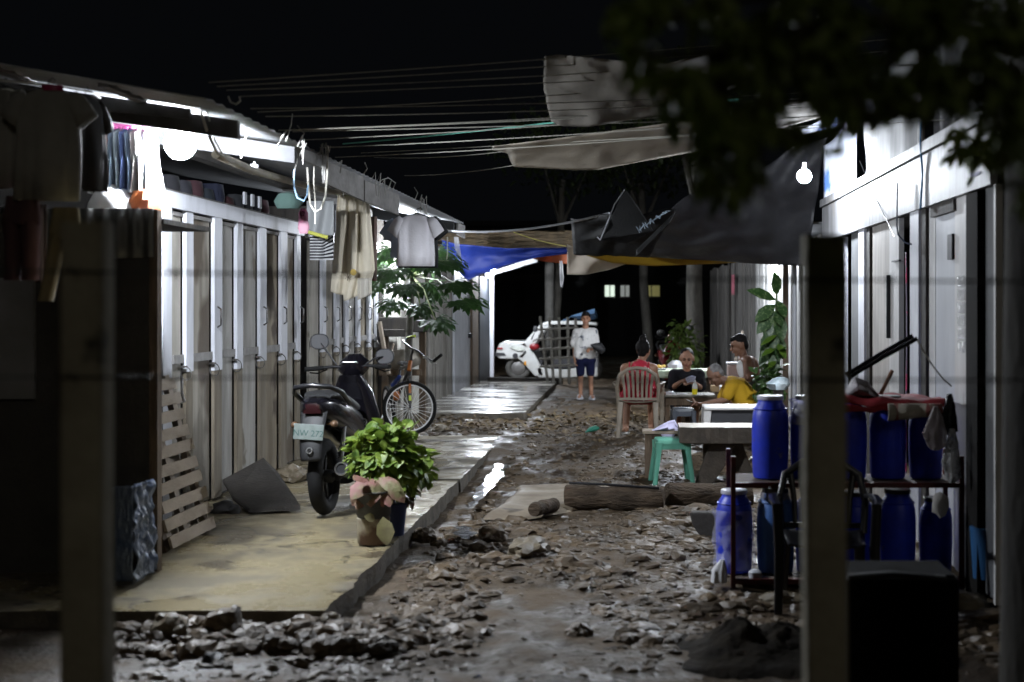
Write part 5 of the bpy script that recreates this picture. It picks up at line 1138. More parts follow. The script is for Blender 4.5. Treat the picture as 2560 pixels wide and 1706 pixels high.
m = MB(); c = V(PX(1540, 17.85), 17.85, tz); m.loft([(c, (.07, 0, 0), (0, .05, 0)), (c+V(0, 0, .025), (.06, 0, 0), (0, .045, 0)), (c+V(.01, 0, .04), (.02, 0, 0), (0, .02, 0))], 14, lambda th, t_: 1+.2*math.sin(4*th)); tag(m.build('paper_packet', white_paint, smooth=True), 'crumpled white packet at the left end of the card table', 'packet')
flat('card_stack', 'flat stack of pale cards on the card table, left of the bottle', 'cards', (1567, 905), 17.85, (.13, .07, .014), white_paint, .2, tz)
flat('matchbox', 'tiny pale box on the card table, right of the bottle', 'box', (1612, 905), 17.85, (.04, .03, .012), white_paint, .5, tz)
flat('cardboard_piece', 'brown cardboard piece beyond the right end of the card table', 'cardboard', (1645, 897), 18.3, (.14, .1, .09), mat('cardboard', (.42, .3, .17), .9), .1, tz-.0)
m = MB(); c = P(1658, 893, 18.0); m.lathe([(.02, -.03), (.035, .02), (.036, .03)], c, (.3, -.3, 1), 14); tag(m.build('paper_cup', white_paint, smooth=True), 'white paper cup in front of the yellow shirt', 'cup')
# green cloth table behind
t = thing('food_table', 'table with pale green cloth and yellow fruit left of the woman in black', 'table', P(1545, 960, 19.8))
x0, x1 = PX(1490, 19.8), PX(1650, 19.8); z0 = .82
m = MB(); m.bx(x0, x1, 19.5, 20.3, z0-.02, z0); m.build('tabletop', mat('pale_green_cloth', (.5, .56, .42), .7, (.42, .5, .38), 3), t, bevel=.004)
m = MB(); m.sheet(lambda a, b: V(x0+(x1-x0)*a, 19.49+.015*math.sin(a*20)*b, z0-.1*b), 30, 4); m.build('cloth_skirt', mat('pale_green_cloth', (.5, .56, .42), .7), t, smooth=True, solid=.003)
for x in (x0+.06, x1-.06):
    for y0 in (19.56, 20.2): m = MB(); m.bx(x-.025, x+.025, y0, y0+.05, .13, z0-.02); m.build('leg', brown_wood, t)
m = MB(); c = V(PX(1517, 19.7), 19.72, z0)
m.loft([(c, (.06, 0, 0), (0, .05, 0)), (c+V(0, 0, .02), (.1, 0, 0), (0, .07, 0)), (c+V(0, 0, .025), (.09, 0, 0), (0, .06, 0))], 18); pl_ = tag(m.build('plate', white_paint, smooth=True), 'plate of yellow fruit on the pale green cloth', 'plate')
fr_m = mat('yellow_fruit', (.7, .42, .1), .5, (.75, .55, .12), 9)
for i in range(4):
    m = MB(); m.ball(c+V(-.05+.033*i, .01*(i % 2), .04+.012*(i % 2)), (.03, .025, .022)); o = m.build('fruit', fr_m, smooth=True); tag(o, ['small yellow fruit at the left on the plate', 'yellow fruit second from left on the plate', 'yellow fruit second from right on the plate', 'small yellow fruit at the right on the plate'][i], 'fruit', 'yellow fruit on the plate')
m = MB(); c = P(1552, 838, 20.6); m.loft([(c-V(0, 0, .08), (.1, 0, 0), (0, .08, 0)), (c, (.11, 0, 0), (0, .09, 0)), (c+V(0, 0, .06), (.05, 0, 0), (0, .05, 0))], 14, lambda th, t_: 1+.2*math.sin(4*th+t_*4)); tag(m.build('white_bag', clear_bag, smooth=True), 'crumpled white plastic bag behind the pale green table', 'bag')
# ice chest and chair board
t = thing('ice_chest', 'pink and blue ice chest behind the man in yellow', 'ice chest', P(1690, 900, 19.2))
m = MB(); c = P(1690, 853, 19.2); m.box(c+V(0, 0, -.02), (.22, .3, .22)); m.build('box', mat('pale_pink_plastic', (.6, .45, .42), .5), t, bevel=.02)
m = MB(); m.prism([c+V(-.02, -.156, -.1), c+V(.1, -.156, -.1), c+V(.1, -.156, .06), c+V(.06, -.156, .05)], (0, .004, 0)); m.build('blue_panel', mat('royal_blue', (.03, .07, .4), .5), t)
m = MB(); m.box(c+V(0, 0, .105), (.24, .32, .03)); m.build('lid', white_paint, t, bevel=.01)
m = MB(); m.tube([P(1690, 830, 19.3), P(1698, 790, 19.4), P(1707, 762, 19.5)], .018, 7)
tag(m.build('bamboo_pole', pale_wood, smooth=True), 'short bamboo pole slanting behind the bare shouldered man', 'pole')
# stools
def stool(lbl, mt, o, w_=.30, h=.42, yaw=0):
    t = thing('plastic_stool', lbl, 'stool', (0, 0, 0)); a, b = w_/2*.82, w_/2
    m = MB(); m.loft([(V(0, 0, h-.045), (a*1.06, 0, 0), (0, a*1.06, 0)), (V(0, 0, h-.012), (a*1.03, 0, 0), (0, a*1.03, 0)), (V(0, 0, h), (a*.97, 0, 0), (0, a*.97, 0))], 40, p=8); m.build('seat', mt, t, smooth=True, sharp=60)
    for (sx, sy) in ((-1, -1), (1, -1), (1, 1), (-1, 1)):
        m = MB(); m.loft([(V(sx*a*.9, sy*a*.9, h-.03), (.033, 0, 0), (0, .033, 0)), (V(sx*(a*.93), sy*(a*.93), h-.12), (.026, 0, 0), (0, .026, 0)), (V(sx*b*.98, sy*b*.98, 0), (.022, 0, 0), (0, .022, 0))], 16, p=5); m.build('leg', mt, t, smooth=True)
    for (p0, p1) in (((-a, -a), (a, -a)), ((a, -a), (a, a)), ((a, a), (-a, a)), ((-a, a), (-a, -a))):
        m = MB(); m.bar((p0[0], p0[1], h-.07), (p1[0], p1[1], h-.07), .012, .05); m.build('apron', mt, t)
    t.location = o; t.rotation_euler = (0, 0, yaw); return t
stool('mint green plastic stool standing before the thick timber table', mat('mint_plastic', (.14, .42, .31), .4, (.11, .36, .26), 3), V(.345, 13.6, .02), .37, .425, R(6))
stool('dark grey stool in front of the hands of the man in yellow', mat('dark_grey_plastic', (.09, .1, .12), .4), V(PX(1570, 16.9), 16.9, .14), .30, .36, R(4))
# white table
t = thing('white_table', 'white topped table with a dark apron beyond the timber table', 'table', P(1680, 990, 15.6))
x0, x1 = PX(1616, 15.6), PX(1770, 15.6); z1 = PZ(934, 15.6)
m = MB(); m.bx(x0, x1, 15.4, 16.0, z1-.03, z1); m.build('tabletop', mat('white_laminate', (.7, .68, .66), .35), t, bevel=.01)
m = MB(); m.bx(x0+.08, x1-.08, 15.44, 15.46, z1-.18, z1-.03); m.build('apron', mat('dark_apron', (.04, .04, .045), .6), t)
for x in (x0+.04, x1-.04):
    for y0 in (15.44, 15.9): m = MB(); m.loft([(V(x, y0, z1-.03), (.045, 0, 0), (0, .025, 0)), (V(x-.01, y0, z1-.15), (.04, 0, 0), (0, .02, 0)), (V(x-.02, y0, .08), (.018, 0, 0), (0, .016, 0))], 12, p=4); m.build('leg', mat('white_laminate', (.7, .68, .66), .35), t, smooth=True)
for (u, v, cm, nm, lb) in ((1672, 972, (.5, .5, .5), 'paper_scrap', 'white paper scrap under the white table'), (1690, 972, (.3, .03, .05), 'red_packet', 'red packet under the white table'), (1722, 968, (.5, .3, .03), 'yellow_tub', 'yellow tub under the right end of the white table')):
    m = MB(); c = P(u, v, 15.7); m.loft([(c-V(0, 0, .03), (.05, 0, 0), (0, .04, 0)), (c, (.06, 0, 0), (0, .045, 0)), (c+V(0, 0, .02), (.04, 0, 0), (0, .03, 0))], 12, lambda th, t_: 1+.1*math.sin(3*th)); tag(m.build(nm, mat(nm, cm, .6), smooth=True), lb, nm.split('_')[1])
flat('plank_shelf', 'rough plank carrying the small litter under the white table', 'plank', (1690, 990), 15.7, (.6, .2, .03), brown_wood, 0, PZ(981, 15.7)-.03)
# thick timber table
t = thing('timber_table', 'table of a thick sawn tree slab on splayed trestle legs', 'table', P(1660, 1118, 13.6))
x0, x1 = PX(1560, 13.5), PX(1800, 13.5); zt = .565
slab_t = mat('slab_top', (.5, .45, .38), .55, (.4, .35, .29), 3, (.4, 2, 1)); slab_s = mat('slab_bark', (.11, .09, .07), .8, (.06, .05, .04), 6, bump=.4)
m = MB()
def tsec(z, k): return [(x0+(x1-x0)*(i/24)) for i in range(25)]
ol = [V(x0+(x1-x0)*i/24, 13.32+.03*nz(i*.5, 3)+.05*(abs(i-12)/12)**6, 0) for i in range(25)]+[V(x1-(x1-x0)*i/24, 13.85+.03*nz(i*.5, 8), 0) for i in range(25)]
m.prism([p+V(0, 0, zt-.15) for p in ol], (0, 0, .146)); ts = m.build('slab', slab_s, t, bevel=.008)
m = MB(); m.prism([p+V(0, 0, zt-.002) for p in ol], (0, 0, .006)); m.build('tabletop', slab_t, t)
for (xm, s_) in ((PX(1640, 13.5), 1), (PX(1690, 13.7), -1)):
    pass
m = MB(); m.prism([P(1632, 1020, 13.5), P(1690, 1020, 13.5), P(1672, 1062, 13.5), P(1636, 1116, 13.5), P(1596, 1116, 13.5)], (0, .12, 0)); m.build('leg', slab_s, t, bevel=.008)
m = MB(); m.prism([P(1650, 1020, 13.66), P(1706, 1020, 13.66), P(1742, 1116, 13.66), P(1700, 1116, 13.66), P(1664, 1054, 13.66)], (0, .12, 0)); m.build('leg', slab_s, t, bevel=.008)
# little bench
t = thing('wooden_bench', 'small plank bench left of the thick timber table', 'bench', P(1510, 1118, 13.7))
m = MB(); a = P(1476, 990, 13.9); e = P(1640, 998, 13.9); m.bx(a.x, e.x, 13.85, 14.15, a.z-.03, a.z); m.build('seat', mat('bench_top', (.33, .27, .2), .7, (.24, .19, .14), 4), t, bevel=.004)
for x in (a.x+.06, e.x-.06):
    for y0 in (13.87, 14.08): m = MB(); m.bx(x-.035, x+.035, y0, y0+.05, .0, a.z-.03); m.build('leg', brown_wood, t)
m = MB(); m.bx(a.x+.05, e.x-.05, 13.88, 13.9, a.z-.13, a.z-.03); m.build('rail', brown_wood, t)
m = MB(); m.loft([(P(1494, 990, 13.95), (.015, 0, 0), (0, .05, .0)), (P(1515, 985, 13.95), (0, 0, .025), (0, .1, 0)), (P(1535, 980, 13.95), (0, 0, .05), (0, .1, 0)), (P(1550, 978, 13.95), (0, 0, .06), (0, .08, 0)), (P(1560, 986, 13.95), (0, 0, .02), (0, .04, 0))], 16, lambda th, t_: 1+.25*math.sin(4*th+t_*6))
tag(m.build('lilac_cloth', mat('lilac_cloth', (.6, .57, .78), .9), smooth=True), 'crumpled lilac cloth lying on the small plank bench', 'cloth')
m = MB(); c = P(1535, 1003, 13.84); m.loft([(c-V(0, 0, .01), (.05, 0, 0), (0, .01, 0)), (c+V(0, 0, .02), (.07, 0, 0), (0, .012, 0))], 12); tag(m.build('cloth_tail', mat('lilac_cloth', (.6, .57, .78), .9), smooth=True), 'end of the lilac cloth hanging under the bench edge', 'cloth')
# logs
lg = mat('log_bark', (.095, .068, .045), .85, (.04, .029, .02), 6, (.5, 2, 2), bump=1.5, bscale=22, spec=.3)
def log(lbl, a, e, r, name='log', mt=lg):
    a = Vector(a); e = Vector(e); m = MB(); n = 14
    pts = [a.lerp(e, i/n)+V(0, 0, .012*nz(i*.5, r*50)) for i in range(n+1)]
    rs = [r*(1+.2*nz(i*.7, r*90)+.07*nz(i*2.1, r*40)) for i in range(n+1)]; rs = [rs[0]*.9]+rs+[rs[-1]*.9]; pts = [pts[0]]+pts+[pts[-1]]; pts[0] = pts[1]+(pts[1]-pts[2]).normalized()*.012; pts[-1] = pts[-2]+(pts[-2]-pts[-3]).normalized()*.012
    m.tube(pts, rs, 18); return tag(m.build(name, mt, smooth=True, sharp=50), lbl, 'log')
log('thick fallen log lying across the lane, left of its twin', P(1303, 1143, 12.0), P(1522, 1146, 11.9), .105)
log('second thick log lying right of the first, knotted', P(1535, 1140, 12.1), P(1720, 1140, 12.3), .11)
log('short dark log end propped on the cement patch', P(1228, 1172, 11.3), P(1272, 1160, 11.75), .055)
m = MB(); m.tube([P(1308, 1110, 11.95), P(1400, 1114, 11.9), P(1515, 1122, 11.85)], .012, 6); tag(m.build('black_rod', black_pl, smooth=True), 'thin black rod lying on top of the left log', 'rod')
m = MB(); q = [P(1583, 1178, 10.6), P(1660, 1178, 10.6), P(1665, 1262, 10.6), P(1636, 1256, 10.6), P(1608, 1234, 10.6), P(1590, 1206, 10.6)]; m.prism(q, (.03, .12, 0)); tag(m.build('stone_block', mat('dark_block', (.06, .055, .05), .85, bump=.4), bevel=.012), 'dark tapering stone block behind the lower barrels', 'stone block')
m = MB(); c = P(1360, 990, 17.2); m.loft([(c+V(-.08, 0, -.02), (0, 0, .005), (0, .03, 0)), (c+V(-.03, .0, .01), (0, 0, .03), (0, .05, 0)), (c+V(.05, .0, .03), (0, 0, .035), (0, .05, 0)), (c+V(.09, .0, .03), (0, 0, .01), (0, .02, 0))], 14, lambda th, t_: 1+.2*math.sin(3*th+5*t_)); tag(m.build('green_slipper', mat('sea_green', (.03, .25, .17), .5), smooth=True), 'crumpled sea green slipper lying in the lane', 'slipper')

# ---- plants behind the players
t = thing('shrub', 'yellow green shrub at the foot of the grey barked tree', 'shrub', P(1575, 860, 26))
m = MB(); leafball(m, P(1573, 800, 26), .38, .3, .45, 420, .13, rg, .2); leafball(m, P(1552, 770, 26), .12, .1, .3, 60, .12, rg, .2); m.build('foliage', mat('shrub_leaf', (.14, .2, .04), .5, (.06, .1, .02), 5, transl=.3), t)
m = MB(); [m.tube([P(1575, 862, 26), P(1573+k*8, 800, 26)], .012, 5) for k in (-2, 0, 2)]; m.build('stems', bark, t)
o = V(PX(1775, 16.8), 16.8, .12)
t = thing('spotted_plant', 'tall plant with big speckled leaves before the white slats', 'plant', o)
lm2 = mat('speckled_leaf', (.022, .06, .013), .45, (.12, .17, .07), 26, lo=.5, hi=.62, transl=.12)
lm3 = mat('lime_leaf', (.12, .2, .02), .45, (.07, .14, .018), 6, transl=.25)
m = MB(); m.tube([o+V(0, 0, .2), P(1782, 860, 16.8), P(1786, 780, 16.8), P(1784, 700, 16.8), P(1785, 660, 16.8)], [.022, .022, .02, .018, .012], 8); m.tube([o+V(-.05, 0, .2), P(1752, 870, 16.8), P(1748, 800, 16.75)], .013, 7); m.build('stem', mat('plant_stem', (.1, .13, .05), .6), t, smooth=True)
m = MB()
for (u, v, u2, v2, W) in ((1784, 690, 1724, 664, .13), (1785, 680, 1783, 630, .13), (1782, 715, 1742, 762, .15), (1785, 710, 1800, 780, .15), (1780, 745, 1752, 812, .14), (1786, 740, 1775, 800, .13), (1784, 760, 1800, 820, .13), (1776, 700, 1760, 790, .12), (1788, 780, 1770, 850, .11), (1780, 720, 1796, 745, .1), (1782, 700, 1738, 735, .14), (1784, 735, 1762, 790, .14), (1786, 755, 1792, 825, .13), (1780, 770, 1748, 840, .13), (1785, 690, 1806, 725, .11), (1784, 800, 1778, 870, .12)):
    a = P(u, v, 16.8); e = P(u2, v2, 16.62); m.leaf(a, e-a, (.15, -.8, .5), (e-a).length*1.05, W*1.15, .2, .12)
m.build('speckled_leaves', lm2, t, smooth=True)
m = MB()
for (u, v, u2, v2, W) in ((1786, 770, 1757, 782, .07), (1783, 800, 1758, 808, .08), (1784, 810, 1800, 795, .1), (1784, 830, 1765, 840, .08), (1786, 850, 1804, 832, .09), (1782, 865, 1755, 872, .08), (1786, 790, 1803, 812, .09)):
    a = P(u, v, 16.7); e = P(u2, v2, 16.5); m.leaf(a, e-a, (0, -.7, .7), (e-a).length*1.2, W, .2, .2)
m.build('lime_leaves', lm3, t, smooth=True)
m = MB(); leafball(m, P(1765, 885, 16.4), .22, .2, .25, 160, .1, rg, .2); m.build('low_foliage', mat('dim_leaf', (.05, .1, .025), .5, transl=.2), t)
m = MB(); m.lathe([(.12, 0), (.16, .24), (.17, .26), (.15, .255)], o, n=22); m.build('pot', mat('terracotta', (.2, .08, .045), .8), t, smooth=True)
m = MB(); c = P(1788, 882, 14.6); m.loft([(c+V(0, 0, -.06), (.09, 0, 0), (0, .08, 0)), (c, (.12, 0, 0), (0, .1, 0)), (c+V(.02, 0, .05), (.08, 0, 0), (0, .07, 0)), (c+V(.03, 0, .07), (.03, 0, 0), (0, .03, 0))], 20, lambda th, t_: 1+.15*math.sin(6*th+4*t_)); tag(m.build('pale_blue_bag', mat('pale_blue_plastic', (.4, .52, .58), .4, (.55, .6, .62), 8), smooth=True), 'pale blue plastic bag propped on the post near the tallest barrel', 'bag')
m = MB(); m.bx(c.x-.05, c.x+.05, 14.55, 14.65, 0, c.z-.06); tag(m.build('wooden_stump', dark_wood), 'dark stump carrying the pale blue plastic bag', 'stump')

# ================================================================ BARRELS AND RACK
t = thing('barrel_rack', 'red oxide steel rack of two shelves full of blue barrels', 'rack', (1.27, 8.8, 0))
xl, xr, ya, yb = .575, 1.95, 8.55, 9.0
for (x, y0, h) in ((xl, ya, .80), (xr, ya, .8), (xl, yb, .8), (xr, yb, .8)): m = MB(); m.bx(x, x+.028, y0, y0+.028, 0, h); m.build('post', rust_red, t)
for z in (.03, .61):
    m = MB(); m.bx(xl+.029, xr-.001, ya+.002, ya+.026, z, z+.03); m.build('front_rail', rust_red, t)
    m = MB(); m.bx(xl+.029, xr-.001, yb+.002, yb+.026, z, z+.03); m.build('rear_rail', rust_red, t)
    m = MB(); [m.bx(xl+.03, xr, ya+.03+i*.085, ya+.10+i*.085, z+.012, z+.03) for i in range(5)]; m.build('shelf', mat('shelf_slats', (.13, .1, .08), .8), t)
def barrel(mt, lid=white_paint):
    t = thing('barrel', 'x', 'barrel', (0, 0, 0), 'blue plastic barrels on the rack')
    m = MB(); m.lathe([(.09, 0), (.104, .01), (.108, .05), (.113, .2), (.113, .32), (.109, .39), (.096, .44), (.079, .465), (.075, .475), (.075, .485)], n=36); b = m.build('body', mt, t, smooth=True)
    m = MB(); m.lathe([(.080, .486), (.082, .49), (.082, .508), (.076, .512)], n=32); m.build('lid', lid, t, smooth=True, sharp=30)
    for k in (0, 1): pass
    m = MB(); m.ring((0, 0, .43), (0, 0, 1), .101, .006, 36, 6); m.build('collar', mt, b, smooth=True)
    return t
lidb = mat('pale_lid', (.62, .62, .72), .4)
bp_ = barrel(blue_drum, lidb); bp2 = barrel(faded_drum, black_pl); bp3 = barrel(blue_drum, black_pl)
tops = [(1770, 'tallest clear lit blue barrel at the left end of the upper shelf', bp_), (1856, 'upper blue barrel half hidden by the right concrete post, bag on it', None), (1950, 'upper blue barrel just right of the concrete post, under red cloth', bp3), (2040, 'upper blue barrel below the patterned sack', None), (2126, 'last upper blue barrel beside the hanging plastic bags', None)]
src = {}
def put(o, u, z, lbl, d=8.77, fresh=False, s=1.0):
    c = o if fresh else copy_tree(o)
    c.location = (PX(u, d), d, z); c['label'] = lbl; c.rotation_euler = (0, 0, rr.uniform(0, 6)); c.scale = (s, s, s); return c
put(bp_, 1770, .641, tops[0][1], fresh=True); put(bp3, 1950, .641, tops[2][1], fresh=True, s=.99)
put(bp3, 1858, .641, tops[1][1]); put(bp3, 2040, .641, tops[3][1], s=1.0); put(bp3, 2127, .641, tops[4][1], s=.92)
put(bp_, 1687, .061, 'lower blue barrel wrapped in clear film behind the rack post', d=8.78); put(bp2, 1782, .061, 'faded paler blue barrel on the lower shelf', fresh=True, s=1.02)
put(bp3, 1870, .061, 'lower blue barrel behind the right concrete post', d=8.8); put(bp3, 1965, .061, 'lower blue barrel under the black armchair back, right of the post', d=8.8, s=.97); put(bp3, 2062, .061, 'lower dark blue barrel in the middle right of the rack', d=8.8); put(bp3, 2150, .061, 'last lower blue barrel with a white patch', d=8.8, s=.9)
m = MB(); c = V(PX(1687, 8.78), 8.78, .061)
m.sheet(lambda a, b: V(c.x+(.122+.03*nz(a*9, b*5)+.02*max(0, nz(a*4, b*4, 3)))*math.cos(a*6.28), c.y+(.122+.03*nz(a*9, b*5))*math.sin(a*6.28), c.z+.03+.36*b), 60, 18)
tag(m.build('plastic_film', mat('clear_film', (.8, .8, .85), .2, alpha=.22, bump=.8, bscale=16), smooth=True), 'clear plastic film crinkled round the lower left barrel', 'film')
m = MB(); c = P(1652, 1318, 8.5); m.loft([(c-V(0, 0, .05), (.05, 0, 0), (0, .05, 0)), (c+V(0, 0, .02), (.045, 0, 0), (0, .045, 0)), (c+V(.02, 0, .08), (.015, 0, 0), (0, .02, 0))], 14, lambda th, t_: 1+.25*math.sin(5*th+t_*3)); tag(m.build('plastic_bag', mat('white_bag', (.6, .6, .62), .4), smooth=True), 'white plastic bag at the foot of the lower left barrel', 'bag')
m = MB(); c = P(1735, 1322, 8.62); m.loft([(c-V(0, 0, .03), (.035, 0, 0), (0, .04, 0)), (c+V(0, 0, .02), (.04, 0, 0), (0, .04, 0)), (c+V(.0, 0, .035), (.02, 0, 0), (0, .02, 0))], 14, p=3); tag(m.build('foam_tub', white_paint, smooth=True), 'small white foam tub between the two lower left barrels', 'tub')
m = MB(); c = V(PX(1782, 8.77), 8.77, .58); m.loft([(c-V(0, 0, .1), (.098, 0, 0), (0, .098, 0)), (c-V(0, 0, .03), (.09, 0, 0), (0, .09, 0)), (c+V(0, 0, .01), (.05, 0, 0), (0, .05, 0))], 18, lambda th, t_: 1+.12*math.sin(6*th+t_*5)); tag(m.build('plastic_cover', clear_bag, smooth=True), 'crumpled clear plastic over the mouth of the faded barrel', 'plastic')
m = MB(); c = V(PX(1858, 8.77), 8.77, 1.0)
m.sheet(lambda a, b: V(c.x+(.12+.03*nz(a*7, b*4, 5))*math.cos(a*6.28), c.y+(.12+.03*nz(a*7, b*4, 5))*math.sin(a*6.28), c.z-.02+.2*b-.05*b*b), 40, 12); tag(m.build('plastic_bag', clear_bag, smooth=True), 'clear plastic bag pulled over the barrel behind the post', 'bag')
m = MB(); c = P(2160, 1160, 8.5); m.rock(c, (.05, .03, .07), 4); tag(m.build('white_patch_bag', mat('dim_white', (.4, .38, .36), .7), smooth=True), 'small whitish bag stuck before the last lower barrel', 'bag')
# red cloth, sacks, pipes on top
m = MB(); m.sheet(lambda a, b: V(PX(1930+262*a, 8.6), 8.55+.45*b+.02*nz(a*5, b*5), PZ(915, 8.6)+.02*nz(a*6, b*3)-.035*(1 if b == 0 else 0)+.03*(1-a)*b-.02*a), 40, 8)
m.sheet(lambda a, b: V(PX(1930+255*a, 8.55), 8.55-.008*b, PZ(918, 8.6)+.02*nz(a*6, 0)-.035-(.045+.03*nz(a*7, 3)-.035*a)*b), 40, 4)
tag(m.build('red_cloth', mat('dark_red_cloth', (.3, .012, .022), .8, (.2, .01, .015), 4), smooth=True, solid=.006), 'dark red cloth spread over the tops of the upper barrels', 'cloth')
m = MB(); c = P(1978, 892, 8.75); m.loft([(c+V(-.09, 0, -.05), (0, 0, .03), (0, .08, 0)), (c+V(-.04, 0, 0), (0, 0, .07), (0, .12, 0)), (c+V(.03, 0, -.01), (0, 0, .06), (0, .11, 0)), (c+V(.11, 0, -.06), (0, 0, .02), (0, .06, 0))], 20, lambda th, t_: 1+.3*math.sin(5*th+t_*7)); tag(m.build('crumpled_bag', mat('grey_pink_bag', (.36, .32, .34), .4, (.14, .13, .14), 9, bump=.5), smooth=True), 'crumpled greyish plastic bag lying on the red cloth', 'bag')
m = MB(); m.tube([P(2024, 905, 8.7), P(2050, 852, 8.75)], .013, 7); tag(m.build('wooden_stick', mat('red_brown_wood', (.25, .11, .06), .6), smooth=True), 'short brown stick standing up from the red cloth', 'stick')
for (lbl, a, e, r) in (('upper of the two glossy dark rails leaning behind the bag', P(1945, 862, 8.5), P(2098, 772, 8.4), .015), ('lower of the two glossy dark rails leaning behind the bag', P(1950, 868, 8.42), P(2108, 778, 8.3), .013)):
    m = MB(); m.tube([a, a.lerp(e, .5)+V(0, 0, .004), e], r, 10); tag(m.build('metal_rail', mat('gloss_dark_metal', (.05, .05, .055), .18, metal=.9), smooth=True), lbl, 'rail')
m = MB(); m.tube(sag(P(2106, 778, 8.3), P(2186, 888, 8.4), .03), .005, 5); tag(m.build('thin_rope', rope_m, smooth=True), 'thin rope from the dark rails down to the red cloth end', 'rope')
m = MB(); m.sheet(lambda a, b: V(PX(2040+125*a, 8.5), 8.5-.03*math.sin(b*3)+.01*math.sin(a*14), PZ(928+(40-14*a)*b, 8.5)), 20, 8)
sk = tag(m.build('patterned_sack', [mat('sack_cream', (.32, .29, .24), .8, (.2, .06, .05), 5, (2.2, 1, .2), lo=.5, hi=.56)], smooth=True, solid=.006), 'cream sack with faded red bars hanging from the red cloth', 'sack')
def hbag(lbl, u, v0, v1, d, w_, mt):
    a = P(u, v0, d); h = (v1-v0)*d/F; m = MB()
    m.loft([(a, (.015, 0, 0), (0, .015, 0)), (a-V(0, 0, h*.25), (w_*.6, 0, 0), (0, w_*.4, 0)), (a-V(.01, 0, h*.6), (w_, 0, 0), (0, w_*.6, 0)), (a-V(-.01, 0, h*.9), (w_*.8, 0, 0), (0, w_*.5, 0)), (a-V(0, 0, h), (w_*.3, 0, 0), (0, w_*.2, 0))], 24, lambda th, t_: 1+.3*math.sin(5*th+t_*6))
    return tag(m.build('hanging_bag', mt, smooth=True), lbl, 'bag')
hbag('murky plastic bag hanging beside the last upper barrel', 2150, 935, 1035, 8.42, .07, mat('murky_bag', (.22, .19, .19), .3, alpha=.8, bump=.6, bscale=18))
hbag('clear plastic bag hanging lowest at the right end of the rack', 2188, 985, 1110, 8.4, .055, mat('film_bag', (.5, .5, .5), .2, (.12, .12, .12), 9, alpha=.85, bump=.8, bscale=20, lo=.45, hi=.55))
hbag('black plastic bag hanging at the end of the red cloth', 2182, 905, 1000, 8.5, .05, mat('black_bag', (.015, .015, .017), .25, bump=.5))
# big dark chest in front
c = V(PX(2075, 6.1), 6.1, 0)
t = thing('storage_chest', 'big black chest with a dull grey top edge in the right foreground', 'chest', c)
x0, x1 = PX(1948, 6.1), PX(2205, 6.1); zt = PZ(1332, 6.1)
m = MB(); m.bx(x0, x1, 6.1, 6.5, 0, zt); m.build('chest', mat('chest_black', (.006, .006, .006), .95, spec=.08), t, bevel=.01)
m = MB(); m.loft([(V(x0, 6.1, zt+.012), (0, .03, 0), (0, 0, .012)), (V((x0+x1)/2-.05, 6.1, zt+.022), (0, .03, 0), (0, 0, .016)), (V(x1-.06, 6.1, zt+.006), (0, .03, 0), (0, 0, .012))], 14); m.build('rim', mat('chest_rim', (.06, .06, .06), .8), t, smooth=True)
m = MB(); m.bx(x0+.01, x1-.01, 6.14, 6.49, zt+.0005, zt+.012); m.build('lid', mat('chest_black', (.006, .006, .006), .95, spec=.08), t)
# stuff seen past the black post
m = MB(); m.box(P(2272, 918, 8.3)+V(.12, 0, 0), (.2, .2, .09)); tag(m.build('yellow_crate', mat('yellow_crate', (.55, .45, .03), .5), bevel=.02), 'yellow crate peeping between the black post and the tree trunk', 'crate')
m = MB(); c = P(2268, 1250, 8.3); m.lathe([(.08, -.2), (.1, .1)], c, n=20); tag(m.build('blue_bucket', mat('blue_bucket', (.02, .1, .25), .5), smooth=True), 'blue bucket between the black post and the tree trunk', 'bucket')
m = MB(); m.sheet(lambda a, b: V(XR-.015, 10.40+.035*a+.02*math.sin(b*7), .3+1.8*b), 3, 24); pk_ = tag(m.build('pink_towel', mat('hot_pink_strip', (.5, .03, .12), .8, (.12, .1, .14), 2, (1, 1, 1.6), lo=.46, hi=.5), smooth=True, solid=.006), 'narrow hot pink towel hanging inside the black door gap', 'towel')
m = MB()
for i in range(6): m.sheet(lambda a, b, i=i: V(XR-.004+.006*nz(a*8, b*8, i), 8.62+.2*a, 1.42+.08*i+.07*b), 6, 4)
tag(m.build('plastic_sleeve', mat('shiny_film', (.6, .6, .6), .15, alpha=.6, bump=.9, bscale=25), smooth=True), 'shiny plastic sleeve pinned to the light panel by the black post', 'sleeve')

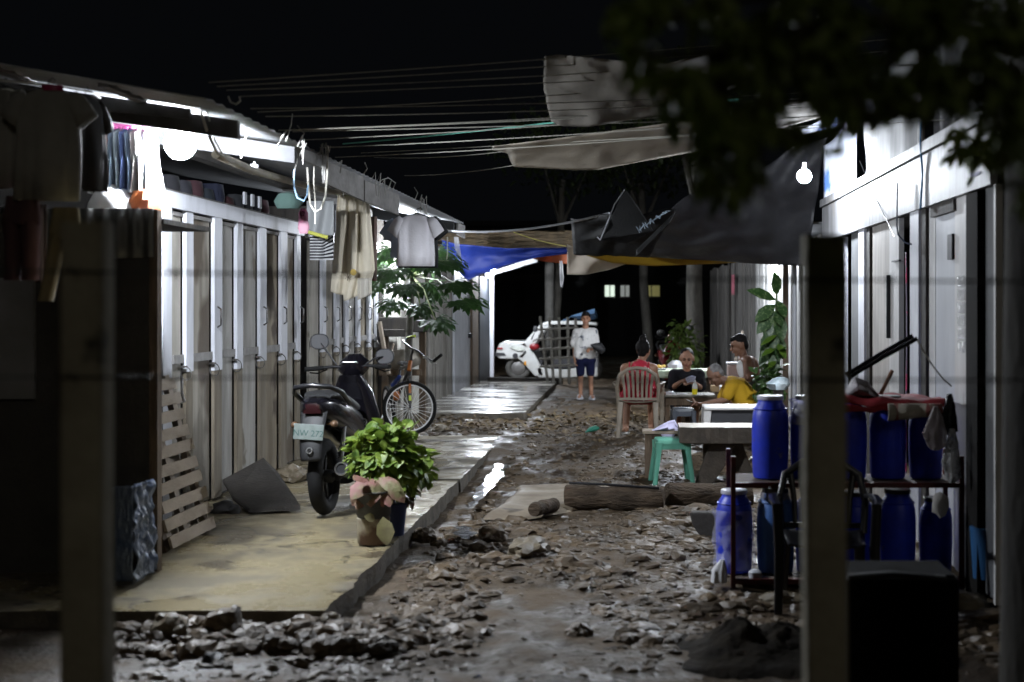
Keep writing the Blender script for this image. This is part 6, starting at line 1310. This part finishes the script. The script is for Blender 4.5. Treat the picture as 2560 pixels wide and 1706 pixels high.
# ================================================================ FOREGROUND: FENCE AND TREE
def fpost(lbl, u0, u1, ztop, d):
    x0, x1 = PX(u0, d), PX(u1, d); w_ = x1-x0; m = MB(); secs = []
    for i in range(31):
        z = -.1+(ztop+.1)*i/30; k = 1+.03*nz(z*3, u0); secs.append((V((x0+x1)/2+.006*nz(z*2, u0, 4), d, z), (w_/2*k, 0, 0), (0, w_/2*k, 0)))
    m.loft(secs, 28, p=6); return tag(m.build('fence_post', post_conc, smooth=True, sharp=60), lbl, 'fence post', 'wire fence posts')
fpost('blurred concrete fence post near the left edge, before the end wall', 152, 250, 1.90, 3.4)
fpost('blurred concrete fence post near the right, before the barrels', 1846, 1944, 1.87, 3.4)
wire_m = mat('barbed_wire', (.05, .05, .05), .6, metal=.5)
for lbl, za, zb in (('upper barbed wire strand between the two fence posts', 1.80, 1.752), ('lower barbed wire strand between the two fence posts', 1.545, 1.53)):
    m = MB(); pts = [V(-2.4+4.8*i/40, 3.4-.055, za+(zb-za)*i/40-.01*math.sin(i/40*math.pi)+.003*nz(i*.7, za)) for i in range(41)]; m.tube(pts, .0032, 6)
    for i in range(1, 40, 2):
        p = pts[i]; m.tube([p+V(-.012, -.012, .012), p, p+V(.012, -.012, -.012)], .002, 5); m.tube([p+V(-.012, .01, -.012), p, p+V(.012, .01, .014)], .002, 5)
    tag(m.build('barbed_wire', wire_m, smooth=True), lbl, 'wire', 'barbed wire strands')
tr = thing('overhanging_tree', 'dark tree at the right edge whose leafy boughs cover the upper right', 'tree', (1.46, 4.9, 0))
m = MB(); m.tube([(1.452, 4.9, -.1), (1.45, 4.9, .8), (1.455, 4.9, 1.6), (1.46, 4.9, 2.3), (1.5, 4.8, 3.2)], [.2, .185, .182, .175, .16], 20); m.build('trunk', mat('near_bark', (.045, .04, .03), .9, (.025, .022, .018), 5, (1, 1, .3), bump=.6), tr, smooth=True)
fg = random.Random(77)
DN = 2.75
def up(*pts): return [P(*p) for p in pts]
brs = [up((2330, 120, 4.6), (2150, 40, 3.6), (1900, 60, 2.8), (1650, 120, 2.7), (1500, 130, 2.7)), up((2330, 60, 4.6), (2000, -30, 3.2), (1700, -10, 2.7), (1480, 60, 2.7)), up((1900, 60, 2.8), (1800, 180, 2.75), (1740, 290, 2.75), (1715, 380, 2.75)), up((1650, 120, 2.7), (1650, 250, 2.7), (1645, 400, 2.7)), up((2150, 40, 3.6), (2050, 130, 3.2), (1960, 230, 3), (1880, 300, 3)), up((2330, 160, 4.7), (2280, 220, 4.65), (2262, 290, 4.65), (2225, 370, 4.65))]
for br in brs: m = MB(); m.tube(br, [.028*(1-.2*i) for i in range(len(br))], 7); m.build('branch', mat('near_twig', (.05, .045, .03), .9), tr, smooth=True)
m = MB()
def cl(u, v, d, ru, rv, n, L=.05):
    for _ in range(n):
        q = fg.random()**.5; th = fg.uniform(0, 6.28); dd = d+fg.uniform(-.3, .3)
        uu, vv = u+ru*q*math.cos(th), v+rv*q*math.sin(th)
        p = P(uu, vv, dd)
        if nz(uu/62, vv/62, 3.3) < -.01 or nz(uu/24, vv/24, 8.8) < -.3: continue
        m.leaf(p, (fg.uniform(-1, 1), fg.uniform(-1, 1), fg.uniform(-1.2, .2)), (fg.uniform(-.6, .6), fg.uniform(-.8, .2), 1), L*fg.uniform(.6, 1.4), L*.5*fg.uniform(.7, 1.2), .2, .3)
for (u, v, ru, rv, n) in ((1560, 60, 150, 130, 420), (1510, 140, 60, 80, 90), (1640, 200, 110, 120, 420), (1640, 320, 75, 90, 240), (1650, 410, 45, 60, 90), (1800, 60, 180, 120, 620), (1780, 190, 130, 110, 420), (1740, 300, 75, 80, 200), (1720, 370, 40, 60, 70), (1850, 300, 60, 45, 80), (1905, 310, 45, 40, 55), (1950, 180, 130, 100, 420), (2050, 60, 170, 120, 560), (2100, 180, 130, 70, 340), (2230, 60, 150, 120, 480), (2250, 180, 110, 75, 320), (2060, 220, 70, 26, 50), (2330, 290, 45, 110, 200), (2350, 420, 26, 55, 40)):
    cl(u, v, DN, ru, rv, n)
for (u, v, ru, rv, n) in ((2262, 270, 22, 60, 70), (2255, 330, 22, 30, 60), (2222, 360, 34, 30, 100), (2230, 385, 26, 16, 50), (2196, 300, 20, 14, 18)): cl(u, v, 4.65, ru, rv, n, .055)
m.build('foliage', mat('near_leaf', (.12, .17, .03), .6, (.17, .21, .04), 3), tr)

# ================================================================ PEOPLE
def frame3(fwd, up=V(0, 0, 1)):
    f = Vector(fwd).normalized(); r = f.cross(Vector(up)).normalized(); u = r.cross(f); return f, r, u
def hand(b, wr, d, pn, s, curl=.6, sc=1.0):
    """five fingered hand: wrist, finger direction, palm normal, side of the thumb"""
    d = Vector(d).normalized(); pn = Vector(pn); pn = (pn-d*pn.dot(d)).normalized(); sd = d.cross(pn)*s
    kn = wr+d*.085*sc
    for k in (-1, 0, 1): cap(b, wr+sd*(.012*k*sc)+d*.01, kn+sd*(.02*k*sc), .016*sc, .014*sc, 8)
    for k, L in enumerate((.07, .078, .073, .058)):
        p = kn+sd*((1.5-k)*.0195*sc); a = d; q = p
        for j, f in enumerate((.42, .32, .26)):
            a2 = (a*math.cos(curl*.8)+pn*math.sin(curl*.8)).normalized(); e = q+a2*(L*f*sc)
            cap(b, q, e, .0095*sc, .0085*sc, 8); a = a2; pn2 = pn; q = e
    p = wr+sd*.028*sc+d*.025*sc; e = p+(sd*.75+d*.7+pn*.3).normalized()*.042*sc; cap(b, p, e, .012*sc, .011*sc, 8); cap(b, e, e+(d*.9+sd*.1+pn*.45).normalized()*.032*sc, .0105*sc, .009*sc, 8)
def head(b, c, f, up, s=1.0, wide=1.0):
    f, r, u = frame3(f, up); M = Matrix((r, f, u)).transposed()
    b.ball(c+u*.02*s-f*.01*s, (.076*s*wide, .094*s, .098*s), M, 18, 12)
    b.ball(c-u*.045*s+f*.025*s, (.06*s*wide, .062*s, .07*s), M, 16, 10)
    b.ball(c-u*.092*s+f*.062*s, (.026*s, .024*s, .022*s), M, 10, 8)
    cap(b, c+f*.088*s+u*.012*s, c+f*.108*s-u*.024*s, .010*s, .015*s, 8)
    for k in (-1, 1):
        b.ball(c+r*(.077*s*k*wide)-f*.005*s-u*.01*s, (.012*s, .02*s, .032*s), M, 10, 8)
        b.ball(c+r*(.035*s*k)+f*.062*s-u*.03*s, (.03*s, .026*s, .03*s), M, 10, 8)
        b.ball(c+r*(.03*s*k)+f*.078*s+u*.032*s, (.03*s, .018*s, .012*s), M, 10, 8)
    cap(b, c+f*.086*s-u*.052*s-r*.02*s, c+f*.086*s-u*.052*s+r*.02*s, .011*s, .011*s, 8)
def face_parts(c, f, up, par, s=1.0):
    f, r, u = frame3(f, up)
    b = MB()
    for k in (-1, 1): b.ball(c+r*(.031*s*k)+f*.0835*s+u*.012*s, (.014*s, .012*s, .006*s), Matrix((r, f, u)).transposed(), 10, 6)
    b.build('eyes', mat('dark_eye', (.02, .015, .012), .2), par, smooth=True)
    b = MB()
    for k in (-1, 1): b.tube([c+r*(.012*s*k)+f*.094*s+u*.033*s, c+r*(.034*s*k)+f*.09*s+u*.04*s, c+r*(.052*s*k)+f*.074*s+u*.034*s], .005*s, 6)
    b.build('eyebrows', hair_m, par, smooth=True)
    b = MB(); cap(b, c+f*.092*s-u*.053*s-r*.016*s, c+f*.092*s-u*.053*s+r*.016*s, .0075*s, .0075*s, 8); b.build('lips', mat('lips', (.3, .1, .08), .45), par, smooth=True)
def person(label, J, hd_c, hd_f, hd_up, skin_m=skin, s=1.0, loc=(0, 0, 0), fingers=None, bare=True, feet=True, hs=1.0, wide=1.0):
    t = thing('person', label, 'person', loc); b = MB()
    head(b, hd_c, hd_f, hd_up, hs, wide)
    nk = (J['shL']+J['shR'])/2+V(0, 0, .03); f, r, u = frame3(hd_f, hd_up)
    cap(b, nk-V(0, 0, .04), hd_c-u*.06*hs-f*.015, .056, .05)
    cap(b, J['pel'], J['ch'], .115*s, .12*s); cap(b, J['hipL'], J['hipR'], .10*s, .10*s)
    cap(b, J['shL'], J['shR'], .06*s, .06*s); cap(b, nk-V(0, 0, .02), J['shL'], .05, .05); cap(b, nk-V(0, 0, .02), J['shR'], .05, .05)
    for S_ in 'LR':
        cap(b, J['hip'+S_], J['sh'+S_].lerp(J['ch'], .35), .085*s, .075*s)
        cap(b, J['sh'+S_], J['el'+S_], .052*s, .041*s); cap(b, J['el'+S_], J['wr'+S_], .039*s, .027*s)
        cap(b, J['hip'+S_], J['kn'+S_], .085*s, .056*s); cap(b, J['kn'+S_], J['an'+S_], .054*s, .036*s)
        fd = J.get('ft'+S_, V(0, -1, 0)); fd = Vector(fd).normalized()
        cap(b, J['an'+S_]-V(0, 0, .02)-fd*.03, J['an'+S_]+fd*.13-V(0, 0, .045), .036, .026)
        hv = J.get('hd'+S_); hp_ = J.get('hp'+S_)
        hand(b, J['wr'+S_], hv if hv else (J['wr'+S_]-J['el'+S_]), hp_ if hp_ else V(0, 0, -1), J.get('th'+S_, 1), J.get('cu'+S_, .5))
    body = place('body', remesh(b, .0075, 3), skin_m, t)
    face_parts(hd_c, hd_f, hd_up, t, hs)
    return t
def wob(me, fn):
    ns = [v.normal.copy() for v in me.vertices]; co = [v.co.copy() for v in me.vertices]
    me.vertices.foreach_set('co', [x for p, n in zip(co, ns) for x in (p+n*fn(p))])
def cloth(t, name, caps_, mt, vox=.011, sm=4, wrinkle=.008, cut=None):
    b = MB()
    for (p, q, r1, r2) in caps_: cap(b, p, q, r1, r2, 14)
    me = remesh(b, vox, sm)
    wob(me, lambda p: wrinkle*(nz(p.x*9, p.y*9, p.z*6)+.5*nz(p.x*21, p.y*21, p.z*17)))
    return place(name, me, mt, t)
def hairm(t, name, balls, mt, wr=.003):
    b = MB()
    for (c, r, M) in balls: b.ball(c, r, M, 16, 10)
    me = remesh(b, .008, 2)
    wob(me, lambda p: wr*nz(p.x*60, p.y*60, p.z*20))
    return place(name, me, mt, t)
def shirt_caps(J, g=.022, sl=.75, s=1.0, low=.02):
    L = [(J['pel']+V(0, 0, low), J['ch'], .118*s+g, .12*s+g), (J['hipL']+V(0, 0, low), J['hipR']+V(0, 0, low), .10*s+g, .10*s+g), (J['shL'], J['shR'], .06*s+g*.7, .06*s+g*.7)]
    for S_ in 'LR':
        L.append((J['hip'+S_]+V(0, 0, low), J['sh'+S_].lerp(J['ch'], .35), .085*s+g, .075*s+g)); L.append((J['sh'+S_], J['sh'+S_].lerp(J['el'+S_], sl), .055*s+g*.7, .05*s+g))
    return L
def shorts_caps(J, g=.018, k=.75, s=1.0):
    L = [(J['hipL'], J['hipR'], .10*s+g, .10*s+g), (J['pel'], J['pel']+V(0, 0, .04), .115*s+g, .115*s+g)]
    for S_ in 'LR': L.append((J['hip'+S_], J['hip'+S_].lerp(J['kn'+S_], k), .087*s+g, .068*s+g*1.2))
    return L

# 1. standing boy
gx0, d0 = PX(1345, 23.8), 23.8; g0 = .155
def Q(u, v, dy=0): p = P(u, v, d0+dy); return p
J = dict(pel=Q(1345, 824), ch=Q(1345, 775), hipL=Q(1333, 828), hipR=Q(1357, 828), shL=Q(1326, 764), shR=Q(1364, 764), elL=Q(1320, 795, .02), elR=Q(1369, 794, .02), wrL=Q(1320, 822, -.05), wrR=Q(1360, 803, -.2), knL=Q(1334, 868), knR=Q(1357, 868), anL=Q(1334, 905), anR=Q(1359, 906), ftL=V(-.15, -1, 0), ftR=V(.25, -1, 0), hdL=V(.05, -.2, -1), hpL=V(1, 0, 0), hdR=V(-.5, -.8, .1), hpR=V(0, 0, -1), cuR=.9)
hc = Q(1346, 733, -.03)
t = person('standing youth in a patterned white tee and dark shorts at the back', J, hc, V(0, -1, -.12), V(0, 0, 1), s=.85, loc=(gx0, d0, g0), hs=.93)
pat = mat('printed_white', (.62, .61, .6), .9, (.16, .17, .2), 9, lo=.56, hi=.62, detail=2)
cloth(t, 'tee_shirt', shirt_caps(J, .035, .8, .88, .10), pat, wrinkle=.012)
cloth(t, 'shorts', shorts_caps(J, .012, .75, .85), mat('navy_shorts', (.005, .007, .028), .9, spec=.15))
f, r, u = frame3(V(0, -1, -.12)); M = Matrix((r, f, u)).transposed()
hairm(t, 'hair', [(hc+u*.045-f*.025, (.078, .09, .08), M), (hc+u*.08+f*.03, (.06, .05, .035), M)], hair_m)
for S_ in 'LR':
    a = J['an'+S_]; fd = J['ft'+S_].normalized(); m = MB(); c = a+fd*.05-V(0, 0, .078); sdv = fd.cross(V(0, 0, 1)); m.loft([(c-V(0, 0, .01), sdv*.05, fd*.13), (c+V(0, 0, .012), sdv*.05, fd*.13)], 20); sl_o = m.build('slipper', white_paint, t, smooth=True)
    m = MB(); m.tube([c+sdv*.045, c+sdv*.03+V(0, 0, .05)+fd*.02, c-sdv*.03+V(0, 0, .05)+fd*.02, c-sdv*.045], .012, 8); m.build('strap', white_paint, sl_o, smooth=True)
m = MB(); c = Q(1368, 797, -.28); m.loft([(c+V(-.08, 0, .03), (0, 0, .01), (0, .07, 0)), (c, (0, 0, .06), (0, .1, 0)), (c+V(.1, .02, -.03), (0, 0, .1), (0, .1, 0)), (c+V(.16, .02, -.05), (0, 0, .03), (0, .05, 0))], 16); tag(m.build('baseball_cap', mat('cap_black', (.015, .015, .017), .7), smooth=True), 'black cap held against the patterned white tee', 'cap')

# 2. woman in red, back to the camera
d0 = 17.35
J = dict(pel=V(.045, 17.2, .67), ch=V(.05, 17.25, .935), hipL=V(-.06, 17.24, .645), hipR=V(.15, 17.24, .645), shL=Q(1437, 847, -.1), shR=Q(1500, 847, -.1), elL=Q(1424, 893, -.12), elR=Q(1512, 893, -.02), wrL=Q(1444, 905, .2), wrR=Q(1524, 905, .28), knL=V(-.1, 17.68, .62), knR=V(.2, 17.68, .62), anL=V(-.12, 17.55, .21), anR=V(.2, 17.75, .21), ftL=V(-.2, 1, 0), ftR=V(.1, 1, 0), hdL=V(.3, 1, .1), hdR=V(.0, 1, .1), cuL=.8, cuR=.8)
hc = Q(1479, 805, -.02)
t = person('woman in a red spotted top, seen from behind in the beige chair', J, hc, V(.35, 1, -.2), V(0, 0, 1), s=1.08, loc=(.045, 17.2, .14))
red_s = mat('red_spotted', (.5, .022, .05), .9, (.62, .3, .32), 26, lo=.64, hi=.7, detail=1)
L = [(J['pel'], J['ch']-V(0, 0, .03), .155, .155), (J['hipL'], J['hipR'], .135, .135), (J['hipL'], J['shL'].lerp(J['ch'], .55)-V(0, 0, .05), .115, .1), (J['hipR'], J['shR'].lerp(J['ch'], .55)-V(0, 0, .05), .115, .1)]
cloth(t, 'top', L, red_s); cloth(t, 'shorts', shorts_caps(J, .02, .8, 1.08), mat('red_dark', (.2, .02, .03), .9))
for S_, k in (('L', -1), ('R', 1)):
    m = MB()
    sh = J['sh'+S_].lerp(J['ch'], .3); m.tube([V(sh.x, sh.y-.115, .88), V(sh.x, sh.y-.105, .95), V(sh.x, sh.y-.05, 1.012), V(sh.x, sh.y+.03, 1.02)], .011, 7)
    m.build('strap', red_s, t, smooth=True)
f, r, u = frame3(V(.35, 1, -.2)); M = Matrix((r, f, u)).transposed()
hairm(t, 'hair', [(hc+u*.03-f*.035, (.088, .095, .1), M), (hc-u*.035-f*.055, (.06, .05, .06), M), (hc+u*.135-f*.06, (.045, .045, .04), M), (hc+u*.175-f*.055+r*.012, (.022, .022, .022), M)], hair_m, .006)
for S_ in 'LR':
    a = J['an'+S_]; m = MB(); c = a+V(0, .05, -.078); m.loft([(c-V(0, 0, .01), (.048, 0, 0), (0, .13, 0)), (c+V(0, 0, .012), (.048, 0, 0), (0, .13, 0))], 20); m.build('slipper', mat('white_slipper', (.6, .6, .58), .6), t, smooth=True)

# 3. woman in black, facing the camera
d0 = 18.6
J = dict(pel=Q(1577, 925), ch=Q(1577, 877), hipL=Q(1562, 930), hipR=Q(1592, 930), shL=Q(1550, 862), shR=Q(1606, 862), elL=Q(1547, 890, -.12), elR=Q(1611, 892, -.1), wrL=Q(1566, 877, -.36), wrR=Q(1596, 881, -.36), knL=V(PX(1558, 18.3), 18.25, .52), knR=V(PX(1600, 18.3), 18.25, .52), anL=V(PX(1560, 18.3), 18.3, .2), anR=V(PX(1598, 18.3), 18.3, .2), hdL=V(.75, -.5, .25), hdR=V(-.75, -.5, .2), hpL=V(.2, .4, -.6), hpR=V(-.2, .4, -.6), cuL=.7, cuR=.7, thR=-1)
hc = Q(1578, 824, -.08)
t = person('woman in a black tee looking down at the cards in her hands', J, hc, V(-.04, -1, -.38), V(0, 0, 1), s=1.0, loc=(J['pel'].x, 18.6, .14), hs=1.06, wide=1.1)
cloth(t, 'tee_shirt', shirt_caps(J, .028, .85, 1.04, 0), mat('black_cotton', (.012, .012, .016), .9, spec=.15))
cloth(t, 'trousers', shorts_caps(J, .02, .97), mat('dark_trousers', (.02, .02, .025), .9))
f, r, u = frame3(V(-.04, -1, -.38)); M = Matrix((r, f, u)).transposed()
hairm(t, 'hair', [(hc+u*.05-f*.03, (.092, .097, .082), M), (hc-u*.0-f*.06, (.082, .06, .09), M), (hc+u*.08-f*.01, (.07, .06, .035), M)], hair_m)
cw = mat('playing_card', (.6, .62, .8), .5)
for i in range(5):
    c = Q(1582+2.5*i, 873-.6*i, -.47+.01*i); Mx = Matrix.Rotation(R(-25+11*i), 3, 'Y') @ Matrix.Rotation(R(35), 3, 'X'); m = MB(); m.box(c, (.06, .0012, .088), Mx); tag(m.build('playing_card', cw), 'pale playing card in the fan held by the woman in black', 'card', 'fan of playing cards')
m = MB(); m.lathe([(.14, 0), (.13, .33), (.12, .36)], (J['pel'].x, 18.62, .14), n=20); tag(m.build('low_stool', brown_wood, smooth=True), 'low round stool under the woman in black', 'stool')

# 4. man in yellow, leaning forward to the left
d0 = 16.9
J = dict(pel=Q(1729, 950), ch=Q(1692, 893), hipL=Q(1726, 956, -.1), hipR=Q(1726, 956, .12), shL=Q(1682, 882, -.19), shR=Q(1676, 880, .17), elL=Q(1668, 919, -.24), elR=Q(1655, 925, .2), wrL=Q(1616, 929, -.2), wrR=Q(1610, 930, .06), knL=Q(1655, 962, -.14), knR=Q(1652, 962, .16), anL=V(PX(1668, 16.8), 16.78, .2), anR=V(PX(1665, 17), 17.05, .2), ftL=V(-1, 0, 0), ftR=V(-1, 0, 0), hdL=V(-1, .25, .1), hdR=V(-1, -.3, .05), hpL=V(-.1, 0, 1), hpR=V(0, -.3, -1), cuL=.75, cuR=.6, thL=-1)
hc = Q(1644, 862)
hf, hu = V(-.72, -.12, -.68), V(-.6, 0, .8)
t = person('grey haired man in a yellow tee leaning over the cards', J, hc, hf, hu, s=1.0, loc=(J['pel'].x, 16.9, .14), hs=1.06, skin_m=mat('brown_skin', (.27, .145, .095), .5))
nk_ = (J['shL']+J['shR'])/2; mid = J['pel'].lerp(J['ch'], .5)+V(.04, 0, .01)
L = [(J['pel']+V(0, -.03, 0), mid+V(0, -.03, 0), .145, .15), (J['pel']+V(0, .03, 0), mid+V(0, .03, 0), .145, .15), (mid+V(0, -.04, 0), J['ch']+V(.02, -.04, 0), .15, .14), (mid+V(0, .04, 0), J['ch']+V(.02, .04, 0), .15, .14), (J['ch']+V(.02, 0, 0), nk_+V(.01, 0, .0), .14, .085), (J['shL']+V(.02, .03, -.02), J['shR']+V(.02, -.03, -.02), .085, .085)]
for S_ in 'LR':
    L.append((J['sh'+S_]+V(.01, 0, -.01), J['sh'+S_].lerp(J['el'+S_], .75), .08, .07)); L.append((J['hip'+S_], J['sh'+S_].lerp(J['ch'], .35), .118, .112))
cloth(t, 'tee_shirt', L, mat('yellow_cotton', (.62, .36, .015), .85, (.5, .29, .01), 3), sm=16, wrinkle=.006)
cloth(t, 'shorts', shorts_caps(J, .02, .85), mat('dark_shorts', (.02, .02, .024), .9))
f, r, u = frame3(hf, hu); M = Matrix((r, f, u)).transposed()
hairm(t, 'hair', [(hc+u*.045-f*.03, (.083, .092, .08), M), (hc-u*.01-f*.055, (.078, .05, .07), M)], mat('grey_hair', (.26, .25, .25), .7, (.08, .075, .075), 14, bump=.3, bscale=80))
m = MB(); c = Q(1584, 922, -.08); m.box(c, (.075, .05, .008), Matrix.Rotation(R(25), 3, 'Y')); tag(m.build('mobile_phone', black_pl, bevel=.002), 'dark phone held in the hands of the man in yellow', 'phone')
m = MB(); m.bx(J['pel'].x-.13, J['pel'].x+.15, 16.72, 17.1, .28, .33); m.bx(J['pel'].x-.1, J['pel'].x-.05, 16.75, 17.05, .1, .28); m.bx(J['pel'].x+.08, J['pel'].x+.13, 16.75, 17.05, .1, .28); tag(m.build('low_bench', brown_wood), 'low wooden bench under the man in yellow', 'bench')

# 5. bare shouldered man on the right
d0 = 18.1
J = dict(pel=Q(1731, 886), ch=Q(1722, 840), hipL=Q(1728, 892, -.1), hipR=Q(1728, 892, .1), shL=Q(1718, 828, -.17), shR=Q(1706, 826, .17), elL=Q(1716, 868, -.2), elR=Q(1700, 866, .2), wrL=Q(1690, 884, -.12), wrR=Q(1680, 882, .1), knL=Q(1682, 905, -.13), knR=Q(1682, 905, .13), anL=V(PX(1690, 18), 18.0, .2), anR=V(PX(1690, 18), 18.2, .2), ftL=V(-1, 0, 0), ftR=V(-1, 0, 0), hdL=V(-1, .3, 0), hdR=V(-1, -.2, 0), cuL=.6, cuR=.6)
hc = Q(1698, 794); hf = V(-.88, -.1, -.3)
t = person('bare shouldered dark haired man sitting behind the man in yellow', J, hc, hf, V(-.15, 0, 1), s=1.02, loc=(J['pel'].x, 18.1, .14), hs=1.12, skin_m=mat('deep_skin', (.23, .115, .07), .5))
cloth(t, 'shorts', shorts_caps(J, .025, .85), mat('grey_print', (.16, .17, .15), .9, (.07, .08, .07), 12))
m = MB(); a = J['shL'].lerp(J['ch'], .4)
cloth(t, 'vest', [(J['pel']+V(-.04, 0, .05), J['ch']+V(-.05, 0, -.02), .118, .118)], mat('white_vest', (.6, .6, .6), .9))
f, r, u = frame3(hf, V(-.15, 0, 1)); M = Matrix((r, f, u)).transposed()
hairm(t, 'hair', [(hc+u*.058-f*.03, (.088, .1, .088), M), (hc+u*.0-f*.072, (.08, .05, .085), M), (hc+u*.095+f*.035, (.062, .055, .035), M)], hair_m)
m = MB(); m.bx(J['pel'].x-.16, J['pel'].x+.16, 17.85, 18.35, .14, .62); tag(m.build('wooden_crate', brown_wood, bevel=.01), 'wooden crate the bare shouldered man sits on', 'crate')

bpy.data.scenes.remove(TS)

# ================================================================ LIGHT, CAMERA
w = bpy.data.worlds.new('World'); SC.world = w; w.use_nodes = True
bg = w.node_tree.nodes['Background']; bg.inputs['Color'].default_value = (.7, .8, 1, 1); bg.inputs['Strength'].default_value = .0026
sun = bpy.data.lights.new('camera_side_fill', 'SUN'); sun.energy = .085; sun.angle = R(12); sun.color = (1, .95, .82)  # added weak fill from behind the camera, standing in for street light
so = bpy.data.objects.new('camera_side_fill', sun); COL.objects.link(so); so.rotation_euler = (R(66), 0, R(14))
cam = bpy.data.cameras.new('camera'); co = bpy.data.objects.new('camera', cam); COL.objects.link(co)
co.location = (0, 0, H); co.rotation_euler = (R(90), 0, 0)
cam.lens = 50; cam.sensor_width = 36; cam.clip_end = 400; cam.clip_start = .05
cam.shift_x = -(U0-1176.5)/2353; cam.shift_y = -(784-V0)/2353
cam.dof.use_dof = True; cam.dof.focus_distance = 13.5; cam.dof.aperture_fstop = 1.8
SC.camera = co
SC.view_settings.view_transform = 'Standard'; SC.view_settings.look = 'None'; SC.view_settings.exposure = 0; SC.view_settings.gamma = 1
cy = SC.cycles
cy.max_bounces = 8; cy.diffuse_bounces = 4; cy.glossy_bounces = 3; cy.transparent_max_bounces = 12
cy.caustics_reflective = False; cy.caustics_refractive = False; cy.sample_clamp_indirect = 3; cy.sample_clamp_direct = 0
cy.use_denoising = True; cy.use_adaptive_sampling = True; cy.adaptive_threshold = .02
